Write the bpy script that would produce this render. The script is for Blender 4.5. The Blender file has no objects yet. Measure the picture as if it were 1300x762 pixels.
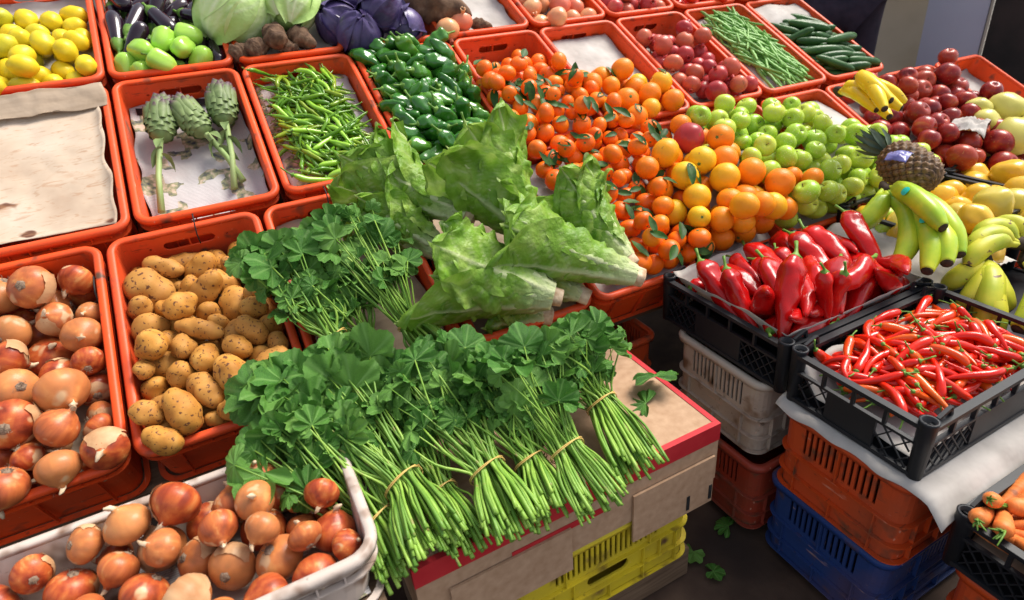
import bpy, bmesh, math, random
import numpy as np
from mathutils import Vector, Matrix, Quaternion, noise

C = bpy.context.scene.collection
# ------------------------------------------------------------------ camera
CAM = np.array([0.50830219, -0.97181589, 0.68112636])
RW = np.array([[0.8851966343196821, -0.45944559768182525, -0.07305245621970807],
               [-0.2611634956734402, -0.3608162136776696, -0.895324124813144],
               [0.38499421699107506, 0.8116165367435797, -0.4393837163177874]])
FPX = 764.06
SLOPE = math.radians(29.18930460465768)
ROWL = 0.5171159255970081          # depth of one crate row, measured up the slope
CW = 0.31                          # width of one crate
sc = bpy.context.scene
cd = bpy.data.cameras.new('camera'); cam = bpy.data.objects.new('camera', cd); C.objects.link(cam)
cam.matrix_world = Matrix([[RW[0][0], -RW[1][0], -RW[2][0], CAM[0]], [RW[0][1], -RW[1][1], -RW[2][1], CAM[1]],
                           [RW[0][2], -RW[1][2], -RW[2][2], CAM[2]], [0, 0, 0, 1]])
cd.sensor_width = 36; cd.lens = FPX / 1300 * 36; cd.shift_y = -45 / 1300; cd.clip_end = 500; cd.clip_start = .02
cd.dof.use_dof = True; cd.dof.focus_distance = 1.25; cd.dof.aperture_fstop = 4.5
sc.camera = cam
# ------------------------------------------------------------------ light
w = bpy.data.worlds.new('World'); sc.world = w; w.use_nodes = True
nt = w.node_tree; bg = nt.nodes['Background']
sky = nt.nodes.new('ShaderNodeTexSky'); sky.sky_type = 'NISHITA'; sky.sun_disc = False
SUN_EL, SUN_AZ = math.radians(56), math.radians(82)      # azimuth from +Y towards +X
sky.sun_elevation = SUN_EL; sky.sun_rotation = SUN_AZ; sky.air_density = 1.0; sky.dust_density = 2.5; sky.ozone_density = 1.0
hs = nt.nodes.new('ShaderNodeHueSaturation'); hs.inputs['Saturation'].default_value = .45; nt.links.new(sky.outputs[0], hs.inputs['Color']); nt.links.new(hs.outputs[0], bg.inputs[0]); bg.inputs[1].default_value = 0.15
sl = bpy.data.lights.new('sun', 'SUN'); sl.energy = 3.0; sl.angle = math.radians(28); sl.color = (1, .94, .85)
so = bpy.data.objects.new('sun', sl); C.objects.link(so)
sd = Vector((math.sin(SUN_AZ) * math.cos(SUN_EL), math.cos(SUN_AZ) * math.cos(SUN_EL), math.sin(SUN_EL)))
so.rotation_euler = sd.to_track_quat('Z', 'Y').to_euler()
sc.view_settings.view_transform = 'Standard'; sc.view_settings.look = 'None'; sc.view_settings.gamma = 1
sc.view_settings.exposure = 0.68
sc.cycles.max_bounces = 6; sc.cycles.diffuse_bounces = 3; sc.cycles.glossy_bounces = 2; sc.cycles.transmission_bounces = 3
sc.cycles.use_denoising = True

# ------------------------------------------------------------------ frames and helpers
TS = Matrix.Rotation(SLOPE, 4, 'X')          # the slope of the display: (x, up the slope, off the slope) -> world
FLAT = Matrix.Identity(4)
TSn = np.array(TS.to_3x3())

def ray(x, y):
    return RW.T @ np.array([(x - 650) / FPX, (y - 336) / FPX, 1])
def on_flat(x, y, z):
    d = ray(x, y); return Vector(CAM + (z - CAM[2]) / d[2] * d)
def on_slope(x, y, h=0.0):
    """world point where the line of sight meets the plane h above the slope"""
    d = ray(x, y); n = TSn[:, 2]; return Vector(CAM + (h - CAM @ n) / (d @ n) * d)
def slope_pt(x, v, h=0.0):
    return TS @ Vector((x, v, h))

def link(name, me, parent=None, mat=None, mw=None):
    o = bpy.data.objects.new(name, me); C.objects.link(o)
    if mat is not None and me is not None:
        if not me.materials: me.materials.append(mat)
        elif me.materials[0] != mat:
            o.material_slots[0].link = 'OBJECT'; o.material_slots[0].material = mat
    if parent: o.parent = parent
    if mw is not None: o.matrix_world = mw
    return o
def tag(o, label=None, cat=None, group=None, kind=None):
    if label: o['label'] = label
    if cat: o['category'] = cat
    if group: o['group'] = group
    if kind: o['kind'] = kind
    return o
def thing(name, label, cat, group=None, mw=None):
    o = bpy.data.objects.new(name, None); C.objects.link(o); o.empty_display_size = .02
    if mw is not None: o.matrix_world = mw
    return tag(o, label, cat, group)
def mesh(name, verts, faces, smooth=True):
    me = bpy.data.meshes.new(name); me.from_pydata([tuple(v) for v in verts], [], [tuple(f) for f in faces]); me.update()
    if smooth: me.polygons.foreach_set('use_smooth', [True] * len(me.polygons))
    return me
class Geo:
    """collects verts and faces of one mesh"""
    def __init__(s): s.v = []; s.f = []
    def add(s, v, f):
        o = len(s.v); s.v += [tuple(p) for p in v]; s.f += [tuple(i + o for i in q) for q in f]; return s
    def box(s, x0, x1, y0, y1, z0, z1):
        v = [(x, y, z) for z in (z0, z1) for y in (y0, y1) for x in (x0, x1)]
        return s.add(v, [(0, 2, 3, 1), (4, 5, 7, 6), (0, 1, 5, 4), (2, 6, 7, 3), (0, 4, 6, 2), (1, 3, 7, 5)])
    def bar(s, a, b, wd, up=(0, 0, 1), th=None):
        a, b, up = Vector(a), Vector(b), Vector(up); d = (b - a).normalized(); sd_ = d.cross(up).normalized(); u = sd_.cross(d); th = th or wd
        v = [p + sd_ * (i * wd / 2) + u * (j * th / 2) for p in (a, b) for i, j in ((-1, -1), (1, -1), (1, 1), (-1, 1))]
        return s.add(v, [(3, 2, 1, 0), (4, 5, 6, 7), (0, 1, 5, 4), (1, 2, 6, 5), (2, 3, 7, 6), (3, 0, 4, 7)])
    def tube(s, pts, rad, seg=8, mod=None, cap=True):
        pts = [Vector(p) for p in pts]; n = len(pts)
        if not hasattr(rad, '__len__'): rad = [rad] * n
        d0 = (pts[1] - pts[0]).normalized(); up = Vector((0, 0, 1)) if abs(d0.z) < .9 else Vector((1, 0, 0))
        u = d0.cross(up).normalized(); V = []; F = []
        for i in range(n):
            d = (pts[min(i + 1, n - 1)] - pts[max(i - 1, 0)]).normalized(); u = (u - d * u.dot(d)).normalized(); w_ = d.cross(u)
            for k in range(seg):
                a = 2 * math.pi * k / seg; r = rad[i] * (mod(i / (n - 1), a) if mod else 1)
                V.append(pts[i] + (u * math.cos(a) + w_ * math.sin(a)) * r)
        for i in range(n - 1):
            for k in range(seg):
                F.append((i * seg + k, i * seg + (k + 1) % seg, (i + 1) * seg + (k + 1) % seg, (i + 1) * seg + k))
        if cap:
            F.append(tuple(range(seg - 1, -1, -1))); F.append(tuple((n - 1) * seg + k for k in range(seg)))
        return s.add(V, F)
    def make(s, name, smooth=False): return mesh(name, s.v, s.f, smooth)

# ------------------------------------------------------------------ materials
def pmat(name, cols, scale=20., stretch=(1, 1, 1), rand=None, spots=None, bump=None, rough=.5, coat=0., sss=0., trans=0., detail=4., spec=.26, extra=None, metal=0.):  # noqa
    """one procedural surface: a noise ramp, an own tint per object, spots, bump"""
    m = bpy.data.materials.new(name); m.use_nodes = True; t = m.node_tree; N = t.nodes; Lk = t.links.new
    b = N['Principled BSDF']; tc = N.new('ShaderNodeTexCoord'); oi = N.new('ShaderNodeObjectInfo')
    mp = N.new('ShaderNodeMapping'); mp.inputs['Scale'].default_value = stretch
    of = N.new('ShaderNodeVectorMath'); of.operation = 'SCALE'; of.inputs[0].default_value = (7.3, 3.1, 5.7); Lk(oi.outputs['Random'], of.inputs['Scale'])
    ad = N.new('ShaderNodeVectorMath'); Lk(tc.outputs['Object'], ad.inputs[0]); Lk(of.outputs[0], ad.inputs[1]); Lk(ad.outputs[0], mp.inputs['Vector'])
    if stretch != (1, 1, 1): Lk(tc.outputs['Object'], mp.inputs['Vector'])
    n1 = N.new('ShaderNodeTexNoise'); n1.inputs['Scale'].default_value = scale; n1.inputs['Detail'].default_value = detail; Lk(mp.outputs[0], n1.inputs['Vector'])
    if stretch != (1, 1, 1):
        n1.noise_dimensions = '4D'; mu = N.new('ShaderNodeMath'); mu.operation = 'MULTIPLY'; mu.inputs[1].default_value = 40; Lk(oi.outputs['Random'], mu.inputs[0]); Lk(mu.outputs[0], n1.inputs['W'])
    cr = N.new('ShaderNodeValToRGB'); Lk(n1.outputs['Fac'], cr.inputs['Fac'])
    while len(cr.color_ramp.elements) < len(cols): cr.color_ramp.elements.new(.5)
    for e, (p, c) in zip(cr.color_ramp.elements, cols): e.position = p; e.color = (*c, 1)
    out = cr.outputs['Color']
    def mix(a, b_, fac, mode='MIX'):
        x = N.new('ShaderNodeMix'); x.data_type = 'RGBA'; x.blend_type = mode
        if isinstance(fac, (int, float)): x.inputs[0].default_value = fac
        else: Lk(fac, x.inputs[0])
        for i, v in ((6, a), (7, b_)):
            if isinstance(v, tuple): x.inputs[i].default_value = (*v, 1)
            else: Lk(v, x.inputs[i])
        return x.outputs[2]
    if rand:
        rr = N.new('ShaderNodeMapRange'); rr.inputs['To Max'].default_value = rand[1]; Lk(oi.outputs['Random'], rr.inputs['Value'])
        if len(rand) > 2: rr.inputs['From Min'].default_value = rand[2]
        out = mix(out, rand[0], rr.outputs[0])
    if spots:
        col, s_, th, soft = spots
        n2 = N.new('ShaderNodeTexNoise'); n2.inputs['Scale'].default_value = s_; n2.inputs['Detail'].default_value = 2; Lk(ad.outputs[0], n2.inputs['Vector'])
        r2 = N.new('ShaderNodeMapRange'); r2.inputs['From Min'].default_value = th; r2.inputs['From Max'].default_value = th + soft; Lk(n2.outputs['Fac'], r2.inputs['Value'])
        out = mix(out, col, r2.outputs[0])
    if extra: out = extra(N, Lk, tc, out, mix)
    Lk(out, b.inputs['Base Color'])
    b.inputs['Roughness'].default_value = rough; b.inputs['Coat Weight'].default_value = coat; b.inputs['Coat Roughness'].default_value = .12
    b.inputs['Specular IOR Level'].default_value = spec; b.inputs['Metallic'].default_value = metal
    if sss:
        b.inputs['Subsurface Weight'].default_value = sss; b.inputs['Subsurface Scale'].default_value = .01; b.inputs['Subsurface Radius'].default_value = (1, .5, .2)
    if bump:
        nb = N.new('ShaderNodeTexNoise'); nb.inputs['Scale'].default_value = bump[1]; nb.inputs['Detail'].default_value = 3; Lk(ad.outputs[0], nb.inputs['Vector'])
        bp = N.new('ShaderNodeBump'); bp.inputs['Strength'].default_value = bump[0]; bp.inputs['Distance'].default_value = bump[2]; Lk(nb.outputs['Fac'], bp.inputs['Height']); Lk(bp.outputs[0], b.inputs['Normal'])
    if trans:
        tr = N.new('ShaderNodeBsdfTranslucent'); Lk(out, tr.inputs['Color']); ms = N.new('ShaderNodeMixShader'); ms.inputs[0].default_value = trans
        Lk(b.outputs[0], ms.inputs[1]); Lk(tr.outputs[0], ms.inputs[2]); Lk(ms.outputs[0], N['Material Output'].inputs['Surface'])
    return m
def attr_extra(col, name='rib'):
    """tint by a mesh attribute: the pale rib of a leaf, the shoulder of a fruit"""
    def f(N, Lk, tc, out, mix):
        a = N.new('ShaderNodeAttribute'); a.attribute_name = name
        return mix(out, col, a.outputs['Fac'])
    return f

def worn(N, Lk, tc, out, mix):
    # grime in the corners of the moulding and fine pale and dark scratches
    for sc_, st, lo, hi, col, amt in ((1, (5, 5, 5), .50, .72, (.16, .07, .04), .45), (1, (14, 160, 60), .66, .72, (.05, .03, .02), .55), (1, (150, 12, 70), .67, .73, (.75, .45, .32), .4), (1, (60, 60, 200), .68, .74, (.05, .03, .02), .5)):
        n = N.new('ShaderNodeTexNoise'); n.inputs['Scale'].default_value = sc_; n.inputs['Detail'].default_value = 5; mp = N.new('ShaderNodeMapping'); mp.inputs['Scale'].default_value = st
        Lk(tc.outputs['Object'], mp.inputs[0]); Lk(mp.outputs[0], n.inputs['Vector']); r = N.new('ShaderNodeMapRange'); r.inputs['From Min'].default_value = lo; r.inputs['From Max'].default_value = hi; r.inputs['To Max'].default_value = amt
        Lk(n.outputs['Fac'], r.inputs['Value']); out = mix(out, col, r.outputs[0])
    return out
def plastic(name, c, dirt=(.10, .05, .03), rough=.42, dth=.60):
    dk = tuple(x * .82 for x in c)
    return pmat(name, [(.3, dk), (.7, c)], scale=6, spots=(dirt, 24, dth, .18), bump=(.12, 90, .002), rough=rough, rand=(tuple(x * .80 + .02 for x in c), .7), extra=worn)
M = {}
M['orange_plastic'] = plastic('orange_plastic', (.86, .085, .010))
M['dull_orange_plastic'] = plastic('dull_orange_plastic', (.58, .068, .010), dth=.56)
M['dark_red_plastic'] = plastic('dark_red_plastic', (.30, .035, .015), dth=.55)
M['grey_plastic'] = plastic('grey_plastic', (.50, .42, .34), dirt=(.20, .13, .08), dth=.54)
M['pale_plastic'] = plastic('pale_plastic', (.60, .50, .43), dirt=(.20, .12, .08), dth=.52)
M['blue_plastic'] = plastic('blue_plastic', (.008, .038, .17))
M['yellow_plastic'] = plastic('yellow_plastic', (.72, .56, .02))
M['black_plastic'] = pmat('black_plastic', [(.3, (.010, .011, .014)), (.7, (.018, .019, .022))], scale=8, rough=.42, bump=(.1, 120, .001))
M['paper'] = pmat('paper', [(.25, (.33, .30, .27)), (.7, (.54, .50, .46))], scale=12, bump=(.5, 14, .01), rough=.85)
M['wood'] = pmat('wood', [(.3, (.10, .06, .035)), (.7, (.20, .13, .08))], scale=10, stretch=(1, 14, 14), rough=.8, bump=(.3, 60, .003))
def stained(N, Lk, tc, out, mix):
    # rusty scratches and a few dark blots across the old sheet
    for rot, sx, sy, lo in ((.7, 26, 90, .60), (-.5, 22, 80, .61), (1.9, 34, 110, .61), (0, 9, 11, .58)):
        wv = N.new('ShaderNodeTexNoise'); wv.inputs['Scale'].default_value = 1; wv.inputs['Distortion'].default_value = .8; wv.inputs['Detail'].default_value = 4
        mp = N.new('ShaderNodeMapping'); mp.inputs['Rotation'].default_value = (0, 0, rot); mp.inputs['Scale'].default_value = (sx, sy, 1); mp.inputs['Location'].default_value = (rot*3, 1, 0)
        Lk(tc.outputs['Object'], mp.inputs[0]); Lk(mp.outputs[0], wv.inputs['Vector'])
        r = N.new('ShaderNodeMapRange'); r.inputs['From Min'].default_value = lo; r.inputs['From Max'].default_value = lo+.09; r.inputs['To Max'].default_value = .42; Lk(wv.outputs['Fac'], r.inputs['Value'])
        out = mix(out, (.34, .17, .08), r.outputs[0])
    return out
M['stained_paper'] = pmat('stained_paper', [(.25, (.38, .27, .19)), (.5, (.50, .39, .29)), (.75, (.58, .47, .37))], scale=7, spots=((.12, .05, .03), 13, .67, .04), bump=(.5, 10, .01), rough=.85, extra=stained)
M['brown_paper'] = pmat('brown_paper', [(.3, (.30, .22, .15)), (.7, (.44, .34, .25))], scale=6, stretch=(1, 8, 1), bump=(.5, 16, .01), rough=.85)
def news(N, Lk, tc, out, mix):
    # printed columns: grey text lines and faded picture blocks
    s = N.new('ShaderNodeSeparateXYZ'); Lk(tc.outputs['Object'], s.inputs[0])
    br = N.new('ShaderNodeTexVoronoi'); br.distance = 'CHEBYCHEV'; br.inputs['Scale'].default_value = 24; Lk(tc.outputs['Object'], br.inputs['Vector'])
    sp = N.new('ShaderNodeSeparateColor'); Lk(br.outputs['Color'], sp.inputs[0])
    wv = N.new('ShaderNodeTexWave'); wv.bands_direction = 'Y'; wv.inputs['Scale'].default_value = 75; wv.inputs['Distortion'].default_value = 1.; Lk(tc.outputs['Object'], wv.inputs['Vector'])
    a = N.new('ShaderNodeMath'); a.operation = 'GREATER_THAN'; a.inputs[1].default_value = .6; Lk(wv.outputs['Fac'], a.inputs[0])
    b = N.new('ShaderNodeMath'); b.operation = 'MULTIPLY'; b.inputs[1].default_value = .5; Lk(a.outputs[0], b.inputs[0])
    out = mix(out, (.22, .21, .21), b.outputs[0])
    n = N.new('ShaderNodeTexNoise'); n.inputs['Scale'].default_value = 60; n.inputs['Detail'].default_value = 6; Lk(tc.outputs['Object'], n.inputs['Vector'])
    cr = N.new('ShaderNodeValToRGB'); Lk(n.outputs['Color'], cr.inputs['Fac'])
    e = cr.color_ramp.elements; e[0].position = .38; e[0].color = (.06, .07, .09, 1); e[1].position = .6; e[1].color = (.55, .42, .33, 1); x = e.new(.5); x.color = (.25, .25, .14, 1)
    lt = N.new('ShaderNodeMath'); lt.operation = 'LESS_THAN'; lt.inputs[1].default_value = .38; Lk(sp.outputs[0], lt.inputs[0])
    return mix(out, cr.outputs['Color'], lt.outputs[0])
M['newspaper'] = pmat('newspaper', [(.3, (.46, .43, .42)), (.7, (.56, .53, .52))], scale=8, bump=(.5, 14, .01), rough=.8, extra=news)
# produce
M['onion'] = pmat('onion_skin', [(.30, (.16, .022, .010)), (.45, (.36, .058, .018)), (.58, (.50, .12, .030)), (.74, (.68, .32, .10))], scale=60, stretch=(1, 1, .10), rand=((.60, .27, .09), .7, .45), rough=.40, coat=.08, spots=((.55, .34, .18), 26, .62, .06), sss=.06, bump=(.25, 60, .002))
M['onion_neck'] = pmat('onion_neck', [(.3, (.35, .20, .10)), (.7, (.72, .58, .40))], scale=60, rough=.7)
M['onion_paper'] = pmat('onion_paper_skin', [(.3, (.45, .20, .08)), (.7, (.74, .48, .26))], scale=40, stretch=(1, 1, .1), rough=.45, trans=.15)
M['onion_root'] = pmat('onion_root', [(.3, (.14, .09, .06)), (.7, (.36, .26, .18))], scale=90, rough=.9, bump=(.8, 300, .003))
M['potato'] = pmat('potato_skin', [(.3, (.38, .145, .020)), (.55, (.52, .235, .040)), (.8, (.62, .33, .08))], scale=28, spots=((.13, .05, .02), 135, .60, .05), bump=(.35, 70, .002), rough=.62, rand=((.42, .20, .05), .6))
M['taro'] = pmat('taro_skin', [(.3, (.07, .038, .024)), (.6, (.17, .10, .06)), (.8, (.30, .20, .13))], scale=60, bump=(.9, 110, .004), rough=.9)
M['lemon'] = pmat('lemon_skin', [(.3, (.68, .48, .012)), (.7, (.78, .60, .03))], scale=12, rand=((.40, .44, .03), .8, .55), bump=(.35, 260, .001), rough=.36)
M['orange'] = pmat('orange_skin', [(.3, (.80, .18, .005)), (.7, (.86, .26, .009))], scale=9, rand=((.80, .50, .015), .95, .5), bump=(.6, 420, .0012), rough=.40, coat=.05, sss=.06, spots=((.50, .22, .03), 60, .72, .03))
M['tangerine'] = pmat('tangerine_skin', [(.3, (.80, .115, .004)), (.7, (.86, .18, .006))], scale=10, rand=((.84, .27, .01), .7, .5), bump=(.6, 480, .001), rough=.36, coat=.08, sss=.06)
M['calyx'] = pmat('calyx_green', [(.3, (.06, .10, .02)), (.7, (.16, .22, .05))], scale=200, rough=.7)
M['fruit_leaf'] = pmat('citrus_leaf', [(.3, (.014, .055, .008)), (.7, (.045, .13, .016))], scale=40, rough=.5, trans=.15)
M['green_apple'] = pmat('green_apple_skin', [(.3, (.26, .46, .02)), (.7, (.42, .60, .05))], scale=14, rand=((.58, .62, .07), .8, .4), spots=((.50, .60, .20), 260, .60, .05), rough=.32, coat=.15, bump=(.15, 120, .001))
M['red_apple'] = pmat('red_apple_skin', [(.3, (.13, .008, .010)), (.5, (.26, .016, .014)), (.64, (.42, .05, .02)), (.8, (.58, .26, .06))], scale=34, stretch=(1, 1, .25), rand=((.42, .06, .02), .6, .5), spots=((.42, .16, .06), 200, .66, .04), rough=.32, coat=.15)
M['pomegranate'] = pmat('pomegranate_rind', [(.3, (.30, .02, .025)), (.6, (.50, .05, .045)), (.8, (.62, .20, .10))], scale=14, rand=((.55, .16, .07), .7, .7), spots=((.25, .09, .04), 40, .66, .08), rough=.34, coat=.1)
M['pale_pomegranate'] = pmat('pale_pomegranate_rind', [(.3, (.66, .22, .10)), (.6, (.74, .38, .17)), (.8, (.76, .50, .26))], scale=11, rand=((.68, .12, .09), .8, .5), rough=.32, coat=.2)
M['tomato'] = pmat('tomato_skin', [(.3, (.62, .02, .008)), (.7, (.74, .05, .012))], scale=8, rough=.16, coat=.5)
M['quince'] = pmat('quince_skin', [(.3, (.70, .36, .015)), (.7, (.76, .46, .035))], scale=12, rand=((.52, .48, .09), .8, .55), spots=((.32, .18, .05), 45, .68, .07), rough=.3, coat=.25)
M['pale_quince'] = pmat('pale_quince_skin', [(.3, (.52, .46, .08)), (.7, (.64, .58, .16))], scale=12, spots=((.30, .22, .08), 30, .66, .1), rough=.36, coat=.15)
M['green_chilli'] = pmat('green_chilli_skin', [(.3, (.055, .17, .006)), (.7, (.16, .32, .016))], scale=26, rand=((.30, .36, .02), .8, .6), rough=.25, coat=.3)
M['light_chilli'] = pmat('light_chilli_skin', [(.3, (.24, .50, .03)), (.7, (.36, .60, .06))], scale=26, rough=.22, coat=.4)
M['green_pepper'] = pmat('green_pepper_skin', [(.3, (.018, .095, .010)), (.7, (.05, .20, .02))], scale=20, rand=((.12, .30, .03), .6, .6), rough=.18, coat=.5, bump=(.3, 45, .004))
M['pale_pepper'] = pmat('pale_pepper_skin', [(.3, (.30, .56, .05)), (.7, (.42, .68, .10))], scale=14, rough=.2, coat=.4)
M['aubergine'] = pmat('aubergine_skin', [(.3, (.010, .004, .010)), (.8, (.030, .010, .020))], scale=10, rough=.18, coat=.6)
M['cucumber'] = pmat('cucumber_skin', [(.3, (.014, .055, .012)), (.7, (.045, .13, .028))], scale=60, stretch=(.3, 1, 1), bump=(.5, 160, .002), rough=.36)
M['bean'] = pmat('bean_skin', [(.3, (.17, .36, .07)), (.7, (.28, .50, .13))], scale=30, rand=((.12, .30, .05), .7), rough=.4)
M['red_pepper'] = pmat('red_pepper_skin', [(.3, (.42, .004, .004)), (.7, (.62, .008, .006))], scale=12, rand=((.30, .003, .004), .6), rough=.24, coat=.22, bump=(.3, 34, .008), spots=((.26, .002, .004), 16, .58, .12))
M['red_chilli'] = pmat('red_chilli_skin', [(.3, (.58, .008, .003)), (.7, (.74, .022, .004))], scale=20, rand=((.78, .14, .01), .9, .6), rough=.22, coat=.35, bump=(.3, 90, .003))
M['stalk'] = pmat('stalk_green', [(.3, (.07, .17, .02)), (.7, (.18, .32, .05))], scale=60, rough=.5)
M['carrot'] = pmat('carrot_skin', [(.3, (.62, .15, .03)), (.7, (.74, .24, .06))], scale=50, stretch=(6, 1, 1), spots=((.35, .13, .06), 40, .62, .1), bump=(.4, 90, .002), rough=.5)
M['banana'] = pmat('banana_skin', [(.3, (.76, .50, .01)), (.7, (.84, .60, .02))], scale=14, spots=((.20, .10, .03), 90, .70, .03), rough=.38, coat=.1)
M['green_banana'] = pmat('green_banana_skin', [(.35, (.22, .42, .018)), (.65, (.50, .56, .03))], scale=16, rough=.35, coat=.15)
M['ripe_banana'] = pmat('ripe_banana_skin', [(.35, (.36, .42, .03)), (.65, (.58, .52, .045))], scale=16, spots=((.16, .09, .04), 60, .66, .05), rough=.4)
M['banana_tip'] = pmat('banana_tip', [(.3, (.02, .013, .008)), (.7, (.07, .045, .03))], scale=80, rough=.8)
M['teal_sticker'] = pmat('teal_sticker', [(.3, (.01, .46, .36)), (.7, (.02, .52, .42))], scale=40, rough=.3)
M['lettuce'] = pmat('lettuce_leaf', [(.30, (.12, .26, .018)), (.5, (.25, .43, .045)), (.70, (.44, .58, .13))], scale=20, rough=.40, trans=.30, bump=(.8, 75, .006), rand=((.10, .26, .02), .5), extra=attr_extra((.70, .74, .42)))
M['lettuce_base'] = pmat('lettuce_base', [(.3, (.45, .28, .16)), (.7, (.74, .60, .42))], scale=60, rough=.6, bump=(.5, 150, .002))
M['mallow'] = pmat('mallow_leaf', [(.3, (.028, .125, .014)), (.7, (.095, .26, .035))], scale=34, rand=((.19, .38, .07), .7, .3), spots=((.20, .26, .04), 18, .70, .05), rough=.34, trans=.22, bump=(.5, 90, .003), extra=attr_extra((.20, .38, .10)))
M['mallow_stalk'] = pmat('mallow_stalk', [(.3, (.15, .31, .03)), (.7, (.31, .47, .08))], scale=30, rand=((.08, .20, .025), .8, .3), spots=((.24, .20, .07), 40, .66, .08), rough=.38)
M['rubber'] = pmat('rubber_band', [(.3, (.60, .38, .10)), (.7, (.70, .48, .16))], scale=60, rough=.5)
M['cabbage'] = pmat('cabbage_leaf', [(.3, (.34, .52, .12)), (.7, (.55, .70, .30))], scale=10, rough=.42, bump=(.6, 45, .006), extra=attr_extra((.76, .82, .55)), rand=((.36, .58, .12), .6, .4))
M['purple_cabbage'] = pmat('purple_cabbage_leaf', [(.3, (.028, .016, .060)), (.7, (.10, .075, .20))], scale=14, rough=.34, coat=.15, bump=(.4, 45, .005), extra=attr_extra((.15, .10, .22)))
M['artichoke'] = pmat('artichoke_bract', [(.3, (.09, .14, .045)), (.7, (.20, .27, .10))], scale=40, rough=.5, extra=attr_extra((.10, .035, .075)), rand=((.22, .30, .10), .4))
M['artichoke_stem'] = pmat('artichoke_stem', [(.3, (.22, .33, .10)), (.7, (.38, .48, .20))], scale=50, stretch=(1, 1, .2), rough=.55)
M['pineapple'] = pmat('pineapple_rind', [(.3, (.07, .035, .018)), (.6, (.20, .11, .05)), (.8, (.40, .27, .14))], scale=70, rough=.55, bump=(.7, 90, .004), extra=attr_extra((.03, .018, .012)))
M['pineapple_leaf'] = pmat('pineapple_leaf', [(.3, (.05, .08, .05)), (.7, (.12, .16, .10))], scale=30, rough=.5)
M['purple_wrap'] = pmat('purple_wrap', [(.3, (.09, .08, .24)), (.7, (.20, .20, .40))], scale=30, rough=.22)
M['cardboard'] = pmat('cardboard', [(.3, (.36, .22, .13)), (.7, (.46, .30, .19))], scale=60, rough=.85, bump=(.2, 90, .002))
M['red_print'] = pmat('red_print', [(.3, (.42, .015, .022)), (.7, (.50, .03, .035))], scale=20, rough=.6)
M['black_tape'] = pmat('black_tape', [(.3, (.012, .012, .012)), (.7, (.03, .03, .03))], scale=60, rough=.6)
M['concrete'] = pmat('concrete_floor', [(.3, (.035, .020, .014)), (.7, (.10, .062, .042))], scale=9, rough=.8, bump=(.3, 40, .004), spots=((.03, .02, .016), 3, .55, .2))
M['denim'] = pmat('dark_cloth', [(.3, (.006, .007, .020)), (.7, (.012, .014, .035))], scale=30, rough=.9)
M['trousers'] = pmat('dark_trousers', [(.3, (.018, .014, .024)), (.7, (.035, .026, .04))], scale=20, rough=.9)
M['skin'] = pmat('skin', [(.3, (.42, .24, .16)), (.7, (.50, .30, .21))], scale=30, rough=.5, sss=.1)
M['hair'] = pmat('hair', [(.3, (.01, .008, .006)), (.7, (.03, .02, .015))], scale=80, rough=.6)
M['cream_board'] = pmat('cream_board', [(.3, (.40, .34, .25)), (.7, (.52, .46, .36))], scale=3, rough=.6)
M['grey_board'] = pmat('grey_board', [(.3, (.38, .40, .50)), (.7, (.46, .48, .57))], scale=2, rough=.5, spots=((.2, .2, .22), 14, .76, .02))
M['dark_wall'] = pmat('dark_shelf', [(.3, (.008, .007, .007)), (.7, (.03, .02, .018))], scale=6, rough=.7)
M['bounce_pavement'] = pmat('bounce_pavement', [(.3, (.34, .31, .27)), (.7, (.44, .41, .37))], scale=2, rough=.9)
M['roof_sheet'] = pmat('roof_sheet', [(.3, (.08, .075, .07)), (.7, (.13, .12, .11))], scale=3, rough=.9)
M['plaster'] = pmat('plaster', [(.3, (.28, .25, .21)), (.7, (.36, .33, .28))], scale=3, rough=.9)
# ---- produce shapes: a centre line and a radius along it, shared by meshes and by the packing ----
def _rs(*k):
    h = 2166136261
    for c in repr(k):
        h = ((h ^ ord(c)) * 16777619) & 0xffffffff
    return random.Random(h)

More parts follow.
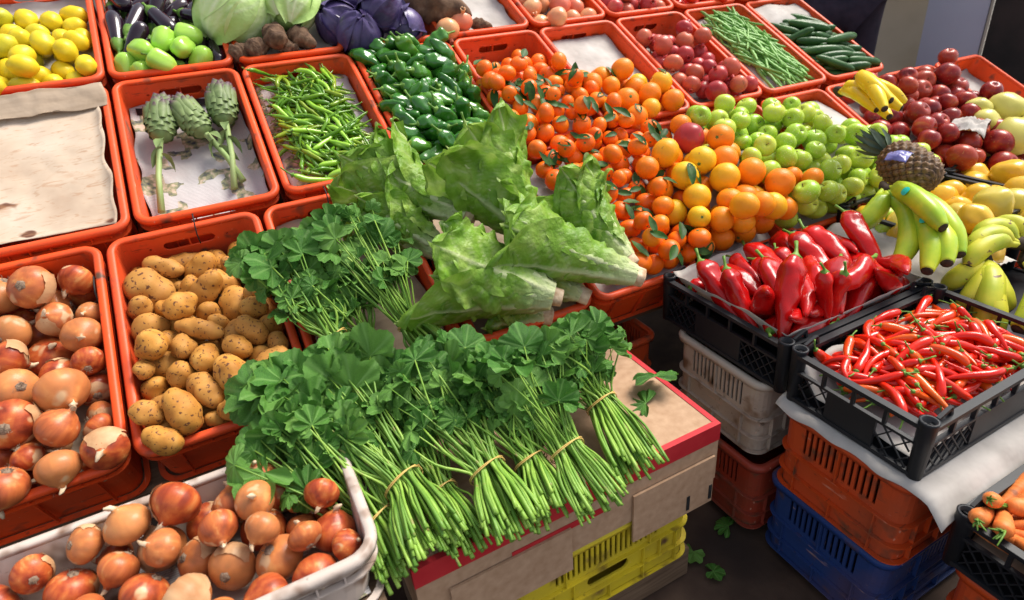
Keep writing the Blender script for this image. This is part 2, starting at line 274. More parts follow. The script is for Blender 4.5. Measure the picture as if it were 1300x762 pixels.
def line(kind, v):
    """centre line (N x 3) and radii (N) in metres of variant v of a kind, lying along +X"""
    r = _rs(kind, v)
    def arc(L, bend, n, wob=0.0):
        # a line of length L that turns by bend radians in the XY plane
        p = np.zeros((n, 3)); a = -bend / 2
        ph, ph2 = r.uniform(0, 6.28), r.uniform(0, 6.28)
        for i in range(1, n):
            t = i / (n - 1)
            aa = a + bend * t + wob * math.sin(t * 5 + ph)
            el = wob * 0.6 * math.sin(t * 4 + ph2)
            p[i] = p[i-1] + np.array([math.cos(aa), math.sin(aa), el]) * L / (n - 1)
        return p - p.mean(0)
    if kind == 'green_chilli':
        n = 13; L = r.uniform(.085, .125); p = arc(L, r.uniform(-1.3, 1.3), n, .28)
        t = np.linspace(0, 1, n); w = .0051 * r.uniform(.85, 1.2)
        rad = w * np.clip(np.minimum((t*9)**.6, 1) * (1 - t**2.2*.86), .15, 1)
        return p, rad
    if kind == 'red_chilli':
        n = 13; L = r.uniform(.06, .12); p = arc(L, r.uniform(-2., 2.), n, .2)
        t = np.linspace(0, 1, n); w = .0078 * r.uniform(.85, 1.15)
        rad = w * np.clip(np.minimum((.25+t*8)**.6, 1) * (1 - t**2.0*.9), .12, 1)
        return p, rad
    if kind == 'bean':
        n = 11; L = r.uniform(.12, .17); p = arc(L, r.uniform(-.5, .5), n, .1)
        t = np.linspace(0, 1, n); rad = .0044 * np.clip(np.minimum(np.minimum((t*12)**.6, 1), (1.02-t)*14), .15, 1)
        return p, rad
    if kind == 'cucumber':
        n = 13; L = r.uniform(.14, .17); p = arc(L, r.uniform(-.35, .35), n, .03)
        t = np.linspace(0, 1, n); rad = .0165 * np.sqrt(np.clip(1 - np.abs(2*t-1)**4.5, .03, 1)) * (.88 + .12*t)
        return p, rad
    if kind == 'aubergine':
        n = 13; L = r.uniform(.15, .19); p = arc(L, r.uniform(-.4, .4), n, .05)
        t = np.linspace(0, 1, n); rad = .030 * (.62 + .42*t) * np.sqrt(np.clip(1 - np.abs(2*t-1)**4, .03, 1))
        return p, rad
    if kind == 'carrot':
        n = 14; L = r.uniform(.15, .2); p = arc(L, r.uniform(-.25, .25), n, .08)
        t = np.linspace(0, 1, n); rad = .0155 * np.minimum((.3 + t*10)**.5, 1) * (1 - t**1.4*.82)
        return p, rad
    if kind == 'red_pepper':
        n = 17; L = r.uniform(.15, .17); p = arc(L, r.uniform(-.8, .8), n, .12)
        t = np.linspace(0, 1, n); rad = .0225 * np.minimum((.22 + t*6)**.55, 1) * np.clip(1 - t**2.6*.86, .1, 1)
        return p, rad
    if kind == 'green_pepper':
        n = 13; L = r.uniform(.075, .1); p = arc(L, r.uniform(-.9, .9), n, .2)
        t = np.linspace(0, 1, n); rad = .0195 * np.minimum((.3 + t*6)**.6, 1) * np.clip(1 - t**2.6*.6, .1, 1) * np.where(t > .97, .5, 1)
        return p, rad
    if kind == 'pale_pepper':
        n = 11; L = r.uniform(.07, .085); p = arc(L, r.uniform(-.2, .2), n, .05)
        t = np.linspace(0, 1, n); rad = .031 * np.minimum((.4 + t*5)**.6, 1) * np.sqrt(np.clip(1 - t**4*.93, .05, 1))
        return p, rad
    if kind == 'potato':
        n = 13; a = r.uniform(.036, .05); e = r.uniform(.42, .74); p = arc(2*a, r.uniform(-.6, .6), n, 0)
        t = np.linspace(0, 1, n); rad = a * e * np.sqrt(np.clip(1 - np.abs(2*t-1)**2.3, .002, 1)) * (1 + .16*(t-.5)*r.choice([-1, 1]))
        return p, rad
    if kind == 'yam':
        n = 13; a = r.uniform(.05, .062); p = arc(2*a, r.uniform(-.3, .3), n, 0)
        t = np.linspace(0, 1, n); rad = .033 * np.sqrt(np.clip(1 - np.abs(2*t-1)**2.2, .002, 1)) * (1 - .45*t)
        return p, rad
    if kind == 'lemon':
        n = 13; a = r.uniform(.033, .037); p = arc(2*a, 0, n, 0)
        t = np.linspace(0, 1, n); rad = .0265 * np.sqrt(np.clip(1 - np.abs(2*t-1)**2.1, 0, 1)); rad[0] = rad[-1] = .001
        rad[1] *= .78; rad[-2] *= .78
        return p, rad
    if kind == 'quince':
        n = 13; a = r.uniform(.044, .049); p = arc(2*a, r.uniform(-.15, .15), n, 0)
        t = np.linspace(0, 1, n); rad = .041 * np.sqrt(np.clip(1 - np.abs(2*t-1)**2.2, .001, 1)) * (1.06 - .12*t)
        return p, rad
    if kind == 'never':
        return np.array([[-.006, 0, 0], [.006, 0, 0.]]), np.array([.036, .036])
    R = {'onion': .034, 'tangerine': .029, 'orange': .039, 'green_apple': .034, 'pomegranate': .036, 'tomato': .031, 'red_apple': .038, 'pale_pomegranate': .038}[kind]
    return np.array([[0, 0, 0.]]), np.array([R])

def spheres(kind, v):
    """a few spheres that stand for the item while a heap settles"""
    p, rad = line(kind, v)
    if len(p) <= 2: return p, rad
    want = {'green_chilli': 6, 'red_chilli': 6, 'bean': 8, 'cucumber': 7, 'carrot': 6, 'red_pepper': 6, 'green_pepper': 4, 'aubergine': 5}.get(kind, 3)
    if want == 3:
        R = max(rad) ; h = max(0, np.linalg.norm(p[-1]-p[0])/2 - R*.95)
        d = (p[-1]-p[0]); d = d/np.linalg.norm(d)
        return np.array([-d*h, 0*d, d*h]), np.array([R*.93, R, R*.93])
    idx = np.round(np.linspace(0, len(p)-1, want*2+1)[1::2]).astype(int)
    return p[idx], rad[idx]
# ------------------------------------------------------------------ meshes of produce
def resample(p, rad, m):
    n = len(p); out = []; rr = []
    for i in range(m):
        t = i / (m - 1) * (n - 1); k = min(int(t), n - 2); f = t - k
        a, b, c, d = p[max(k-1, 0)], p[k], p[k+1], p[min(k+2, n-1)]
        out.append(.5 * ((2*b) + (c-a)*f + (2*a - 5*b + 4*c - d)*f*f + (3*b - a - 3*c + d)*f**3))
        rr.append(math.sqrt(max(0, rad[k]**2 * (1-f) + rad[k+1]**2 * f)))
    return out, rr
SEGS = {'potato': (24, 18), 'yam': (20, 16), 'lemon': (20, 14), 'quince': (22, 18), 'red_pepper': (34, 18), 'green_pepper': (24, 18), 'pale_pepper': (24, 20), 'aubergine': (22, 16), 'cucumber': (22, 16), 'carrot': (28, 12),
        'bean': (24, 7), 'green_chilli': (22, 8), 'red_chilli': (22, 10)}
_mc = {}
def body_mesh(kind, v):
    if (kind, v) in _mc: return _mc[kind, v]
    p, rad = line(kind, v); m, seg = SEGS[kind]; r = _rs('m', kind, v); ph = r.uniform(0, 6.28); tw = r.uniform(-1.2, 1.2)
    P, R = resample([np.array(q) for q in p], rad, m)
    mods = {
        'potato': lambda t, a: 1, 'lemon': lambda t, a: 1, 'quince': lambda t, a: 1 + .03*math.cos(3*a+ph), 'yam': lambda t, a: 1 + .06*math.sin(t*30),
        'red_pepper': lambda t, a: 1 + .13*(1-t*.5)*math.cos(3*a+ph+tw*t) + .05*math.sin(11*t+2*a+ph) - .07*math.exp(-((math.sin(a*.5+ph))/.15)**2), 'green_pepper': lambda t, a: 1 + .13*math.cos(3*a+ph+tw*t) + .08*math.sin(11*t+2*a+ph),
        'pale_pepper': lambda t, a: .92 + .22*abs(math.cos(2*a+ph))**.7, 'aubergine': lambda t, a: 1, 'cucumber': lambda t, a: 1 + .03*math.cos(9*a) + .02*math.sin(t*50+a*3),
        'carrot': lambda t, a: 1 + .035*math.sin(t*60+math.sin(a)*2), 'bean': lambda t, a: (1 + .14*math.sin(t*48))*(1.25 if abs(math.cos(a)) > .7 else .85),
        'green_chilli': lambda t, a: 1 + .10*math.sin(t*16+a+ph), 'red_chilli': lambda t, a: 1 + .06*math.sin(t*14+2*a+ph)}
    g = Geo(); g.tube(P, [max(x, 3e-4) for x in R], seg, mods[kind])
    if kind in ('potato', 'yam', 'lemon', 'quince', 'red_pepper', 'green_pepper'):
        amp = {'potato': .12, 'yam': .16, 'lemon': .05, 'quince': .10, 'red_pepper': .065, 'green_pepper': .12}[kind]; sz = max(R)
        V = []
        for q in g.v:
            c = Vector(q); nn = noise.noise(c / sz * 1.1 + Vector((v * 7.7, 3.3, 1.1)))
            k = min(range(0, m, 2), key=lambda i: (Vector(P[i]) - c).length); d = c - Vector(P[k])
            V.append(c + d * nn * amp * 2.2)
        g.v = [tuple(x) for x in V]
    me = g.make(kind, True); _mc[kind, v] = me; return me
def lathe(name, prof, seg=22, fn=None):
    V = []; F = []; n = len(prof)
    for i, (r, z) in enumerate(prof):
        for k in range(seg):
            a = 2*math.pi*k/seg; q = fn(i/(n-1), a) if fn else 1
            V.append((r*q*math.cos(a), r*q*math.sin(a), z))
    for i in range(n-1):
        for k in range(seg): F.append((i*seg+k, i*seg+(k+1) % seg, (i+1)*seg+(k+1) % seg, (i+1)*seg+k))
    F.append(tuple(range(seg-1, -1, -1))); F.append(tuple((n-1)*seg+k for k in range(seg)))
    return mesh(name, V, F)
def star(name, R, n, drop, wd=.35, th=.0006):
    """a small calyx: n pointed sepals round a hub"""
    g = Geo(); N_ = n*2; top = []
    for k in range(N_):
        a = math.pi*2*k/N_; r = R if k % 2 == 0 else R*wd
        top.append((r*math.cos(a), r*math.sin(a), -drop*(r/R)**2 + (.0006 if k % 2 else 0)))
    v = [(0, 0, .001)] + top + [(x, y, z-th) for x, y, z in top]
    f = [(0, 1+k, 1+(k+1) % N_) for k in range(N_)] + [(1+k, 1+N_+k, 1+N_+(k+1) % N_, 1+(k+1) % N_) for k in range(N_)] + [tuple(1+N_+k for k in range(N_-1, -1, -1))]
    g.add(v, f); return g
def leaf_blade(L, Wd, fold=.25, curl=.3, seed=0):
    r = _rs('lb', seed); n = 9; V = []; F = []; al = []
    for i in range(n):
        t = i/(n-1); w_ = Wd*math.sin(math.pi*min(1, t*.97+.03))**.8*(1-.25*t)+1e-4
        for s in (-1, -.5, 0, .5, 1):
            V.append((s*w_, L*t, abs(s)*w_*fold - curl*L*t*t + .08*w_*math.sin(t*17+s*3+seed))); al.append(1 if s == 0 else 0)
    for i in range(n-1):
        for k in range(4): F.append((i*5+k, i*5+k+1, (i+1)*5+k+1, (i+1)*5+k))
    return V, F
def round_meshes(kind, v):
    """[(part, mesh, material)] of a round fruit, its stalk end up along +Z"""
    if (kind, v) in _mc: return _mc[kind, v]
    r = _rs('r', kind, v); ph = r.uniform(0, 6.28); out = []
    th = np.linspace(0, math.pi, 15)
    if kind in ('green_apple', 'red_apple'):
        R = .034 if kind == 'green_apple' else .038; tall = .92 if kind == 'green_apple' else r.uniform(.95, 1.1)
        prof = []
        for a in th:
            x = math.sin(a)*(1+.06*math.cos(a)); z = math.cos(a)*tall
            dip = .30*math.exp(-(x/.22)**2); z += (-dip if z > 0 else dip*.6); prof.append((max(x, .004)*R, z*R))
        lob = .012 if kind == 'green_apple' else .03
        me = lathe('flesh', prof[::-1], 26, lambda t, a: 1+lob*math.cos(5*a+ph)*(1-t)+.02*math.cos(a+ph))
        out.append(('skin', me, kind)); g = Geo(); zt = prof[0][1]; g.tube([(0, 0, zt-.002), (.001, 0, zt+.006), (.004, .001, zt+.014)], [.001, .0009, .0014], 6); out.append(('stalk', g.make('stalk', True), 'taro'))
        g = Geo(); g.v = []; s = star('e', R*.12, 5, .001); s.v = [(x, y, -z + prof[-1][1]-.001) for x, y, z in s.v]; s.f = [tuple(reversed(f)) for f in s.f]; out.append(('blossom_end', s.make('blossom_end'), 'taro'))
    elif kind in ('tangerine', 'orange'):
        R = .029 if kind == 'tangerine' else .039; tall = .86 if kind == 'tangerine' else r.uniform(.95, 1.03)
        prof = []
        for a in th:
            x = math.sin(a); z = math.cos(a)*tall; z -= .07*math.exp(-(x/.18)**2)*(1 if z > 0 else -1); prof.append((max(x, .004)*R, z*R))
        out.append(('peel', lathe('peel', prof[::-1], 24, lambda t, a: 1+.012*math.cos(7*a+ph)+.02*math.cos(2*a+ph)), kind))
        s = star('calyx', R*.16, 5, .0006, .6); s.v = [(x, y, z+prof[0][1]+.0012) for x, y, z in s.v]; out.append(('calyx', s.make('calyx'), 'calyx'))
    elif kind in ('pomegranate', 'pale_pomegranate'):
        R = .036 if kind == 'pomegranate' else .038
        prof = [(max(math.sin(a), .004)*R*(1+.03*math.cos(a)), math.cos(a)*R*.92) for a in th]
        out.append(('rind', lathe('rind', prof[::-1], 26, lambda t, a: 1+.022*math.cos(6*a+ph)), kind))
        g = Geo(); n = 12; z0 = prof[0][1]-.003
        ring = []
        for lv, (rr, zz) in enumerate(((.0075, 0), (.0065, .008), (.009, .014))):
            for k in range(n): ring.append((rr*math.cos(6.283*k/n), rr*math.sin(6.283*k/n), z0+zz+(.004 if lv == 2 and k % 2 else 0)))
        fo = [(l*n+k, l*n+(k+1) % n, (l+1)*n+(k+1) % n, (l+1)*n+k) for l in range(2) for k in range(n)]
        inn = [(x*.8, y*.8, z-.0004) for x, y, z in ring]
        fi = [tuple(reversed([q+3*n for q in f])) for f in fo]; top = [(2*n+k, 2*n+(k+1) % n, 5*n+(k+1) % n, 5*n+k) for k in range(n)]
        g.add(ring+inn, fo+fi+top); out.append(('crown', g.make('crown', True), kind))
    elif kind == 'tomato':
        R = .031; prof = []
        for a in th:
            x = math.sin(a); z = math.cos(a)*.84; z -= .12*math.exp(-(x/.2)**2)*(1 if z > 0 else 0); prof.append((max(x, .004)*R, z*R))
        out.append(('skin', lathe('skin', prof[::-1], 22, lambda t, a: 1+.02*math.cos(5*a+ph)), kind)); s = star('calyx', .012, 5, .002, .25); s.v = [(x, y, z+prof[0][1]+.0015) for x, y, z in s.v]; out.append(('calyx', s.make('calyx'), 'stalk'))
    elif kind == 'onion':
        R = .034; prof = [(.001, -.030), (.004, -.0305), (.011, -.0295)]; e = r.uniform(.84, 1.06)
        prof = [(.003, -.0285*e)]
        for a in np.linspace(.12, math.pi-.62, 13): prof.append((R*math.sin(a)**.93, -R*math.cos(a)*.86*e))
        prof += [(.0150, .0296*e), (.0092, .0325*e), (.0062, .035*e), (.0050, .038*e)]
        out.append(('bulb', lathe('bulb', prof, 28, lambda t, a: 1+.012*math.cos(9*a+ph)+.02*math.cos(2*a+ph*2)), 'onion'))
        if v % 2 == 0:
            g = Geo(); n1, n2 = 12, 12; V = []; a0 = r.uniform(0, 6.28); sp = r.uniform(.7, 1.2)
            for j in range(n1+1):
                q = .30+.62*j/n1; k = min(len(prof)-2, int(q*(len(prof)-1))); f_ = q*(len(prof)-1)-k; R1 = prof[k][0]*(1-f_)+prof[k+1][0]*f_; z1 = prof[k][1]*(1-f_)+prof[k+1][1]*f_
                for i in range(n2+1):
                    s = i/n2*2-1; ed = max(abs(s), 1-j/n1*1.0 if j < 4 else 0)**5; wv = 1+.3*noise.noise(Vector((j*.5, v, 0))); a = a0+s*sp*wv
                    R2 = R1*1.022+.0004+.0022*ed*(.6+noise.noise(Vector((i*.9, j*.9, v)))); V.append((R2*math.cos(a), R2*math.sin(a), z1-.0015*noise.noise(Vector((i*1.3, v, 2))) if j == 0 else z1))
            F = [(j*(n2+1)+i, j*(n2+1)+i+1, (j+1)*(n2+1)+i+1, (j+1)*(n2+1)+i) for j in range(n1) for i in range(n2)]; out.append(('papery_skin', mesh('papery_skin', V, F), 'onion_paper'))
        g = Geo(); g.tube([(0, 0, .034*e), (.001, 0, .039*e), (.003*math.cos(ph), .003, .044*e), (.009*math.cos(ph), .006, .049*e)], [.0056, .0044, .0040, .0014], 8, lambda t, a: 1+.3*math.cos(4*a+ph+t*3)); out.append(('dry_neck', g.make('dry_neck', True), 'onion_neck'))
        g = Geo(); g.tube([(0, 0, -.0255*e), (0, 0, -.0295*e), (0, 0, -.031*e)], [.0085, .0075, .0035], 12, lambda t, a: 1+.12*math.cos(5*a+ph))
        for k in range(9):
            a = r.uniform(0, 6.28); q = r.uniform(.001, .006); g.tube([(q*math.cos(a), q*math.sin(a), -.030*e), (q*2*math.cos(a+.4), q*2*math.sin(a+.4), -.034*e), (q*2.6*math.cos(a), q*2.6*math.sin(a), -.0345*e)], .00035, 3)
        out.append(('root_end', g.make('root_end', True), 'onion_root'))
    _mc[kind, v] = out; return out
def stalk_mesh(kind, v):
    k_ = ('st', kind, v)
    if k_ in _mc: return _mc[k_]
    p, rad = line(kind, v); p0 = Vector(p[0]); d = (Vector(p[0])-Vector(p[1])).normalized(); r = _rs('s', kind, v)
    up = Vector((0, 0, 1)); sd_ = d.cross(up).normalized(); bend = (up*r.uniform(-1, 1)+sd_*r.uniform(-1, 1))
    cr, sl_, sr = {'red_chilli': (.0045, .020, .0011), 'green_chilli': (.0038, .018, .0010), 'red_pepper': (.011, .030, .0028), 'green_pepper': (.010, .028, .0026), 'pale_pepper': (.011, .02, .003), 'aubergine': (.019, .022, .005), 'carrot': (.006, .03, .0018)}[kind]
    g = Geo()
    if kind == 'carrot':
        for k in range(6):
            e = (d+Vector((r.uniform(-.5, .5), r.uniform(-.5, .5), r.uniform(-.3, .5)))).normalized(); q = p0+Vector((r.uniform(-1, 1), r.uniform(-1, 1), r.uniform(-1, 1)))*.003
            g.tube([q, q+e*.012, q+e*r.uniform(.02, .05)+Vector((0, 0, .004))], [.0022, .0018, .0009], 6)
    elif kind == 'aubergine':
        pp, rr = resample([np.array(q) for q in p], rad, 22)
        g.tube([pp[0]+np.array(d)*.004]+[pp[i] for i in range(0, 6)], [rr[1]*.6]+[rr[i]*1.05+.001 for i in range(0, 5)]+[rr[5]*1.01], 15, lambda t, a: 1-.10*max(0, t-.5)*abs(math.cos(2.5*a)))
        g.tube([p0, p0+d*sl_*.5, p0+d*sl_+bend*.004], [sr, sr*.9, sr*1.1], 8)
    else:
        base = p0+d*.0005-d*max(rad)*.05
        g.tube([base-d*cr*.25, base+d*cr*.1, base+d*cr*.45, base+d*cr*.8+bend*sl_*.04, base+d*sl_*.6+bend*sl_*.18, base+d*sl_+bend*sl_*.4], [cr*1.0, cr*.95, cr*.5, sr*1.2, sr, sr*1.25], 9, lambda t, a: 1+.1*math.cos(5*a) if t < .3 else 1)
    me = g.make('stalk', True); _mc[k_] = me; return me

ORD = 'first second third fourth fifth sixth seventh eighth ninth tenth eleventh twelfth thirteenth fourteenth fifteenth sixteenth seventeenth eighteenth nineteenth twentieth'.split()+['twenty-first', 'twenty-second', 'twenty-third', 'twenty-fourth', 'twenty-fifth', 'twenty-sixth', 'twenty-seventh', 'twenty-eighth', 'twenty-ninth', 'thirtieth']
def ordinal(i, n, what):
    """'third from the left' or from the right, whichever is nearer"""
    a, b = what
    if i <= (n-1)/2: return (a[0].upper()*0 + (a if i == 0 else '%s from the %s' % (ORD[i], a))) if i else a+'most'
    j = n-1-i
    return b+'most' if j == 0 else '%s from the %s' % (ORD[j], b)
def heap_labels(pts, size, desc, where, rows_of=None, hid='half hidden under others'):
    """a label per item: its row from the front rim and its place in that row; buried items share one"""
    n = len(pts); lab = [None]*n
    top = [i for i in range(n) if not any(j != i and (pts[j][0]-pts[i][0])**2+(pts[j][1]-pts[i][1])**2 < (size*.62)**2 and pts[j][2] > pts[i][2]+size*.35 for j in range(n))]
    for layer, ids in (('', top), (', lower layer', [i for i in range(n) if i not in top])):
        if not ids: continue
        y0 = min(pts[i][1] for i in ids); bands = {}
        for i in ids: bands.setdefault(int((pts[i][1]-y0)/(size*.95)), []).append(i)
        keys = sorted(bands)
        for bi, k in enumerate(keys):
            row = sorted(bands[k], key=lambda i: pts[i][0])
            rw = 'front row' if bi == 0 else 'back row' if bi == len(keys)-1 else '%s row' % ORD[bi]
            for q, i in enumerate(row): lab[i] = '%s in %s%s, %s, %s' % (desc[i], where, layer, rw, ordinal(q, len(row), ('left', 'right')) if len(row) > 1 else 'alone')
    return lab
NAMES = {'onion': 'onion', 'potato': 'potato', 'lemon': 'lemon', 'tangerine': 'tangerine', 'orange': 'orange', 'green_apple': 'apple', 'red_apple': 'apple', 'pomegranate': 'pomegranate', 'pale_pomegranate': 'pomegranate', 'tomato': 'tomato',
         'quince': 'quince', 'green_chilli': 'green_chilli', 'red_chilli': 'red_chilli', 'bean': 'green_bean', 'cucumber': 'cucumber', 'aubergine': 'aubergine', 'carrot': 'carrot', 'red_pepper': 'red_pepper', 'green_pepper': 'green_pepper', 'pale_pepper': 'green_pepper'}
CATS = {'onion': 'onion', 'potato': 'potato', 'lemon': 'lemon', 'tangerine': 'tangerine', 'orange': 'orange', 'green_apple': 'apple', 'red_apple': 'apple', 'pomegranate': 'pomegranate', 'pale_pomegranate': 'pomegranate', 'tomato': 'tomato',
        'quince': 'quince', 'green_chilli': 'chilli', 'red_chilli': 'chilli', 'bean': 'green bean', 'cucumber': 'cucumber', 'aubergine': 'aubergine', 'carrot': 'carrot', 'red_pepper': 'red pepper', 'green_pepper': 'green pepper', 'pale_pepper': 'green pepper'}
SIZE = {'onion': .068, 'potato': .06, 'lemon': .058, 'tangerine': .056, 'orange': .076, 'green_apple': .066, 'red_apple': .074, 'pomegranate': .07, 'pale_pomegranate': .074, 'tomato': .06, 'quince': .08, 'cucumber': .034, 'aubergine': .06, 'carrot': .05,
        'red_pepper': .055, 'green_pepper': .045, 'pale_pepper': .055, 'green_chilli': .03, 'red_chilli': .024, 'bean': .03}
PLAIN = {'onion': 'brown onion', 'potato': 'brown potato', 'lemon': 'yellow lemon', 'tangerine': 'small tangerine', 'orange': 'round orange', 'green_apple': 'green apple', 'red_apple': 'dark red apple', 'pomegranate': 'red pomegranate',
         'pale_pomegranate': 'pale pomegranate', 'tomato': 'red tomato', 'quince': 'yellow quince', 'green_chilli': 'thin green chilli', 'red_chilli': 'thin red chilli', 'bean': 'long green bean', 'cucumber': 'small dark cucumber',
         'aubergine': 'glossy black aubergine', 'carrot': 'orange carrot', 'red_pepper': 'glossy red pepper', 'green_pepper': 'dark green pepper', 'pale_pepper': 'pale green pepper'}
rl = random.Random(11)
TLEAF = []
for i in range(5):
    V, F = leaf_blade([.05, .06, .045, .07, .055][i], [.012, .014, .011, .015, .011][i], .3, [.25, -.1, .5, .35, .1][i], i); TLEAF.append(mesh('leaf', V, F))
def put(kind, v, label, group, mw, mat=None):
    nm = NAMES[kind]
    if kind in SEGS:
        me = body_mesh(kind, v); mt = M[mat or {'yam': 'taro'}.get(kind, kind)]
        if kind in ('potato', 'lemon', 'quince', 'cucumber', 'bean', 'yam'):
            o = link(nm, me, None, mt, mw); return tag(o, label, CATS[kind], group)
        root = thing(nm, label, CATS[kind], group, mw)
        link('pod', me, root, mt) if kind not in ('carrot',) else link('taproot', me, root, mt)
        link('stalk' if kind != 'carrot' else 'leaf_stub', stalk_mesh(kind, v), root, M['stalk'])
        return root
    root = thing(nm, label, CATS[kind], group, mw)
    for part, me, mt in round_meshes(kind, v): link(part, me, root, M[mt])
    if kind == 'tangerine' and rl.random() < .5 or kind == 'orange' and rl.random() < .15:
        for q in range(rl.choice((1, 1, 2))):
            l = link('leaf', rl.choice(TLEAF), root, M['fruit_leaf']); a = rl.uniform(0, 6.28)
            l.matrix_parent_inverse = Matrix.Identity(4)
            Ri = mw.to_quaternion().inverted().to_matrix().to_4x4(); up_ = TS.to_3x3() @ Vector((rl.uniform(-.35, .35), rl.uniform(-.6, .2), 1)); q = Vector((0, 0, 1)).rotation_difference(up_.normalized()).to_matrix().to_4x4()
            l.matrix_basis = Ri @ q @ Matrix.Rotation(a, 4, 'Z') @ Matrix.Translation((0, -.008, .0285 if kind == 'tangerine' else .040)) @ Matrix.Rotation(rl.uniform(-.25, .25), 4, 'X')
    return root
# ------------------------------------------------------------------ crates
def rr(x0, x1, y0, y1, r, z, n=5):
    o = []
    for cx, cy, a0 in ((x1-r, y1-r, 0), (x0+r, y1-r, 90), (x0+r, y0+r, 180), (x1-r, y0+r, 270)):
        for k in range(n+1):
            a = math.radians(a0+90*k/n); o.append((cx+r*math.cos(a), cy+r*math.sin(a), z))
    return o
def loops(g, ls, close=False, capa=True, capb=True):
    n = len(ls[0]); v = [p for l in ls for p in l]; f = []
    m = len(ls)
    for i in range(m if close else m-1):
        j = (i+1) % m
        for k in range(n): f.append((i*n+k, i*n+(k+1) % n, j*n+(k+1) % n, j*n+k))
    if not close:
        if capa: f.append(tuple(range(n-1, -1, -1)))
        if capb: f.append(tuple((m-1)*n+k for k in range(n)))
    g.add(v, f)
def cut(me, cutter):
    a = bpy.data.objects.new('a', me); b = bpy.data.objects.new('b', cutter); C.objects.link(a); C.objects.link(b)
    md = a.modifiers.new('b', 'BOOLEAN'); md.operation = 'DIFFERENCE'; md.object = b; md.solver = 'EXACT'; md.use_self = True
    bpy.context.view_layer.update(); dg = bpy.context.evaluated_depsgraph_get()
    out = bpy.data.meshes.new_from_object(a.evaluated_get(dg)); bpy.data.objects.remove(a); bpy.data.objects.remove(b)
    return out
def stadium(g, axis, c, along, w_, h_, dpt):
    """a slot-shaped prism: w_ wide, h_ high, dpt deep through a wall facing axis"""
    pts = []; r = h_/2*.98
    for cx, a0 in ((w_/2-r, -90), (-w_/2+r, 90)):
        for k in range(7):
            a = math.radians(a0+180*k/6); pts.append((cx+r*math.cos(a), r*math.sin(a)*(h_/2/r)))
    ls = []
    for s in (-dpt/2, dpt/2):
        ls.append([(c[0]+p, c[1]+s, c[2]+q) if axis == 'Y' else (c[0]+s, c[1]-p, c[2]+q) for p, q in pts])
    if axis == 'Y': ls = ls[::-1]
    loops(g, ls)
def make_crate(w_, l_, h_, taper=.006, t=.004, slots=False, rad=.028):
    """(body, rim, rib_frame) meshes of a moulded crate; its rim plane is z=0, x and y run from 0"""
    o = .011
    b = Geo(); x0, x1, y0, y1 = o, w_-o, o, l_-o
    loops(b, [rr(x0+taper, x1-taper, y0+taper, y1-taper, rad, -h_), rr(x0, x1, y0, y1, rad, -.006), rr(x0+t, x1-t, y0+t, y1-t, rad-t*.6, -.006), rr(x0+taper+t, x1-taper-t, y0+taper+t, y1-taper-t, rad-t*.6, -h_+t)])
    bm_ = b.make('crate_body'); c = Geo()
    if not slots:
        for y in (y0, y1):
            stadium(c, 'Y', (w_/2, y, -.044), 'X', .105, .027, .05)
            for x in (-.078, .078): stadium(c, 'Y', (w_/2+x, y, -.044), 'X', .0065, .0064, .05)
    else:
        for x in (x0, x1):
            for k in range(13): c.box(x-.02, x+.02, l_/2+(k-6)*.0118-.0028, l_/2+(k-6)*.0118+.0028, -.085, -.022)
            stadium(c, 'X', (x, l_/2, -.122), 'Y', .095, .030, .05)
            for y in (-.078, .078): stadium(c, 'X', (x, l_/2+y, -.112), 'Y', .008, .0079, .05)
        for y in (y0, y1):
            for k in range(20): c.box(w_/2+(k-9.5)*.0118-.0028, w_/2+(k-9.5)*.0118+.0028, y-.02, y+.02, -.085, -.022)
            stadium(c, 'Y', (w_/2, y, -.122), 'X', .095, .030, .05)
    body = cut(bm_, c.make('c'))
    r = Geo(); R_ = rad+.008
    prof = [(.0105, -.017), (.0015, -.0165), (0, -.006), (.0035, -.001), (.008, 0), (.0145, -.0008), (.0165, -.004), (.0158, -.010), (.0106, -.010)]
    loops(r, [rr(q, w_-q, q, l_-q, max(.012, R_-q), z) for q, z in prof], close=True)
    rim = r.make('rim', True)
    f = Geo()
    def ledge(z, out, th=.003): loops(f, [rr(o-out, w_-o+out, o-out, l_-o+out, rad+out*.8, z-th), rr(o-out, w_-o+out, o-out, l_-o+out, rad+out*.8, z), rr(o+.002, w_-o-.002, o+.002, l_-o-.002, rad, z), rr(o+.002, w_-o-.002, o+.002, l_-o-.002, rad, z-th)], close=True)
    zs = (-.034, -h_+.006) if not slots else (-.096, -.146, -h_+.005)
    for z in zs: ledge(z, .0075 if not slots else .006)
    def fins(step, za, zb, off=.0, out=.0055):
        n = int((w_-2*rad-.03)/step)
        for k in range(n+1):
            x = w_/2+(k-n/2)*step
            if off and abs(x-w_/2) < off: continue
            f.box(x-.0013, x+.0013, o-out, o+.002, za, zb); f.box(x-.0013, x+.0013, l_-o-.002, l_-o+out, za, zb)
        n = int((l_-2*rad-.03)/step)
        for k in range(n+1):
            y = l_/2+(k-n/2)*step
            if off and abs(y-l_/2) < off: continue
            f.box(o-out, o+.002, y-.0013, y+.0013, za, zb); f.box(w_-o-.002, w_-o+out, y-.0013, y+.0013, za, zb)
    if not slots:
        fins(.036, -.034, -.012); fins(.09, -h_+.006, -.037, out=.005)
    else:
        fins(.19, -.096, -.012, out=.005); fins(.04, -.146, -.099, .055); fins(.08, -h_+.005, -.149)
    return body, rim, f.make('rib_frame')
TRAY = make_crate(.303, ROWL-.012, .15)
TALL = make_crate(.42, .272, .19, slots=True, taper=.003)
def crate(label, group, mw, mat, proto=TRAY, cat='crate', name='plastic_crate'):
    root = thing(name, label, cat, group, mw)
    for nm, me in zip(('crate_body', 'rim', 'rib_frame'), proto): link(nm, me, root, M[mat])
    return root
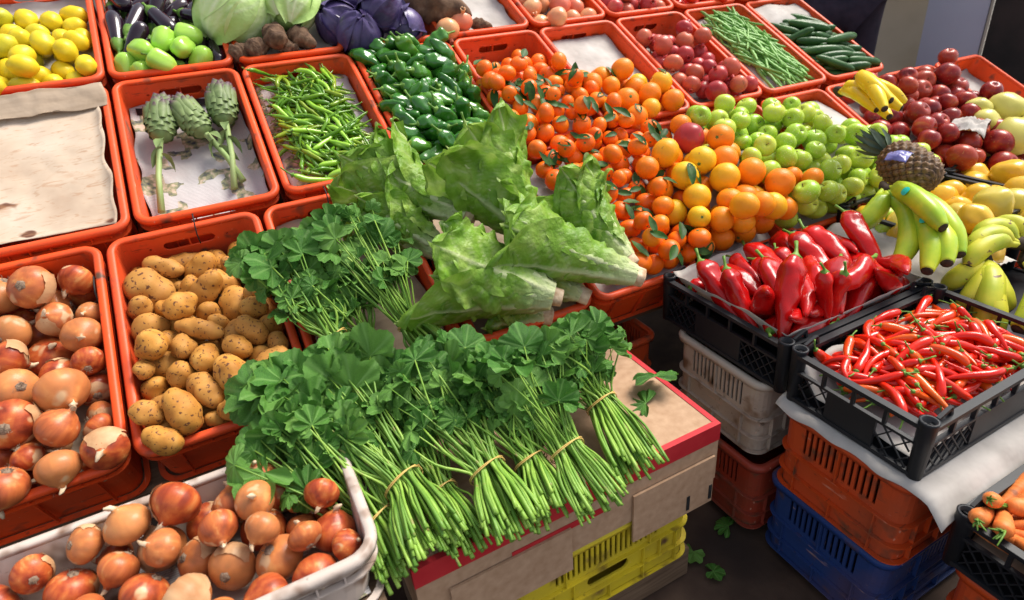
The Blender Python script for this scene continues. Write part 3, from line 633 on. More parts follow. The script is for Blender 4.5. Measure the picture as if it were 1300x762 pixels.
def row_mw(u0, row, raise_=0.0):
    return TS @ Matrix.Translation((u0*CW+.0035, (row-1)*ROWL+.006, raise_))
OFF1 = -.2
G_ROW = 'orange plastic crates on the sloping display'
row_words = {1: 'front row', 2: 'middle row', 3: 'back row'}
for u, d in enumerate(('onions', 'big potatoes', 'leafy green bunches', 'romaine lettuces', 'loose tangerines', 'large oranges', 'green apples', 'green apples and the pineapple', 'the nearest red apples', 'the farthest red apples', 'pale yellow quinces')):
    crate('orange plastic crate in the front row holding %s' % d, G_ROW, row_mw(OFF1+u+(.02 if u >= 3 else 0), 1, -.012), 'orange_plastic')
for u, d in enumerate(('only a stained old paper sheet', 'three artichokes on newspaper', 'thin green chillies', 'dark green peppers', 'tangerines with leaves', 'a dozen oranges and bare white paper', 'dark red pomegranates', 'green beans', 'dark green cucumbers')):
    crate('orange plastic crate in the middle row holding %s' % d, G_ROW, row_mw(u, 2), 'orange_plastic')
for u, d in enumerate(('lemons', 'black aubergines and pale peppers', 'pale cabbages and hairy taro roots', 'purple cabbages', 'one large brown yam', 'pale pink pomegranates', 'deep red pomegranates', 'tomatoes nearest the pomegranates', 'tomatoes behind the beans')):
    crate('orange plastic crate in the back row holding %s' % d, G_ROW, row_mw(u, 3, .004), 'orange_plastic')
# cord ties that join the rims of neighbouring rows
for px, py, d in ((120, 362, 'onion crate'), (246, 281, 'potato crate'), (413, 245, 'leafy greens crate')):
    P = on_slope(px, py, -.004); g = Geo(); u_ = TS.to_3x3()
    pts = [P + u_ @ Vector(q) for q in ((0, .026, -.012), (.001, .018, .004), (.001, .0, .0065), (0, -.02, .003), (-.001, -.028, -.014), (0, -.03, -.04))]
    g.tube(pts, .0014, 6); tag(link('cord_tie', g.make('cord_tie', True), None, M['black_tape']), 'black cord tie knotted over the back rim of the %s' % d, 'cord', 'cord ties on the crate rims')
# sheets of paper
def sheet(label, mw, x0, x1, y0, y1, hf, mat, amp=.006, sc_=9, seed=0, rot=0, name='paper_sheet', cat='paper', n=34, curl=.0, th=.0008):
    V = []; F = []; cx, cy = (x0+x1)/2, (y0+y1)/2
    for s in (0, 1):
        for j in range(n+1):
            for i in range(n+1):
                x = x0+(x1-x0)*i/n; y = y0+(y1-y0)*j/n
                ex = noise.noise(Vector((x*14, y*14, seed)))*.010
                e = min(i, n-i, j, n-j)
                wx = x+(ex if e < 2 else 0); wy = y+(noise.noise(Vector((x*14, y*14, seed+9)))*.010 if e < 2 else 0)
                dx, dy = wx-cx, wy-cy; wx, wy = cx+dx*math.cos(rot)-dy*math.sin(rot), cy+dx*math.sin(rot)+dy*math.cos(rot)
                z = hf(wx, wy)+amp*(noise.noise(Vector((x*sc_, y*sc_, seed)))+.5*abs(noise.noise(Vector((x*sc_*3, y*sc_*3, seed+4)))))+(curl*max(0, 1-e/3.)**2 if curl else 0)
                V.append((wx, wy, z-s*th))
    k = (n+1)*(n+1); W_ = n+1
    for j in range(n):
        for i in range(n):
            a = j*W_+i; F.append((a, a+1, a+W_+1, a+W_)); F.append((k+a, k+a+W_, k+a+W_+1, k+a+1))
    for i in range(n):
        F.append((i+1, i, k+i, k+i+1)); a = n*W_+i; F.append((a, a+1, k+a+1, k+a)); b = i*W_; F.append((b, b+W_, k+b+W_, k+b)); c = i*W_+n; F.append((c+W_, c, k+c, k+c+W_))
    return tag(link(name, mesh(name, V, F), None, M[mat], mw), label, cat)
FLOORS = {'onion_crate': 0.0472, 'potato_crate': 0.0708, 'pale_crate_onions': 0.0269, 'lemon_crate': 0.0337, 'pale_pomegranate_crate': 0.0372, 'back_pomegranate_crate': 0.0412, 'tomato_crate_a': 0.0278, 'tomato_crate_b': 0.0246, 'aubergine_crate': 0.0519, 'chilli_crate': 0.0, 'green_pepper_crate': 0.0443, 'fruit_heap': 0.0304, 'orange_crate': 0.0224, 'pomegranate_crate': 0.0518, 'bean_crate': 0.0, 'cucumber_crate': 0.0196, 'red_apple_heap': 0.0366, 'quince_heap': 0.0461, 'melon_heap': 0.0141, 'red_pepper_crate': 0.0641, 'red_chilli_crate': 0.0, 'carrot_crate': 0.0462}
def liner(u0, row, h, label, mat, amp=.006, seed=0, hf=None, **k):
    x0 = u0*CW+.026; x1 = (u0+1)*CW-.026; y0 = (row-1)*ROWL+.03; y1 = row*ROWL-.03
    edge = lambda x, y: max(0, 1-min(x-x0, x1-x, y-y0, y1-y)/.02)
    f = hf or (lambda x, y: h+.010*edge(x, y)**2)
    return sheet(label, TS, x0, x1, y0, y1, f, mat, amp, seed=seed, **k)
liner(0, 2, -.012, 'stained beige paper sheet with rusty scratches covering an empty crate', 'stained_paper', .010, 1, sc_=5)
sheet('brown packing paper folded behind the stained beige sheet', TS, .035, .30, 2*ROWL-.10, 2*ROWL-.035, lambda x, y: .0+.02*(y-2*ROWL+.1)/.07, 'brown_paper', .008, seed=3)
liner(1, 2, -.080, 'printed newspaper sheet under the three artichokes', 'newspaper', .010, 2, sc_=8)
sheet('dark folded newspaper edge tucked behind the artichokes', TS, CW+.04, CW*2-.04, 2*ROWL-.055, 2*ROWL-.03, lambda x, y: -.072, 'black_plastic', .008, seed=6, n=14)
bump = lambda u0, a, b: (lambda x, y: a+b*math.sin(math.pi*min(1, max(0, (x-u0*CW-.02)/(CW-.04))))*math.sin(math.pi*min(1, max(0, (y-ROWL)/ROWL)))**.5)
liner(2, 2, 0, 'crumpled newspaper lining the green chilli crate', 'newspaper', .004, 5, hf=lambda x, y: bump(2, -.060, .03)(x, y))
liner(3, 2, FLOORS['green_pepper_crate']-.006-.09, 'crumpled newspaper lining the green pepper crate', 'newspaper', .004, 6)
liner(4, 2, -.080, 'white paper lining the leafy tangerine crate', 'paper', .004, 7, hf=lambda x, y: FLOORS['fruit_heap']-.128+.075*min(1, max(0, (1.92*ROWL-y)/(.6*ROWL))))
liner(5, 2, -.04, 'clean white paper with torn corner behind the dozen oranges', 'paper', .006, 8, hf=lambda x, y: -.09+.045*min(1, max(0, (y-ROWL-.12)/.10)))
liner(6, 2, FLOORS['pomegranate_crate']-.107, 'white paper lining the dark pomegranate crate', 'paper', .006, 9, hf=lambda x, y: FLOORS['pomegranate_crate']-.098-.05*min(1, max(0, (y-ROWL)/ROWL)))
liner(7, 2, 0, 'white paper lining the green bean crate', 'paper', .004, 10, hf=lambda x, y: bump(7, -.052, .035)(x, y))
liner(8, 2, -.07, 'white paper folded up behind the cucumbers', 'paper', .008, 11, hf=lambda x, y: FLOORS['cucumber_crate']-.088+.05*min(1, max(0, (y-ROWL-.28)/.12)))
for u0, nm, d in ((0, 'lemon_crate', 'lemon'), (1, 'aubergine_crate', 'aubergine'), (5, 'pale_pomegranate_crate', 'pale pomegranate'), (6, 'back_pomegranate_crate', 'deep red pomegranate')):
    liner(u0, 3, FLOORS[nm]-(.1 if u0 != 0 else .09)-.008, 'white paper lining the %s crate' % d, 'paper', .004, 12+u0)
for u0, nm, d in ((7, 'tomato_crate_a', 'nearer tomato'), (8, 'tomato_crate_b', 'farther tomato')):
    liner(u0, 3, FLOORS[nm]-.098, 'white paper lining the %s crate' % d, 'paper', .004, 20+u0)
for u0, d, h in ((2, 'pale cabbage', -.045), (3, 'purple cabbage', -.06), (4, 'brown yam', -.04)):
    liner(u0, 3, h, 'pale paper sheet under the %s' % d, 'paper', .008, 30+u0)
liner(OFF1, 1, FLOORS['onion_crate']-.138, 'brown paper lining the onion crate', 'brown_paper', .004, 40, hf=lambda x, y: FLOORS['onion_crate']-.138-.06*min(1, max(0, y/ROWL))**1.2)
liner(OFF1+1, 1, FLOORS['potato_crate']-.138, 'newspaper lining the potato crate', 'newspaper', .004, 41, hf=lambda x, y: FLOORS['potato_crate']-.138-.06*min(1, max(0, y/ROWL))**1.2)
liner(OFF1+2, 1, -.07, 'brown packing paper under the leafy green bunches', 'brown_paper', .010, 42)
liner(OFF1+3.02, 1, -.07, 'brown packing paper under the romaine lettuces', 'brown_paper', .010, 43)
for k, d in ((4, 'loose tangerines'), (5, 'large oranges'), (6, 'green apples'), (7, 'pineapple')):
    liner(OFF1+k+.02, 1, 0, 'white paper sheet under the %s' % d, 'paper', .003, 44+k, hf=lambda x, y: FLOORS['fruit_heap']-.082+.035*math.sin(math.pi*min(1, max(0, y/ROWL))))
for k, d in ((8, 'nearest red apples'), (9, 'farthest red apples')):
    liner(OFF1+k+.02, 1, FLOORS['red_apple_heap']-.098, 'white paper sheet under the %s' % d, 'paper', .004, 54+k)
liner(OFF1+10.02, 1, FLOORS['melon_heap']-.098, 'white paper sheet under the pale yellow quinces', 'paper', .004, 66)
# crumpled paper scrap among the red apples
P = on_slope(1232, 158, .07); g = Geo(); mw = Matrix.Translation(P) @ Matrix.Rotation(.4, 4, 'Z')
sheet('crumpled white paper scrap lying on the red apples', mw, -.07, .07, -.045, .045, lambda x, y: .012-3.5*x*x-4*y*y, 'paper', .02, 30, 77, name='paper_scrap', n=22)
# ------------------------------------------------------------------ heaps of produce
# each line: variant, size in per cent, place in half millimetres, turn (x y z of its quaternion, in 300ths)
HEAPS = [
('onion_crate', 'r', 'onion', [
9,82,183,1100,-230,215,77,-151,4,77,253,922,-93,73,-110,98,5,106,380,902,-195,-35,-197,-169,8,118,127,894,-68,208,-178,-25,0,118,256,835,6,36,288,72,7,92,291,823,-134,36,
-212,-38,3,99,385,872,-59,156,122,-219,0,103,46,772,-37,172,-192,-117,2,95,299,717,-66,50,11,-240,1,68,406,719,-92,-21,-80,287,5,100,162,704,-70,-239,-91,-143,7,118,255,
607,-149,-22,40,-172,3,97,386,599,-53,103,46,-82,6,105,156,568,-42,226,157,68,8,93,289,480,-96,49,-268,-74,1,81,397,473,-50,-115,-219,-147,9,102,183,431,-34,-30,-277,-57,
3,124,321,360,-18,180,-44,141,0,85,394,280,-133,58,251,64,3,56,278,316,-157,63,-198,138,6,59,99,365,-59,126,155,24,4,121,174,284,-7,-282,10,7,2,102,306,209,4,53,149,188,6,
71,404,204,-61,-141,194,-180,2,104,436,77,10,68,-66,199,1,94,302,68,4,230,49,-36,2,104,158,59,9,-178,-213,114,9,73,206,160,-34,119,251,-58,9,106,-7,662,-110,-156,-74,65,7,
100,60,436,-131,120,-194,-63,2,105,24,249,-18,-103,-13,-27,2,108,21,901,-194,-177,-110,215,0,92,140,836,-196,7,-59,175,0,92,94,718,-180,-205,-30,-113,3,92,106,231,-123,86,
209,-150,3,92,389,400,-141,-256,-46,-1,2,92,15,107,-111,-96,-48,104,2,92,113,595,-165,132,68,-259,4,92,389,769,-187,39,18,280,5,92,389,107,-111,166,-173,148,3,92,177,489,
-152,-189,-146,178,8,92,166,349,-136,245,-6,-69,3,92,-17,537,-158,-81,-183,2,2,92,-17,772,-188,96,138,248,3,92,389,646,-171,183,-62,229,6,92,140,112,-111,-108,206,187,4,
92,242,229,-123,131,33,-185,0,92,0,320,-132,138,-139,24,5,92,216,738,-183,-181,139,160,6,92,389,523,-156,-281,104,20,2,92,239,912,-206,164,-229,-104,2,92,265,107,-111,1,
-164,56,]),
('potato_crate', 'r', 'potato', [
6,128,730,927,-176,43,-5,4,2,66,581,919,-186,220,-203,10,10,107,686,878,-110,236,-37,-67,3,108,823,838,-135,265,3,127,3,93,987,889,-170,-243,171,-26,1,105,894,728,-128,
106,51,-113,8,124,628,771,-110,28,83,-128,17,71,760,744,-136,17,190,-156,6,132,809,668,-88,-154,-118,-24,2,78,584,666,-71,228,-5,193,2,112,604,563,-93,-199,-39,221,2,94,
731,588,-17,-18,49,100,3,85,817,579,-113,-193,-79,-201,13,75,840,500,-98,-92,-191,-123,2,68,1003,590,-52,-231,-76,149,2,76,984,501,-36,180,-45,-53,6,107,777,458,-21,-44,
21,-83,17,74,957,383,-10,110,27,-144,8,62,673,641,-85,-28,127,260,2,67,666,471,-75,-241,124,76,16,79,1013,644,-143,-186,48,-98,2,96,618,421,13,-200,67,-154,2,78,709,403,
-27,184,-211,35,17,80,778,333,-27,154,-230,-11,3,81,893,325,-7,149,-115,-99,3,85,959,273,-78,-39,-193,58,17,75,681,290,-54,-221,-71,-186,2,61,785,215,-93,108,-131,200,2,
100,854,204,27,-132,-182,161,16,99,985,207,-7,100,-20,35,2,82,587,295,-85,-15,-182,-14,13,91,754,187,-12,135,-106,-120,17,92,675,122,15,178,-83,-165,2,76,567,157,3,-77,59,
-84,15,94,841,66,15,-139,-31,-88,17,73,598,43,5,-278,110,18,10,88,781,79,-65,4,-272,26,2,68,960,47,11,-255,119,75,2,75,1030,220,-94,-121,-64,194,2,65,1035,306,-40,50,24,
-205,2,60,574,349,-17,102,224,53,3,89,1026,417,-88,-170,-127,-187,13,77,950,795,-139,-63,146,-54,8,72,1008,745,-98,162,-242,-67,2,85,1020,111,-17,7,167,-4,4,90,627,197,
-77,-13,64,292,1,90,747,312,-108,-109,-143,196,5,90,1037,761,-169,-118,-90,177,4,90,730,534,-114,258,-148,38,9,90,911,429,-96,268,127,-36,9,90,897,115,-63,207,-78,-27,0,
90,826,729,-167,-89,-35,159,9,90,920,590,-112,102,59,206,5,90,696,824,-178,96,284,-16,1,90,737,131,-89,254,58,29,4,90,858,271,-84,-89,-64,228,5,90,635,646,-155,4,-10,-60,
4,90,622,389,-97,-77,-288,25,7,90,895,890,-177,-175,-233,63,5,90,968,167,-100,37,122,255,2,90,606,95,-75,-258,24,4,7,90,998,338,-110,27,271,126,7,90,765,415,-118,8,98,283,
2,90,1020,523,-121,-222,-181,54,0,90,605,479,-135,-234,-12,16,]),
('pale_crate_onions', 'f', 'onion', [
0,81,450,-305,-91,-9,-179,-38,5,90,512,-312,23,-37,19,295,6,105,644,-322,42,-29,-237,153,0,85,663,-432,-88,-56,274,15,8,80,781,-361,-10,-138,11,12,6,75,869,-318,29,0,17,
-273,5,67,963,-400,-45,86,251,-57,6,60,1020,-424,-105,250,-64,-153,9,82,850,-432,38,92,-21,81,0,71,947,-476,-98,118,129,242,7,75,1027,-475,7,5,-231,172,0,75,263,-301,-30,
52,-227,-188,2,77,399,-302,3,238,130,128,9,77,475,-396,-42,254,59,-136,3,76,595,-426,-3,-20,-86,184,1,76,744,-457,17,207,104,-70,3,72,857,-536,28,235,-1,-134,7,72,954,
-591,-10,-65,156,242,5,65,1052,-650,-46,128,-60,262,8,62,801,-292,-104,-143,-167,84,5,95,954,-679,-82,-2,153,-254,8,95,825,-679,-82,-42,-132,146,4,95,846,-430,-82,27,39,
166,7,95,194,-445,-82,174,-140,-197,1,95,1031,-549,-82,48,41,293,9,95,386,-485,-82,-83,-104,110,5,95,162,-320,-82,-63,-168,220,4,95,573,-344,-82,-3,-112,-250,0,95,751,
-517,-82,-120,210,101,6,95,364,-678,-82,-115,229,-66,1,95,697,-679,-82,-103,252,-114,3,95,532,-488,-82,83,-256,5,5,95,466,-599,-82,189,-96,206,8,95,346,-363,-82,-102,-275,
46,9,95,1031,-322,-82,95,-211,175,5,95,235,-679,-82,-105,-44,5,2,95,273,-547,-82,254,-79,-69,5,95,699,-315,-82,-131,246,111,4,95,633,-568,-82,218,-34,155,8,95,903,-315,
-82,-146,53,152,1,95,873,-559,-82,257,146,49,4,95,149,-583,-82,62,-124,4,5,95,568,-679,-82,253,30,-2,]),
('lemon_crate', 'r', 'lemon', [
2,106,365,2428,15,171,190,128,1,103,95,2313,-42,154,170,-159,0,101,278,2313,25,-247,-119,64,5,108,248,2570,-43,156,201,-138,1,90,379,2167,-53,178,-182,59,5,104,394,2728,
-51,97,-159,-88,5,91,433,2581,-65,-180,169,-109,2,105,172,2773,-30,108,230,34,3,105,461,2341,16,-212,-188,92,1,108,281,2773,-55,231,-189,11,5,104,120,2582,-56,-75,-51,22,
0,92,82,2389,32,-30,-41,19,0,102,285,2200,45,7,-193,226,4,103,134,2130,11,-15,-211,200,4,95,507,2467,-17,-263,117,5,3,94,498,2675,-63,-283,-18,-25,0,103,200,2432,17,96,
-192,-207,1,94,419,2285,-63,-82,35,-170,5,94,540,2206,4,-66,34,-194,4,104,124,2213,-59,-60,293,23,2,91,528,2564,-65,202,219,32,2,94,344,2524,-63,-195,-177,88,3,98,316,
2264,-61,102,278,23,5,108,203,2325,-56,-1,-21,242,3,94,475,2174,-63,-177,168,-135,1,96,525,2307,-62,-199,-172,83,0,97,323,2647,-62,-13,34,288,5,92,432,2424,-65,230,-171,
-65,0,90,182,2491,-65,61,250,154,3,102,94,2699,-58,-68,8,-187,2,105,502,2782,-58,27,217,198,1,105,283,2410,-57,-84,-102,228,1,100,105,2424,-60,-264,103,-14,5,91,204,2673,
-65,72,-243,-159,4,107,257,2168,-56,-266,26,14,]),
('pale_pomegranate_crate', 'r', 'pale_pomegranate', [
1,100,3441,2311,-22,-15,-9,30,5,88,3310,2792,22,-95,-269,57,3,92,3296,2110,20,40,259,-12,0,95,3514,2560,41,-156,-94,-44,1,87,3286,2402,57,-98,-273,72,3,88,3478,2179,-59,
-139,-150,197,2,89,3612,2572,-58,50,-96,-176,1,104,3392,2544,-47,-227,-130,-28,0,91,3487,2780,-57,199,-48,-186,3,96,3645,2415,7,-151,54,-177,2,102,3154,2567,59,-219,36,
196,1,98,3214,2316,-27,274,-5,98,3,100,3252,2610,-50,268,131,-23,4,87,3348,2207,-59,172,-7,-27,1,100,3511,2443,-50,-29,234,-151,4,100,3216,2464,-50,157,-122,224,3,89,3612,
2180,-58,-25,181,-234,3,89,3579,2311,-58,-150,-147,193,5,94,3609,2711,-54,-202,-146,-140,5,96,3374,2694,-53,211,-43,-138,2,88,3209,2179,-59,-79,-44,38,3,86,3345,2408,-60,
-137,-260,-20,2,91,3209,2748,-57,-55,-142,152,]),
('back_pomegranate_crate', 'r', 'pomegranate', [
2,88,3772,2388,15,-178,-209,85,3,101,3962,2369,-45,-122,-96,-243,3,88,4044,2645,-54,166,-189,3,1,97,3961,2267,54,-105,195,78,0,89,4118,2171,0,64,-101,202,3,85,4107,2754,
-56,60,81,169,4,90,3823,2568,0,72,152,-40,1,103,3982,2514,-43,4,-290,-73,5,99,4102,2398,-47,148,17,222,3,90,3840,2702,43,-263,-104,-38,2,97,4211,2310,-48,-224,-34,195,1,
93,4233,2621,-48,149,-135,220,0,87,3819,2171,2,91,220,-147,3,89,4043,2260,-53,-26,143,-166,2,94,4233,2445,-50,-188,133,-36,4,90,4235,2177,-53,-73,168,26,4,90,3916,2639,
-53,-162,250,40,4,98,4125,2538,-47,-158,206,-110,2,98,3976,2760,-47,171,-35,163,0,89,3857,2456,-53,142,-229,-113,2,98,3841,2292,-47,85,185,193,5,91,4234,2754,-52,3,44,
-236,4,87,3844,2784,-55,27,-97,99,5,94,3938,2180,-50,253,-92,132,]),
('tomato_crate_a', 'r', 'tomato', [
0,99,4790,2127,25,-31,-9,213,2,90,4823,2534,46,23,-54,200,2,94,4543,2435,-40,66,127,74,4,99,4506,2158,45,29,121,-248,5,93,4862,2306,-9,4,72,54,5,93,4743,2252,-67,29,54,
-282,2,110,4696,2571,25,20,18,229,3,102,4551,2544,22,115,40,-26,2,98,4675,2423,6,-68,69,70,5,108,4463,2278,42,-40,65,-216,5,91,4657,2283,4,45,-35,-42,2,94,4682,2171,-2,66,
-17,218,2,94,4438,2477,-66,-60,-138,-229,5,96,4630,2509,-65,221,175,59,1,93,4480,2585,-67,-149,-67,-245,4,105,4855,2195,-59,162,-149,-12,0,108,4853,2475,-58,-161,220,83,3,
107,4572,2189,-58,-226,-149,-127,4,102,4443,2356,-61,-281,-58,-69,2,106,4770,2372,-58,174,-44,239,2,102,4564,2318,-61,183,48,-172,5,102,4443,2176,-61,-282,51,75,2,110,
4800,2600,-56,-214,-22,-69,]),
('tomato_crate_b', 'r', 'tomato', [
3,98,5241,2426,-70,-22,56,209,2,103,5198,2605,-15,42,69,-158,4,100,5187,2346,5,-44,-102,-220,5,92,5054,2463,1,-102,-87,36,5,108,5427,2139,25,38,-47,293,2,107,5035,2201,18,
55,92,-242,2,92,5480,2411,-74,6,61,123,2,92,5483,2525,-74,64,-67,283,5,92,5264,2216,28,-83,65,186,2,91,5384,2586,-74,-54,-46,289,5,104,5394,2268,24,-86,81,31,3,109,5148,
2139,56,-51,-92,-116,2,104,5311,2366,14,-47,-36,232,1,92,5391,2340,-74,80,-105,-100,5,97,5379,2470,-71,-206,165,123,3,92,5282,2536,-74,-148,-66,42,2,106,5104,2278,-65,208,
125,-130,2,107,5336,2179,-64,-38,-42,-236,4,98,5108,2540,-70,-36,-245,81,1,93,5124,2411,-73,-114,-192,11,4,105,5475,2222,-66,172,-10,-67,1,107,5191,2179,-65,-51,-26,-269,
1,99,5264,2284,-69,83,199,169,]),
('aubergine_crate', 'r', 'aubergine', [
2,78,698,2711,-47,64,-28,-206,3,81,803,2568,10,219,151,80,2,86,933,2516,25,217,-134,-97,0,79,1099,2558,8,-101,22,-134,3,85,918,2661,-10,175,49,161,1,84,772,2367,-10,258,
81,113,4,86,862,2315,-44,52,-18,-192,4,81,1016,2428,-57,-21,9,-209,4,82,1162,2308,-57,-27,20,-216,3,83,698,2503,-4,205,192,87,2,79,998,2716,-56,284,93,30,4,85,863,2835,
-57,-192,-61,51,4,79,1164,2602,-58,-22,12,-219,2,88,737,2815,16,194,-136,-100,3,83,917,2516,-57,169,74,106,1,82,756,2437,-57,272,121,22,1,85,948,2284,-56,194,210,71,0,81,
1094,2877,-58,-190,-94,74,1,84,770,2870,-56,199,55,82,0,81,1094,2670,-57,-230,-146,51,2,81,915,2744,-57,172,72,116,1,84,1092,2398,-56,212,204,40,3,83,770,2613,-57,196,136,
110,]),
('aubergine_crate', 'r', 'pale_pepper', [
0,85,712,2233,-36,-8,-162,105,1,85,809,2246,27,97,-115,-95,1,85,915,2305,38,-108,211,-141,3,85,995,2239,21,70,-195,-156,1,85,1049,2342,29,290,-29,-31,1,85,1078,2204,-32,
140,-101,120,1,85,885,2142,15,282,-49,-83,0,85,794,2169,-44,-165,-19,106,]),
('chilli_crate', 'r', 'green_chilli', [
3,99,1431,1290,-58,35,7,231,0,100,1450,1358,-52,-283,-68,6,7,107,1448,1832,-55,33,-16,-147,6,100,1679,1580,-49,21,67,255,1,107,1494,1594,-42,-120,-262,79,3,103,1560,1567,
-35,148,-121,-132,11,116,1421,1803,-58,-27,-25,-147,0,115,1476,1228,-56,-273,113,3,6,101,1695,1147,-73,-235,173,-23,6,106,1466,1241,-54,-14,3,193,11,96,1636,1642,-45,-3,
-58,264,5,95,1576,1824,-48,224,170,40,8,102,1610,1728,-45,28,21,263,4,111,1418,1527,-53,45,-11,122,4,108,1608,1434,-34,6,10,284,8,100,1675,1287,-60,-33,34,-94,9,105,1477,
1244,-46,18,-7,-231,5,119,1544,1913,-54,179,-206,-89,6,102,1513,1360,-44,-272,-33,9,9,117,1483,1248,-53,-125,-272,17,5,99,1530,1563,-39,-13,11,15,2,111,1579,1181,-58,114,
17,-23,9,99,1399,1727,-63,59,-26,0,9,116,1445,1611,-50,-298,14,-34,3,101,1544,1572,-39,262,-99,-43,9,104,1521,1243,-53,47,29,175,5,110,1689,1457,-54,204,212,40,6,115,1541,
1864,-48,-18,39,187,5,105,1544,1858,-50,77,232,153,9,119,1696,1548,-57,46,69,265,2,110,1424,1728,-55,291,-62,32,10,99,1603,1228,-55,151,242,86,6,104,1422,1319,-58,-254,
110,-58,6,112,1460,1346,-48,25,11,-139,7,104,1689,1508,-53,27,37,-159,7,119,1454,1578,-44,-283,60,-49,6,99,1466,1710,-45,44,-15,-192,9,113,1513,1791,-47,10,52,233,4,105,
1619,1920,-60,52,-53,-168,7,100,1570,1636,-36,-207,206,-57,6,102,1436,1355,-41,-194,-99,95,5,117,1622,1806,-48,207,-171,-88,7,102,1389,1709,-45,-113,62,-155,2,112,1606,
1799,-49,103,2,-65,0,113,1533,1173,-58,-246,-123,44,10,113,1438,1686,-49,-33,-30,287,7,104,1467,1531,-35,86,-10,-157,4,115,1559,1305,-39,22,8,114,2,98,1681,1729,-57,126,
43,-12,0,116,1478,1533,-37,-278,-83,33,8,112,1572,1723,-42,2,-9,265,4,120,1429,1516,-51,81,-61,-105,7,114,1723,1196,-72,25,40,192,3,97,1619,1467,-43,81,-7,-7,4,112,1572,
1158,-52,-264,116,32,11,96,1383,1485,-57,-228,149,-69,4,107,1692,1525,-56,49,26,-26,9,101,1724,1275,-55,-223,2,47,8,97,1634,1832,-54,40,40,243,11,101,1400,1617,-55,-10,
-47,176,0,113,1655,1860,-57,-243,26,-8,4,113,1706,1343,-60,220,-190,-72,8,111,1418,1532,-47,-272,124,10,9,101,1703,1730,-63,238,-182,-7,11,97,1496,1412,-43,70,289,3,0,118,
1408,1371,-51,245,-104,-36,5,119,1463,1226,-48,280,-102,-32,10,104,1447,1472,-43,125,75,182,2,110,1623,1385,-39,206,195,74,0,111,1435,1600,-50,-244,154,-40,8,102,1390,
1479,-63,-11,-48,-16,10,102,1425,1415,-47,-129,-72,140,10,98,1701,1460,-60,45,-6,287,3,107,1389,1731,-64,262,131,29,6,105,1621,1369,-45,-11,55,-64,9,109,1723,1607,-65,53,
72,195,11,97,1618,1413,-46,-49,5,-2,6,108,1656,1627,-43,-294,14,40,6,101,1684,1713,-55,6,37,-176,4,106,1651,1268,-57,120,22,-14,1,103,1668,1345,-57,-280,58,8,0,100,1518,
1788,-46,-288,57,-9,9,108,1448,1882,-61,-247,163,-42,10,102,1386,1414,-64,-11,-51,33,4,96,1500,1498,-39,249,-140,-65,2,117,1612,1275,-42,25,21,11,11,117,1527,1207,-49,28,
-25,290,7,97,1526,1627,-39,20,7,-126,8,112,1600,1616,-40,-89,53,-121,6,109,1465,1661,-38,-223,-200,18,8,112,1655,1633,-44,157,88,132,1,104,1413,1209,-69,-234,150,-64,4,
117,1490,1803,-45,150,146,121,1,118,1506,1296,-41,75,-8,63,5,111,1626,1452,-44,-35,49,-120,1,119,1684,1623,-56,-268,117,-7,11,98,1525,1794,-39,297,-4,-40,0,102,1445,1894,
-62,-233,-153,68,1,118,1460,1688,-50,16,-30,-68,9,103,1680,1238,-52,36,75,219,11,105,1622,1137,-64,-14,27,-140,4,96,1423,1770,-51,-12,-14,67,2,105,1662,1371,-49,35,20,
-186,9,117,1582,1624,-40,-274,122,-3,6,114,1391,1500,-61,-261,80,-64,1,109,1493,1227,-29,-54,-150,248,3,99,1473,1667,-27,127,148,154,8,109,1414,1821,-40,52,19,242,10,108,
1442,1241,-33,-154,-60,86,11,114,1648,1163,-45,-86,-49,125,4,104,1392,1425,-39,-229,-191,30,9,101,1480,1233,-32,91,153,212,1,109,1599,1568,-18,223,22,7,9,110,1423,1324,
-28,-240,129,-70,0,112,1431,1889,-48,13,-16,-10,1,100,1570,1654,-25,-211,183,-57,10,98,1621,1518,-25,181,209,76,7,120,1671,1906,-51,-267,-81,57,5,119,1466,1402,-27,-88,66,
-80,0,100,1410,1722,-37,-241,44,-5,11,107,1705,1584,-44,237,-170,-61,2,106,1562,1396,-23,-186,-230,-52,10,96,1371,1456,-56,24,9,253,4,102,1569,1744,-27,45,122,238,8,114,
1558,1787,-27,-166,-250,-15,3,105,1495,1679,-26,-23,36,-103,1,113,1704,1275,-52,78,160,217,3,100,1638,1170,-42,229,-156,-50,4,95,1672,1761,-40,15,100,268,2,111,1607,1648,
-21,274,-33,-39,5,104,1525,1740,-27,99,46,19,11,113,1593,1152,-30,295,8,39,2,115,1572,1867,-32,-237,180,-33,11,97,1577,1675,-24,222,197,-15,10,110,1637,1730,-32,264,-124,
-57,1,107,1457,1753,-31,-84,-281,60,10,110,1424,1706,-29,-64,-73,210,1,106,1565,1719,-25,-236,-167,59,8,107,1471,1347,-29,-161,-238,86,7,98,1401,1503,-35,-177,162,-110,6,
116,1522,1459,-26,70,4,120,7,95,1431,1156,-49,252,-103,-106,1,113,1533,1339,-30,19,117,257,0,119,1667,1511,-37,173,243,-30,11,110,1601,1242,-36,75,42,18,0,114,1598,1773,
-31,253,-98,-67,6,100,1535,1740,-24,267,-97,-5,11,96,1439,1282,-30,-216,-192,68,1,105,1708,1795,-55,-245,-23,54,3,112,1460,1915,-42,-183,45,-134,11,111,1524,1880,-20,248,
168,2,6,117,1508,1201,-35,-149,162,-101,3,99,1529,1887,-32,274,-118,28,5,107,1694,1315,-52,-72,-276,49,11,114,1656,1909,-46,202,-151,-94,6,106,1564,1255,-27,-297,-36,2,2,
110,1413,1599,-33,233,-163,-33,10,99,1504,1669,-29,-139,123,-125,10,113,1672,1478,-29,-298,-35,9,5,98,1635,1813,-29,144,242,80,0,99,1721,1298,-51,-157,-245,73,9,106,1527,
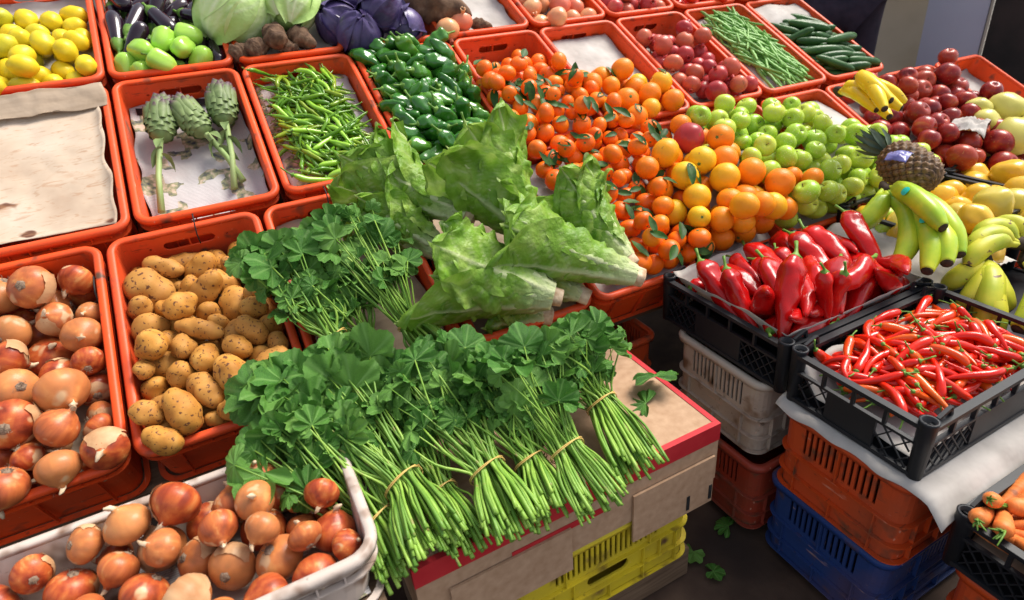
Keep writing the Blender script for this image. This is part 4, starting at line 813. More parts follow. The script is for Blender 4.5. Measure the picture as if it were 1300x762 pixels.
1904,-36,264,-142,0,11,111,1584,1599,-28,-43,-9,-161,6,103,1661,1252,-48,-168,-96,114,1,106,1406,1733,-44,-257,-140,26,0,109,1590,1791,-20,-5,-15,-119,3,108,1463,1462,-22,
4,-30,-136,0,119,1528,1859,-33,282,21,27,7,113,1629,1181,-41,-259,131,-27,0,114,1475,1443,-32,293,30,-7,7,112,1479,1471,-26,-268,128,2,9,97,1385,1907,-55,-280,19,-4,5,104,
1427,1170,-44,251,-7,-53,7,114,1720,1184,-61,2,7,113,3,118,1676,1793,-43,-84,33,-25,10,97,1443,1321,-21,233,-182,-22,1,108,1432,1493,-28,54,-58,-155,6,116,1502,1541,-23,
-206,40,-7,2,106,1592,1352,-30,-62,-31,257,4,101,1720,1804,-59,-99,-46,156,4,104,1620,1898,-6,26,-64,-163,4,119,1385,1611,-22,-211,111,-81,0,97,1642,1867,-10,-151,17,-16,
0,100,1510,1600,-8,59,-36,-170,5,112,1445,1237,-5,-143,83,-134,0,110,1528,1171,-1,214,190,48,10,118,1488,1427,-1,-110,44,59,7,114,1555,1155,-7,-101,134,-135,1,114,1427,
1707,-16,-181,53,-97,4,100,1500,1148,-10,-130,22,16,10,108,1518,1517,-4,-12,-21,-83,11,105,1426,1436,-12,-119,162,-188,0,113,1707,1412,-24,216,-205,0,11,95,1414,1757,-16,
-104,-66,128,9,97,1617,1160,-3,-158,191,-93,10,111,1444,1911,-18,72,79,138,9,99,1513,1779,-4,-291,18,34,11,95,1601,1747,-6,-226,181,-46,10,117,1565,1604,-4,238,-170,-31,2,
106,1405,1488,-22,38,-2,14,5,102,1385,1502,-22,107,-51,-127,1,95,1454,1705,-7,-245,-37,-17,2,118,1631,1770,-11,145,-108,-139,2,115,1443,1851,-14,104,-102,-163,0,114,1614,
1149,-7,-18,87,251,6,117,1671,1884,-10,-81,51,-196,0,109,1728,1493,-31,-54,-6,114,0,106,1696,1607,-22,-232,-25,20,10,108,1509,1854,-6,-279,100,-43,2,107,1689,1860,-19,
-210,-199,47,0,102,1644,1574,-13,-81,-140,209,8,110,1400,1801,-20,76,181,217,5,118,1523,1363,-7,262,117,27,11,106,1630,1490,1,198,134,135,3,96,1493,1464,-10,178,-10,27,1,
115,1624,1529,-10,-186,-61,2,0,107,1670,1768,-17,208,-211,-21,10,118,1679,1325,-19,-14,-9,57,7,106,1578,1694,0,-125,10,-2,0,106,1677,1898,-16,-101,-120,184,4,100,1407,
1911,-21,161,-62,-69,7,117,1585,1860,-4,-219,136,-68,10,105,1588,1236,-6,2,19,214,0,109,1729,1606,-27,254,-136,-45,2,101,1578,1773,1,-170,-231,54,10,108,1576,1236,-6,184,
-69,-6,3,101,1409,1877,-21,-66,-244,145,3,105,1541,1293,-5,-120,-17,179,5,118,1562,1335,-4,-91,-81,237,1,112,1701,1197,-27,100,14,192,2,103,1628,1730,-10,57,212,168,1,103,
1507,1300,-7,255,-140,-68,9,114,1485,1696,0,-27,-40,156,7,96,1579,1285,-11,-97,-189,179,5,106,1390,1566,-14,97,-3,-97,6,100,1710,1307,-24,-14,-41,237,6,98,1638,1314,-13,
-156,-229,66,10,97,1612,1389,-8,264,-67,17,11,120,1720,1211,-28,-201,-217,30,4,107,1692,1651,-20,116,55,31,3,113,1538,1389,-4,32,-5,-298,1,103,1689,1275,-21,-138,55,-116,
4,96,1708,1442,-23,-247,-40,-3,1,118,1484,1257,0,80,-44,-124,6,106,1598,1690,0,-206,128,-93,2,119,1591,1393,-2,133,-105,-120,8,118,1596,1527,-8,134,148,174,7,98,1383,1346,
-29,-80,40,-98,11,102,1556,1513,-6,-62,-71,170,6,113,1510,1203,-7,-126,-232,98,10,101,1595,1877,-8,-72,51,-214,4,111,1382,1301,-29,-221,-197,41,7,170,1750,1151,1,85,-29,
97,11,200,1636,1120,-4,-135,-17,33,3,170,1437,1098,-8,-270,33,44,0,160,1575,1189,-4,-29,-2,15,11,100,1420,1796,-22,-64,-35,158,3,100,1667,1885,-30,153,50,105,4,110,1351,
1988,-20,-78,58,59,]),
('green_pepper_crate', 'r', 'green_pepper', [
5,100,1979,1937,-59,111,-36,-106,1,87,2233,1567,-63,12,108,251,5,93,1996,1794,-59,68,288,-39,8,97,2367,1448,-59,-237,109,-50,4,86,2013,1476,-63,16,24,215,9,86,2217,1171,
-64,-296,11,-5,7,100,1990,1640,-58,-209,-23,58,0,94,2080,1339,-61,-206,146,-99,6,110,2357,1728,-56,-27,17,-54,1,86,2334,1942,-64,187,234,4,8,107,2202,1380,-56,-253,-27,31,
5,111,2238,1827,-55,104,-98,-195,4,103,2207,1691,-58,242,-129,-77,2,96,2119,1879,-51,-209,27,8,7,92,2371,1264,-59,64,18,-84,4,94,1962,1192,-61,241,-125,-80,1,94,2364,1128,
-61,290,-76,-12,0,90,2411,1868,-62,-108,118,-177,0,97,2372,1581,-59,-97,5,35,5,99,2087,1130,-58,5,41,293,4,108,1991,1349,-56,-4,9,-80,3,106,2108,1740,-57,69,66,171,2,102,
1991,1571,-58,282,100,-26,3,100,2220,1970,-59,297,5,-33,5,87,2189,1267,-63,87,-25,-98,2,111,2135,1504,-55,96,21,-2,1,87,2168,1527,-1,202,-206,-5,8,95,2394,1539,-17,221,31,
-172,2,88,2000,1983,-24,-81,-231,-168,6,106,2298,1665,-37,-105,-85,258,1,97,2064,1824,-19,231,76,-143,5,98,2075,1619,-31,132,169,201,3,102,2049,1202,-58,14,172,241,9,85,
2230,1218,-32,8,-170,238,2,97,2344,1958,-22,-44,253,154,0,98,1979,1113,-53,-21,61,-50,8,93,2365,1199,-57,12,122,250,7,110,2127,1752,22,205,20,12,1,92,2251,1291,-62,273,
-105,-40,6,103,2360,1802,-57,-257,91,-9,3,97,1976,1736,-55,53,12,-95,0,95,2367,1355,-60,-299,5,0,7,101,2083,1323,4,-191,33,-2,6,108,2112,1159,12,10,274,-121,3,106,2198,
1641,-19,200,-68,60,4,101,1989,1862,-57,289,-64,-41,4,109,1972,1425,-6,59,-145,-70,3,97,2293,1442,-60,284,-85,-41,5,86,2204,1803,-22,192,-123,39,0,104,2113,1945,-29,-160,
-63,222,6,97,2256,1110,-53,289,-15,-59,2,94,2259,1593,-24,-156,60,115,3,111,2258,1931,11,79,197,183,6,93,1990,1510,7,-139,101,-79,1,88,2127,1248,-42,-276,67,64,6,103,2209,
1412,-9,-203,51,-138,4,94,1971,1671,-15,54,-132,-34,5,107,2406,1671,-24,99,-2,-267,7,110,2001,1279,-43,89,42,-64,3,88,2084,1433,-31,-83,-186,-215,0,110,2265,1331,38,-146,
176,35,8,93,2085,1633,33,99,75,39,6,92,2149,1811,38,49,-168,-35,5,98,2090,1107,42,224,-7,-156,9,107,2299,1744,54,-286,53,6,8,101,2361,2011,26,48,111,-272,8,101,2280,1130,
-3,-2,10,276,8,95,2287,1575,34,114,68,240,7,86,1976,1611,10,249,17,-54,8,91,2130,1981,38,-266,46,70,6,99,1975,1725,11,-233,71,44,9,106,2151,1459,41,-113,17,-96,8,101,2173,
1694,38,-216,43,86,4,89,2056,1278,52,173,30,-15,1,85,2403,1606,9,-13,134,-125,1,94,2060,1549,39,235,-43,149,9,107,2357,1865,50,40,-184,181,4,112,2065,1892,45,264,-108,-1,
4,90,1921,1500,21,229,-125,-7,1,97,2387,1311,-26,222,38,-137,1,102,2164,1312,41,242,38,-111,5,88,2232,2014,20,86,60,-97,7,97,2399,1476,-10,-117,173,68,1,95,1972,1845,1,
241,130,14,5,112,2291,1690,40,-124,-82,251,6,102,1938,1242,16,-105,69,-17,6,102,2276,1238,22,-87,-45,264,2,91,2346,1396,0,289,36,-46,9,96,2035,2005,15,-264,109,-17,6,110,
2166,1920,65,-218,87,78,1,111,2221,1102,49,-251,103,124,3,110,2063,1408,37,202,-35,-151,3,100,1959,1170,2,221,15,-55,4,87,2375,1770,-5,164,-5,-83,9,96,1944,1364,41,4,17,
-186,2,108,2280,1472,19,-221,63,-7,6,89,2238,1838,16,-260,59,21,3,102,2195,1217,35,66,-47,-78,9,112,2395,1223,-6,-32,-119,268,6,90,2146,1603,34,-89,-66,103,6,106,1984,
1085,7,-41,179,-236,8,85,2163,1371,30,225,-9,-145,4,95,2379,1134,1,75,127,235,4,93,2057,1690,57,236,-21,-177,9,107,1919,1952,11,-145,68,-150,2,97,2055,1233,32,-100,-99,
259,]),
('fruit_heap', 'r', 'tangerine', [
1,92,2840,103,-14,169,-153,192,0,85,2690,1386,84,-61,-96,89,2,88,2698,1192,22,102,-6,-275,1,96,3006,1193,26,-57,-34,-17,1,98,3023,1608,57,73,130,-26,2,92,2515,1235,24,4,
58,-111,0,85,2588,196,21,-105,-1,-78,2,80,2904,1387,12,3,194,-219,0,94,2788,104,79,235,-80,82,0,95,2516,1706,-57,12,-159,-150,3,79,2711,633,31,251,133,-54,1,93,2666,1136,
104,-25,-255,-83,0,88,2982,1039,22,-179,50,228,1,91,2761,1106,25,-29,146,30,3,93,2967,1705,-58,265,101,-51,1,91,2870,1665,-49,130,44,227,0,91,3116,1354,24,-183,-116,163,0,
94,2618,1530,92,184,205,-110,1,85,2511,1448,107,261,-137,-42,1,86,3262,935,33,-37,-121,-89,0,91,2819,353,27,-48,115,-255,0,84,2515,830,0,-23,298,0,2,79,2718,761,8,143,
-216,45,1,87,2802,1827,-91,193,177,120,2,82,3190,830,52,187,-26,-114,0,95,2682,967,18,-5,-61,285,3,83,2649,867,86,-37,-144,207,2,90,2710,520,75,-75,-199,12,2,97,2901,1791,
-76,130,98,-111,0,79,2559,1373,75,163,131,-201,0,80,2906,836,1,64,-7,-280,1,83,2734,274,119,178,-103,114,1,81,2892,160,50,229,173,1,2,98,2629,723,43,17,-188,-192,2,85,
2772,1518,54,26,130,-149,1,80,2906,536,28,-138,-200,-173,3,84,2673,1716,-66,-278,-49,-90,0,80,2874,933,67,-73,216,16,1,78,2911,1282,16,-131,151,-221,3,100,3032,1426,14,
-140,231,-106,3,93,2858,739,105,-62,158,-35,3,87,3055,1650,-48,58,-167,-81,0,99,2971,107,94,-91,2,133,0,78,2802,580,92,-221,-20,195,2,83,2703,1806,-88,-243,17,168,1,88,
2526,1641,63,255,-98,124,3,91,2936,432,137,178,-13,112,3,89,2798,1215,22,-212,117,-168,2,81,2726,180,106,-165,-211,-125,0,86,3006,943,2,283,-44,-87,3,95,2744,1617,74,119,
271,-43,2,93,2515,1537,55,119,237,18,0,97,2630,384,31,-94,59,-277,2,87,2775,876,85,-99,-93,267,1,95,2897,1130,117,-179,200,-114,2,100,2614,639,120,-37,-106,-123,3,81,2539,
1084,33,-96,278,-16,1,97,3002,817,31,68,-214,75,2,96,3013,1802,-79,23,65,-244,3,100,3139,1153,67,192,-66,219,0,98,3015,737,117,-53,-116,-263,0,97,2640,106,40,32,-292,-58,
3,94,2990,1377,106,43,-217,196,2,81,3076,877,-10,3,-122,-228,0,91,2514,938,51,-266,26,-132,3,94,2946,1495,-6,255,-138,-6,1,98,2899,329,111,65,-231,164,3,83,2596,1770,-42,
-162,152,-179,1,84,3123,991,73,249,-152,70,2,86,3179,903,-12,144,203,160,0,86,2828,251,92,-35,-138,-183,1,78,2796,1285,89,124,-89,114,2,92,2898,1185,24,-56,-28,68,0,96,
2930,733,22,15,63,-176,3,99,2714,1298,28,-280,-9,75,3,92,2806,202,4,-178,172,-58,1,96,3107,782,15,-130,-267,-30,3,98,2915,1900,-102,82,173,22,1,98,2794,694,28,126,-110,
188,0,93,3140,1456,3,124,224,-155,2,91,2796,1027,-35,283,-36,51,1,92,2813,501,34,216,49,-18,0,92,2946,104,-14,17,-146,-167,0,98,2896,430,35,13,70,272,1,97,2718,313,24,237,
-41,-25,2,97,2711,862,2,-24,-198,193,0,94,3008,1306,25,-45,160,49,2,91,2891,277,15,-79,-220,16,3,93,2842,1465,1,-55,99,-252,3,92,2629,573,33,61,-32,-26,0,95,2776,1729,-62,
80,-73,-271,0,95,2908,969,-21,-190,-55,-198,1,92,2702,1538,-18,-77,-89,21,1,96,3275,784,15,243,21,-89,3,92,2734,103,-14,-161,-158,-148,0,92,2515,1600,-32,-117,-75,257,3,
99,2599,894,-3,273,-23,-44,0,96,2622,1422,13,-99,266,-65,2,93,2597,1167,25,-24,97,-168,3,98,2877,1065,28,-140,-87,126,0,92,2969,206,5,134,-62,188,0,99,3108,1743,-63,222,
-105,31,1,93,2515,1816,-84,12,-224,199,3,92,2730,1438,6,45,27,257,3,94,2639,1067,25,-66,-119,51,0,92,3081,1069,24,181,-12,238,1,98,2621,1630,-37,265,99,-96,0,92,3100,1249,
24,-217,-200,45,3,99,2694,203,9,67,-193,-43,3,97,2736,423,34,-83,0,-283,3,99,2563,1001,-25,217,-173,110,3,93,3337,872,-2,-53,32,-75,0,92,3097,392,29,252,17,149,1,90,3104,
971,-24,102,2,254,2,93,2596,1525,-14,81,246,135,1,95,3053,105,-12,2,281,-59,2,91,2615,1854,-95,-65,-120,-222,1,94,3171,316,23,164,117,-216,3,95,2954,1601,-31,-87,-132,198,
0,91,2514,1441,5,162,28,38,2,95,3063,1532,-14,-97,-112,-260,1,96,2808,808,11,144,105,235,3,92,2885,634,30,276,24,-13,3,98,2518,727,24,5,-89,-75,1,95,2806,1363,26,156,18,
-211,2,99,2538,107,-9,-53,-216,-191,1,94,2602,1297,26,119,-192,-161,3,92,3067,584,32,-47,209,30,2,98,2806,922,-9,41,-54,104,2,98,2771,1621,-34,76,-9,287,0,90,3048,692,23,
126,125,-240,]),
('fruit_heap', 'r', 'pomegranate', [
0,121,3358,719,110,-207,126,-122,]),
('fruit_heap', 'r', 'orange', [
1,97,3118,633,140,-188,-137,-65,3,97,3256,505,168,94,-154,2,0,95,3469,615,180,-133,-82,248,0,98,3405,484,150,194,-75,161,3,81,3416,854,81,-158,65,152,0,93,3119,454,140,16,
154,-68,3,99,3297,358,168,52,245,-35,1,101,3465,343,173,-210,35,143,1,104,3371,239,98,217,-59,194,0,95,3554,221,190,115,256,89,3,91,3095,313,132,-5,-282,86,2,87,3432,118,
157,-68,-149,190,1,80,3132,151,123,-100,220,-85,3,81,3250,113,109,3,38,-108,1,88,3187,119,238,-240,56,-162,0,80,3316,112,215,-10,281,-86,2,79,2980,589,110,226,45,107,0,70,
3024,200,127,-54,-99,274,3,76,3759,185,193,125,-171,194,2,82,3237,232,151,-70,-70,-207,2,81,3552,113,106,291,31,-63,1,77,3744,276,118,-40,237,179,1,95,3325,572,54,-190,
-183,134,2,85,3427,393,43,-60,-241,161,0,87,3696,384,43,251,122,55,2,87,3173,118,3,-204,-162,-15,0,87,3179,541,48,8,-83,277,0,86,2998,326,36,235,-162,-84,3,93,3503,278,36,
100,273,-72,2,86,3321,117,2,216,6,-187,2,90,3586,599,49,241,-169,18,2,95,3457,141,14,-118,-128,175,3,90,3238,417,48,41,205,-186,3,90,3471,-68,-19,105,225,155,1,94,3497,
754,37,131,-127,56,1,85,3249,226,21,194,-82,-133,2,90,3011,477,50,120,-271,11,0,91,3222,673,44,10,5,-268,0,95,3645,252,33,84,-199,65,3,89,3088,225,24,-152,203,51,]),
('fruit_heap', 'r', 'green_apple', [
1,88,4063,110,112,-57,138,131,1,89,3847,818,80,83,-69,277,3,86,3641,964,24,-60,-150,244,0,85,3939,654,61,-76,-99,143,0,99,4519,117,54,-87,64,263,0,85,4148,108,-9,-112,-45,
-165,1,95,4256,696,117,-40,-125,-69,3,83,4468,261,125,-55,-104,270,1,83,4236,451,163,-63,-80,265,1,89,3677,828,86,42,110,-275,2,96,3886,-71,-24,42,13,289,0,87,4123,839,84,
-6,11,-189,1,83,4758,107,110,-91,-93,-120,0,88,4457,518,49,29,-10,170,3,83,4022,392,145,-8,-12,-297,2,99,4635,118,124,-73,-106,79,0,83,4610,414,125,-63,-143,54,2,83,3731,
726,151,-38,-16,-19,3,88,3745,-220,16,43,-19,293,3,89,4755,322,76,-7,-98,-254,0,84,3629,-121,6,-113,103,-8,0,87,4157,-106,62,141,0,205,2,97,4275,252,137,95,-108,-239,2,98,
4127,483,115,-61,9,124,3,94,4129,676,124,-155,-45,249,3,94,4586,289,128,-124,73,262,2,92,4420,-93,45,-98,-111,85,1,89,4129,269,115,-52,-117,-213,0,92,3855,225,111,-57,
-118,235,3,84,3595,462,138,-80,148,-95,0,95,3975,-214,102,90,-37,-183,1,93,4397,701,46,88,27,-192,3,87,4648,220,45,19,-158,-245,0,90,4199,166,81,132,18,70,2,88,3945,110,
95,71,-81,240,2,93,4307,113,113,101,-72,-257,3,82,3705,630,74,-25,100,282,1,85,4268,570,141,57,69,85,3,93,3974,898,65,56,-117,-268,2,99,3780,391,156,102,85,133,0,95,4041,
-59,-25,-70,-105,-231,3,90,3866,489,156,-151,-35,-254,0,93,4020,740,137,-28,58,292,1,84,4336,-163,-5,-128,81,119,3,92,3803,931,99,-26,134,182,0,95,3731,115,82,38,-125,263,
0,100,3652,118,188,0,-133,-191,0,91,3704,495,167,83,-74,-36,0,93,4013,542,138,44,36,-235,2,99,4323,352,61,-29,145,229,1,98,3581,694,147,-30,79,263,2,90,3822,612,65,-8,17,
283,2,99,4412,428,140,-64,-123,224,2,92,4009,243,128,49,73,-178,2,95,3905,377,115,44,57,290,3,87,4801,214,98,-26,108,236,1,91,3536,847,127,118,-2,-243,0,84,4414,165,100,
53,-59,-250,2,88,3837,110,146,-114,68,258,2,95,3616,336,139,82,-111,230,0,82,4304,830,67,-69,-84,206,2,91,4745,160,5,137,-126,-43,3,98,4130,372,41,-204,-103,-11,1,91,4221,
282,26,180,135,198,1,98,4002,335,37,133,-171,205,2,91,3736,894,2,164,228,-93,3,100,3956,774,28,72,-46,99,1,92,4081,740,28,-70,-127,-262,1,94,3582,858,10,-18,-281,40,0,91,
4267,112,-4,-224,129,-78,2,94,4241,-91,-26,-259,-46,-70,0,98,3808,461,46,133,191,-188,0,98,4347,581,46,-53,260,118,3,95,4529,245,22,-224,12,-133,0,99,3921,532,48,-18,244,
33,3,90,4093,212,14,-72,-45,242,0,96,3638,-269,-24,80,-251,136,0,94,3816,332,34,122,-263,-73,3,96,3453,623,42,40,154,-54,0,97,4579,548,46,-129,204,125,3,98,3754,-99,-22,
244,-151,11,3,93,4019,113,-2,47,-187,106,1,97,3945,217,20,235,145,-82,0,90,4404,111,-5,98,181,-207,0,94,3690,515,45,57,203,-19,0,98,4456,352,39,205,-201,52,0,96,4104,-179,
-24,251,148,37,0,90,4633,111,-5,79,-8,-231,3,99,3772,726,35,-165,49,-238,2,99,3628,117,2,43,32,294,0,94,4208,772,25,67,-239,168,2,99,3972,-171,-22,-4,111,143,0,94,4681,
468,44,-43,-37,-37,3,95,4086,586,44,22,231,140,2,94,3565,398,40,231,163,-88,2,98,4269,473,46,-2,95,278,3,93,4502,-156,-26,34,218,149,2,99,3531,-192,-22,-83,-100,248,2,99,
3858,118,3,149,-250,58,0,92,3495,503,43,-72,-165,-67,2,90,4470,798,18,53,268,-76,3,92,4212,604,41,191,-158,-125,3,90,3858,-230,-28,-23,162,157,3,91,4644,348,34,-97,180,
215,1,100,4334,219,22,269,-61,-99,1,96,3639,722,33,213,-148,3,2,99,3877,952,-5,195,-226,-23,2,93,3774,214,16,41,281,-55,]),
('orange_crate', 'r', 'orange', [
1,88,3209,1567,-86,-267,51,-29,3,83,3285,1487,-12,-125,71,-252,0,93,3405,1455,43,-173,-47,-24,1,83,3150,1394,27,187,-102,-211,2,75,3275,1365,8,-9,225,-20,0,89,3457,1344,
-26,241,-122,131,3,92,3212,1281,-84,30,117,-59,3,92,3297,1215,11,89,-3,-114,3,89,3603,1290,29,-150,123,228,1,94,3462,1211,24,-222,93,88,1,92,3560,1106,39,257,14,121,1,79,
3391,1096,22,241,127,70,3,90,3265,1058,8,155,-71,204,1,78,3165,1191,13,174,135,-44,3,64,3632,1177,2,-195,154,-165,2,75,3428,1242,-97,186,-139,-186,0,84,3354,1143,-90,-243,
169,31,1,81,3341,1569,-92,-228,-25,-167,3,82,3547,1272,-91,-41,223,57,2,85,3445,1463,-89,177,-39,237,3,84,3340,1327,-90,-147,227,-119,1,82,3583,1456,-91,126,-233,-31,1,85,
3206,1418,-89,-60,-99,-257,1,84,3223,1144,-89,-22,-283,-89,3,83,3572,1146,-90,-187,-201,-110,]),
('pomegranate_crate', 'r', 'pomegranate', [
2,84,4018,1234,59,61,-90,-228,2,80,4207,1519,-54,-78,284,-47,2,88,3828,1460,22,-124,-208,177,0,87,4009,1553,-6,172,-37,-31,1,84,4086,1379,3,25,-281,-22,2,80,4242,1378,-32,
-34,-249,-164,3,95,3855,1626,41,-207,-129,-62,2,82,4261,1153,4,-153,-255,-31,2,90,4115,1698,-4,-42,37,-45,3,84,3945,1354,1,218,104,-170,0,92,3939,1761,-42,124,-240,124,0,
79,3832,1248,5,-74,-208,191,0,87,4228,1662,45,-98,-250,134,2,95,3922,1118,35,240,-8,-54,0,88,4207,1827,-1,22,157,176,0,93,4144,1266,72,-7,241,18,2,79,4071,1793,-78,231,
-93,135,1,79,4099,1115,58,-174,92,115,0,84,3819,1789,1,145,-58,127,3,89,4014,1660,-73,131,-187,163,1,81,3892,1652,-78,63,-50,47,2,84,4239,1631,-73,34,-262,-132,2,86,3832,
1355,-46,-136,-232,130,0,84,4095,1482,-59,130,153,7,3,84,3982,1868,-96,199,215,-23,2,81,4196,1741,-86,-120,274,12,0,79,4029,1288,-44,136,221,-41,2,80,3982,1448,-59,-162,
102,143,0,83,4029,1151,-28,-62,-289,14,2,79,4159,1300,-45,-231,3,-33,2,80,3936,1222,-37,144,-4,86,3,83,3863,1847,-95,-200,135,-125,3,88,4147,1183,-28,223,128,31,0,88,3823,
1553,-63,-246,-85,-54,]),
('bean_crate', 'r', 'bean', [
1,96,4722,1818,-26,152,-143,-139,4,98,4829,1295,-41,-192,190,-82,1,99,4765,1641,-19,31,-64,-214,2,104,4831,1252,-54,-152,187,-145,0,99,4725,1374,-23,-1,24,-196,1,101,4626,
1375,-18,-230,190,-9,11,99,4499,1423,-42,-4,-15,-148,8,86,4771,1313,-37,234,-177,-48,6,95,4568,1762,-29,275,-116,25,1,101,4617,1480,-9,22,-35,-196,7,101,4511,1513,-33,238,
-180,-10,6,90,4646,1257,-28,48,-42,-231,1,87,4698,1844,-31,270,-130,-11,3,97,4701,1879,-34,-230,158,-68,6,97,4709,1655,-19,229,-193,-2,0,95,4627,1749,-19,27,-27,-214,9,
104,4644,1586,-14,-6,-2,-164,8,99,4788,1546,-35,260,-145,-30,4,104,4804,1758,-44,245,-164,-41,10,87,4790,1268,-45,-179,227,-62,1,91,4729,1808,-30,170,-246,11,10,89,4707,
1626,-18,179,-204,-88,8,86,4623,1466,-16,-64,50,-179,5,96,4598,1844,-26,101,-276,-60,5,101,4512,1432,-35,-2,8,-205,1,88,4712,1475,-21,94,-15,-100,7,104,4699,1724,-13,-110,
70,-164,6,96,4684,1637,-15,28,-35,-199,1,101,4824,1231,-54,17,-7,-211,2,96,4499,1207,-51,86,-75,-207,3,95,4515,1666,-35,-130,223,-120,1,94,4562,1568,-21,-209,209,-35,9,98,
4641,1557,-14,20,-19,-161,8,92,4751,1497,-26,-117,83,-126,1,105,4567,1657,-20,262,-139,-13,1,103,4506,1530,-35,-178,231,-45,10,91,4637,1860,-30,225,-186,-24,10,89,4491,
1773,-46,-223,63,-91,8,104,4550,1224,-40,-227,195,-11,6,100,4761,1278,-36,-227,195,11,6,100,4683,1420,-15,235,-172,-46,1,92,4814,1412,-45,2,-32,-248,4,98,4498,1780,-42,
-152,208,-117,4,89,4631,1605,-15,-220,75,-51,8,105,4531,1515,-21,18,-6,-175,7,104,4711,1613,-16,208,-133,-87,6,105,4500,1771,-41,-228,182,-54,0,92,4511,1642,-35,-231,172,
-67,3,91,4792,1489,-36,193,-112,-116,8,87,4633,1826,-27,-78,40,-180,2,96,4725,1582,-19,39,-47,-211,6,99,4768,1451,-29,218,-206,-13,10,104,4769,1663,-26,-232,143,-41,10,90,
4607,1754,-21,-153,85,-131,2,99,4795,1527,-35,-61,55,-243,3,94,4786,1316,-26,170,-220,-88,5,92,4651,1857,-29,-30,7,-186,11,91,4773,1340,-29,178,-231,-43,8,94,4753,1254,
-40,-72,137,-239,1,90,4517,1621,-34,-167,243,-32,2,98,4623,1711,-11,-191,197,-99,4,103,4823,1272,-49,53,-98,-217,0,93,4687,1326,-23,-245,168,-20,10,95,4537,1486,-28,-128,
231,-114,7,100,4575,1305,-28,1,12,-227,4,99,4794,1281,-26,-144,145,-117,7,104,4599,1415,-17,93,-93,-180,8,97,4502,1798,-43,-38,-12,-139,9,99,4705,1559,-9,39,-36,-181,10,
89,4751,1205,-42,217,-144,-98,8,93,4822,1723,-43,24,2,-196,4,88,4660,1287,-25,236,-176,-45,4,90,4788,1335,-29,-252,124,-25,2,89,4827,1189,-57,-232,156,-37,11,88,4609,1440,
-18,-7,10,-172,10,104,4657,1443,-13,-140,110,-130,4,86,4764,1655,-29,197,-188,-84,7,102,4771,1881,-44,68,-41,-123,7,100,4664,1214,-32,229,-145,-80,6,88,4786,1514,-34,2,-3,
-208,11,89,4785,1850,-44,222,-200,2,9,93,4655,1415,-14,225,-186,-45,1,95,4671,1894,-34,45,-56,-170,2,87,4552,1557,-20,-152,233,-91,9,85,4748,1839,-38,-19,6,-167,3,103,
4618,1855,-15,-232,115,-100,7,102,4818,1779,-32,-57,50,-193,11,99,4506,1854,-38,-117,150,-196,11,103,4675,1661,-7,-87,17,-56,1,100,4802,1619,-18,-183,238,-12,7,92,4681,
1655,-6,82,-91,-201,3,100,4707,1873,-17,163,-79,-79,2,94,4643,1318,-1,-201,221,-17,3,104,4576,1775,-14,-261,129,-51,2,102,4540,1814,-25,160,-178,-119,10,97,4499,1477,-22,
-159,146,-140,1,85,4682,1213,-24,182,-166,-124,11,91,4683,1856,-16,-80,64,-220,7,91,4633,1208,-34,210,-144,-96,4,98,4786,1862,-29,-102,92,-195,9,92,4716,1482,-2,8,-22,
-262,7,103,4707,1541,0,199,-150,-98,10,100,4630,1214,-22,-186,186,-70,2,104,4682,1735,-5,-58,21,-114,11,94,4531,1456,-15,-243,149,-51,7,103,4534,1435,-15,73,-67,-184,1,95,
4523,1670,-13,215,-198,-42,4,104,4644,1525,1,202,-221,-10,9,91,4819,1580,-36,-210,195,-55,4,101,4575,1568,-3,-249,154,-38,10,87,4746,1820,-23,-236,178,-45,5,102,4656,1672,
1,-73,97,-187,11,86,4500,1369,-34,-170,129,-136,0,102,4725,1333,-12,-259,151,-13,8,102,4604,1737,-4,17,-24,-227,11,86,4726,1817,-12,-95,81,-215,8,90,4737,1549,0,202,-145,
-125,1,104,4503,1413,-21,203,-147,-81,3,102,4537,1773,-17,206,-157,-58,0,100,4681,1219,-28,-239,112,-45,5,88,4648,1465,7,49,-22,-163,9,96,4673,1896,-25,43,-52,-127,9,96,
4586,1448,-2,-212,155,-77,7,100,4561,1589,2,-109,93,-169,10,98,4784,1847,-30,222,-188,-35,7,95,4677,1807,-10,136,-259,-57,8,90,4669,1544,2,-181,117,-113,9,88,4578,1520,-5,
-29,15,-184,4,103,4668,1562,11,-80,133,-222,9,88,4579,1267,-26,138,-131,-174,5,104,4508,1684,-21,243,-173,-7,0,87,4542,1625,-6,230,-173,-58,4,101,4659,1435,8,-186,209,-76,
2,101,4675,1236,-16,12,-1,-169,8,95,4799,1205,-35,-254,74,-26,6,97,4652,1630,5,233,-173,-43,4,91,4746,1380,-14,162,-249,-37,6,104,4587,1756,-6,240,-179,26,5,90,4664,1250,
-15,45,-33,-271,2,88,4641,1768,-2,144,-170,-138,4,87,4700,1461,3,165,-185,-126,10,99,4583,1814,-12,80,-100,-191,3,98,4504,1636,-17,-27,9,-172,11,101,4819,1875,-45,117,-88,
-183,0,99,4812,1778,-22,-222,123,-79,0,98,4717,1898,6,-190,75,-131,7,95,4739,1538,17,-24,4,-101,2,86,4675,1359,26,94,-126,-209,4,103,4702,1239,0,-93,78,-145,6,99,4814,
1337,-3,173,-134,-128,10,92,4721,1874,4,-72,14,-103,4,86,4639,1342,21,243,-164,-45,6,98,4603,1459,20,-43,61,-173,9,95,4548,1745,13,72,-51,-172,10,88,4720,1715,17,-94,136,
-196,7,87,4566,1738,15,-219,181,-52,5,86,4570,1489,16,-85,69,-175,11,100,4595,1392,16,-179,240,6,8,92,4582,1565,28,99,-187,-196,8,96,4746,1840,7,68,-63,-227,5,105,4735,
1462,17,79,-68,-219,11,95,4612,1291,9,32,-15,-204,11,86,4771,1611,11,94,-54,-145,9,87,4558,1809,7,-156,121,-157,0,92,4628,1606,24,65,-23,-157,2,93,4767,1902,-3,180,-194,
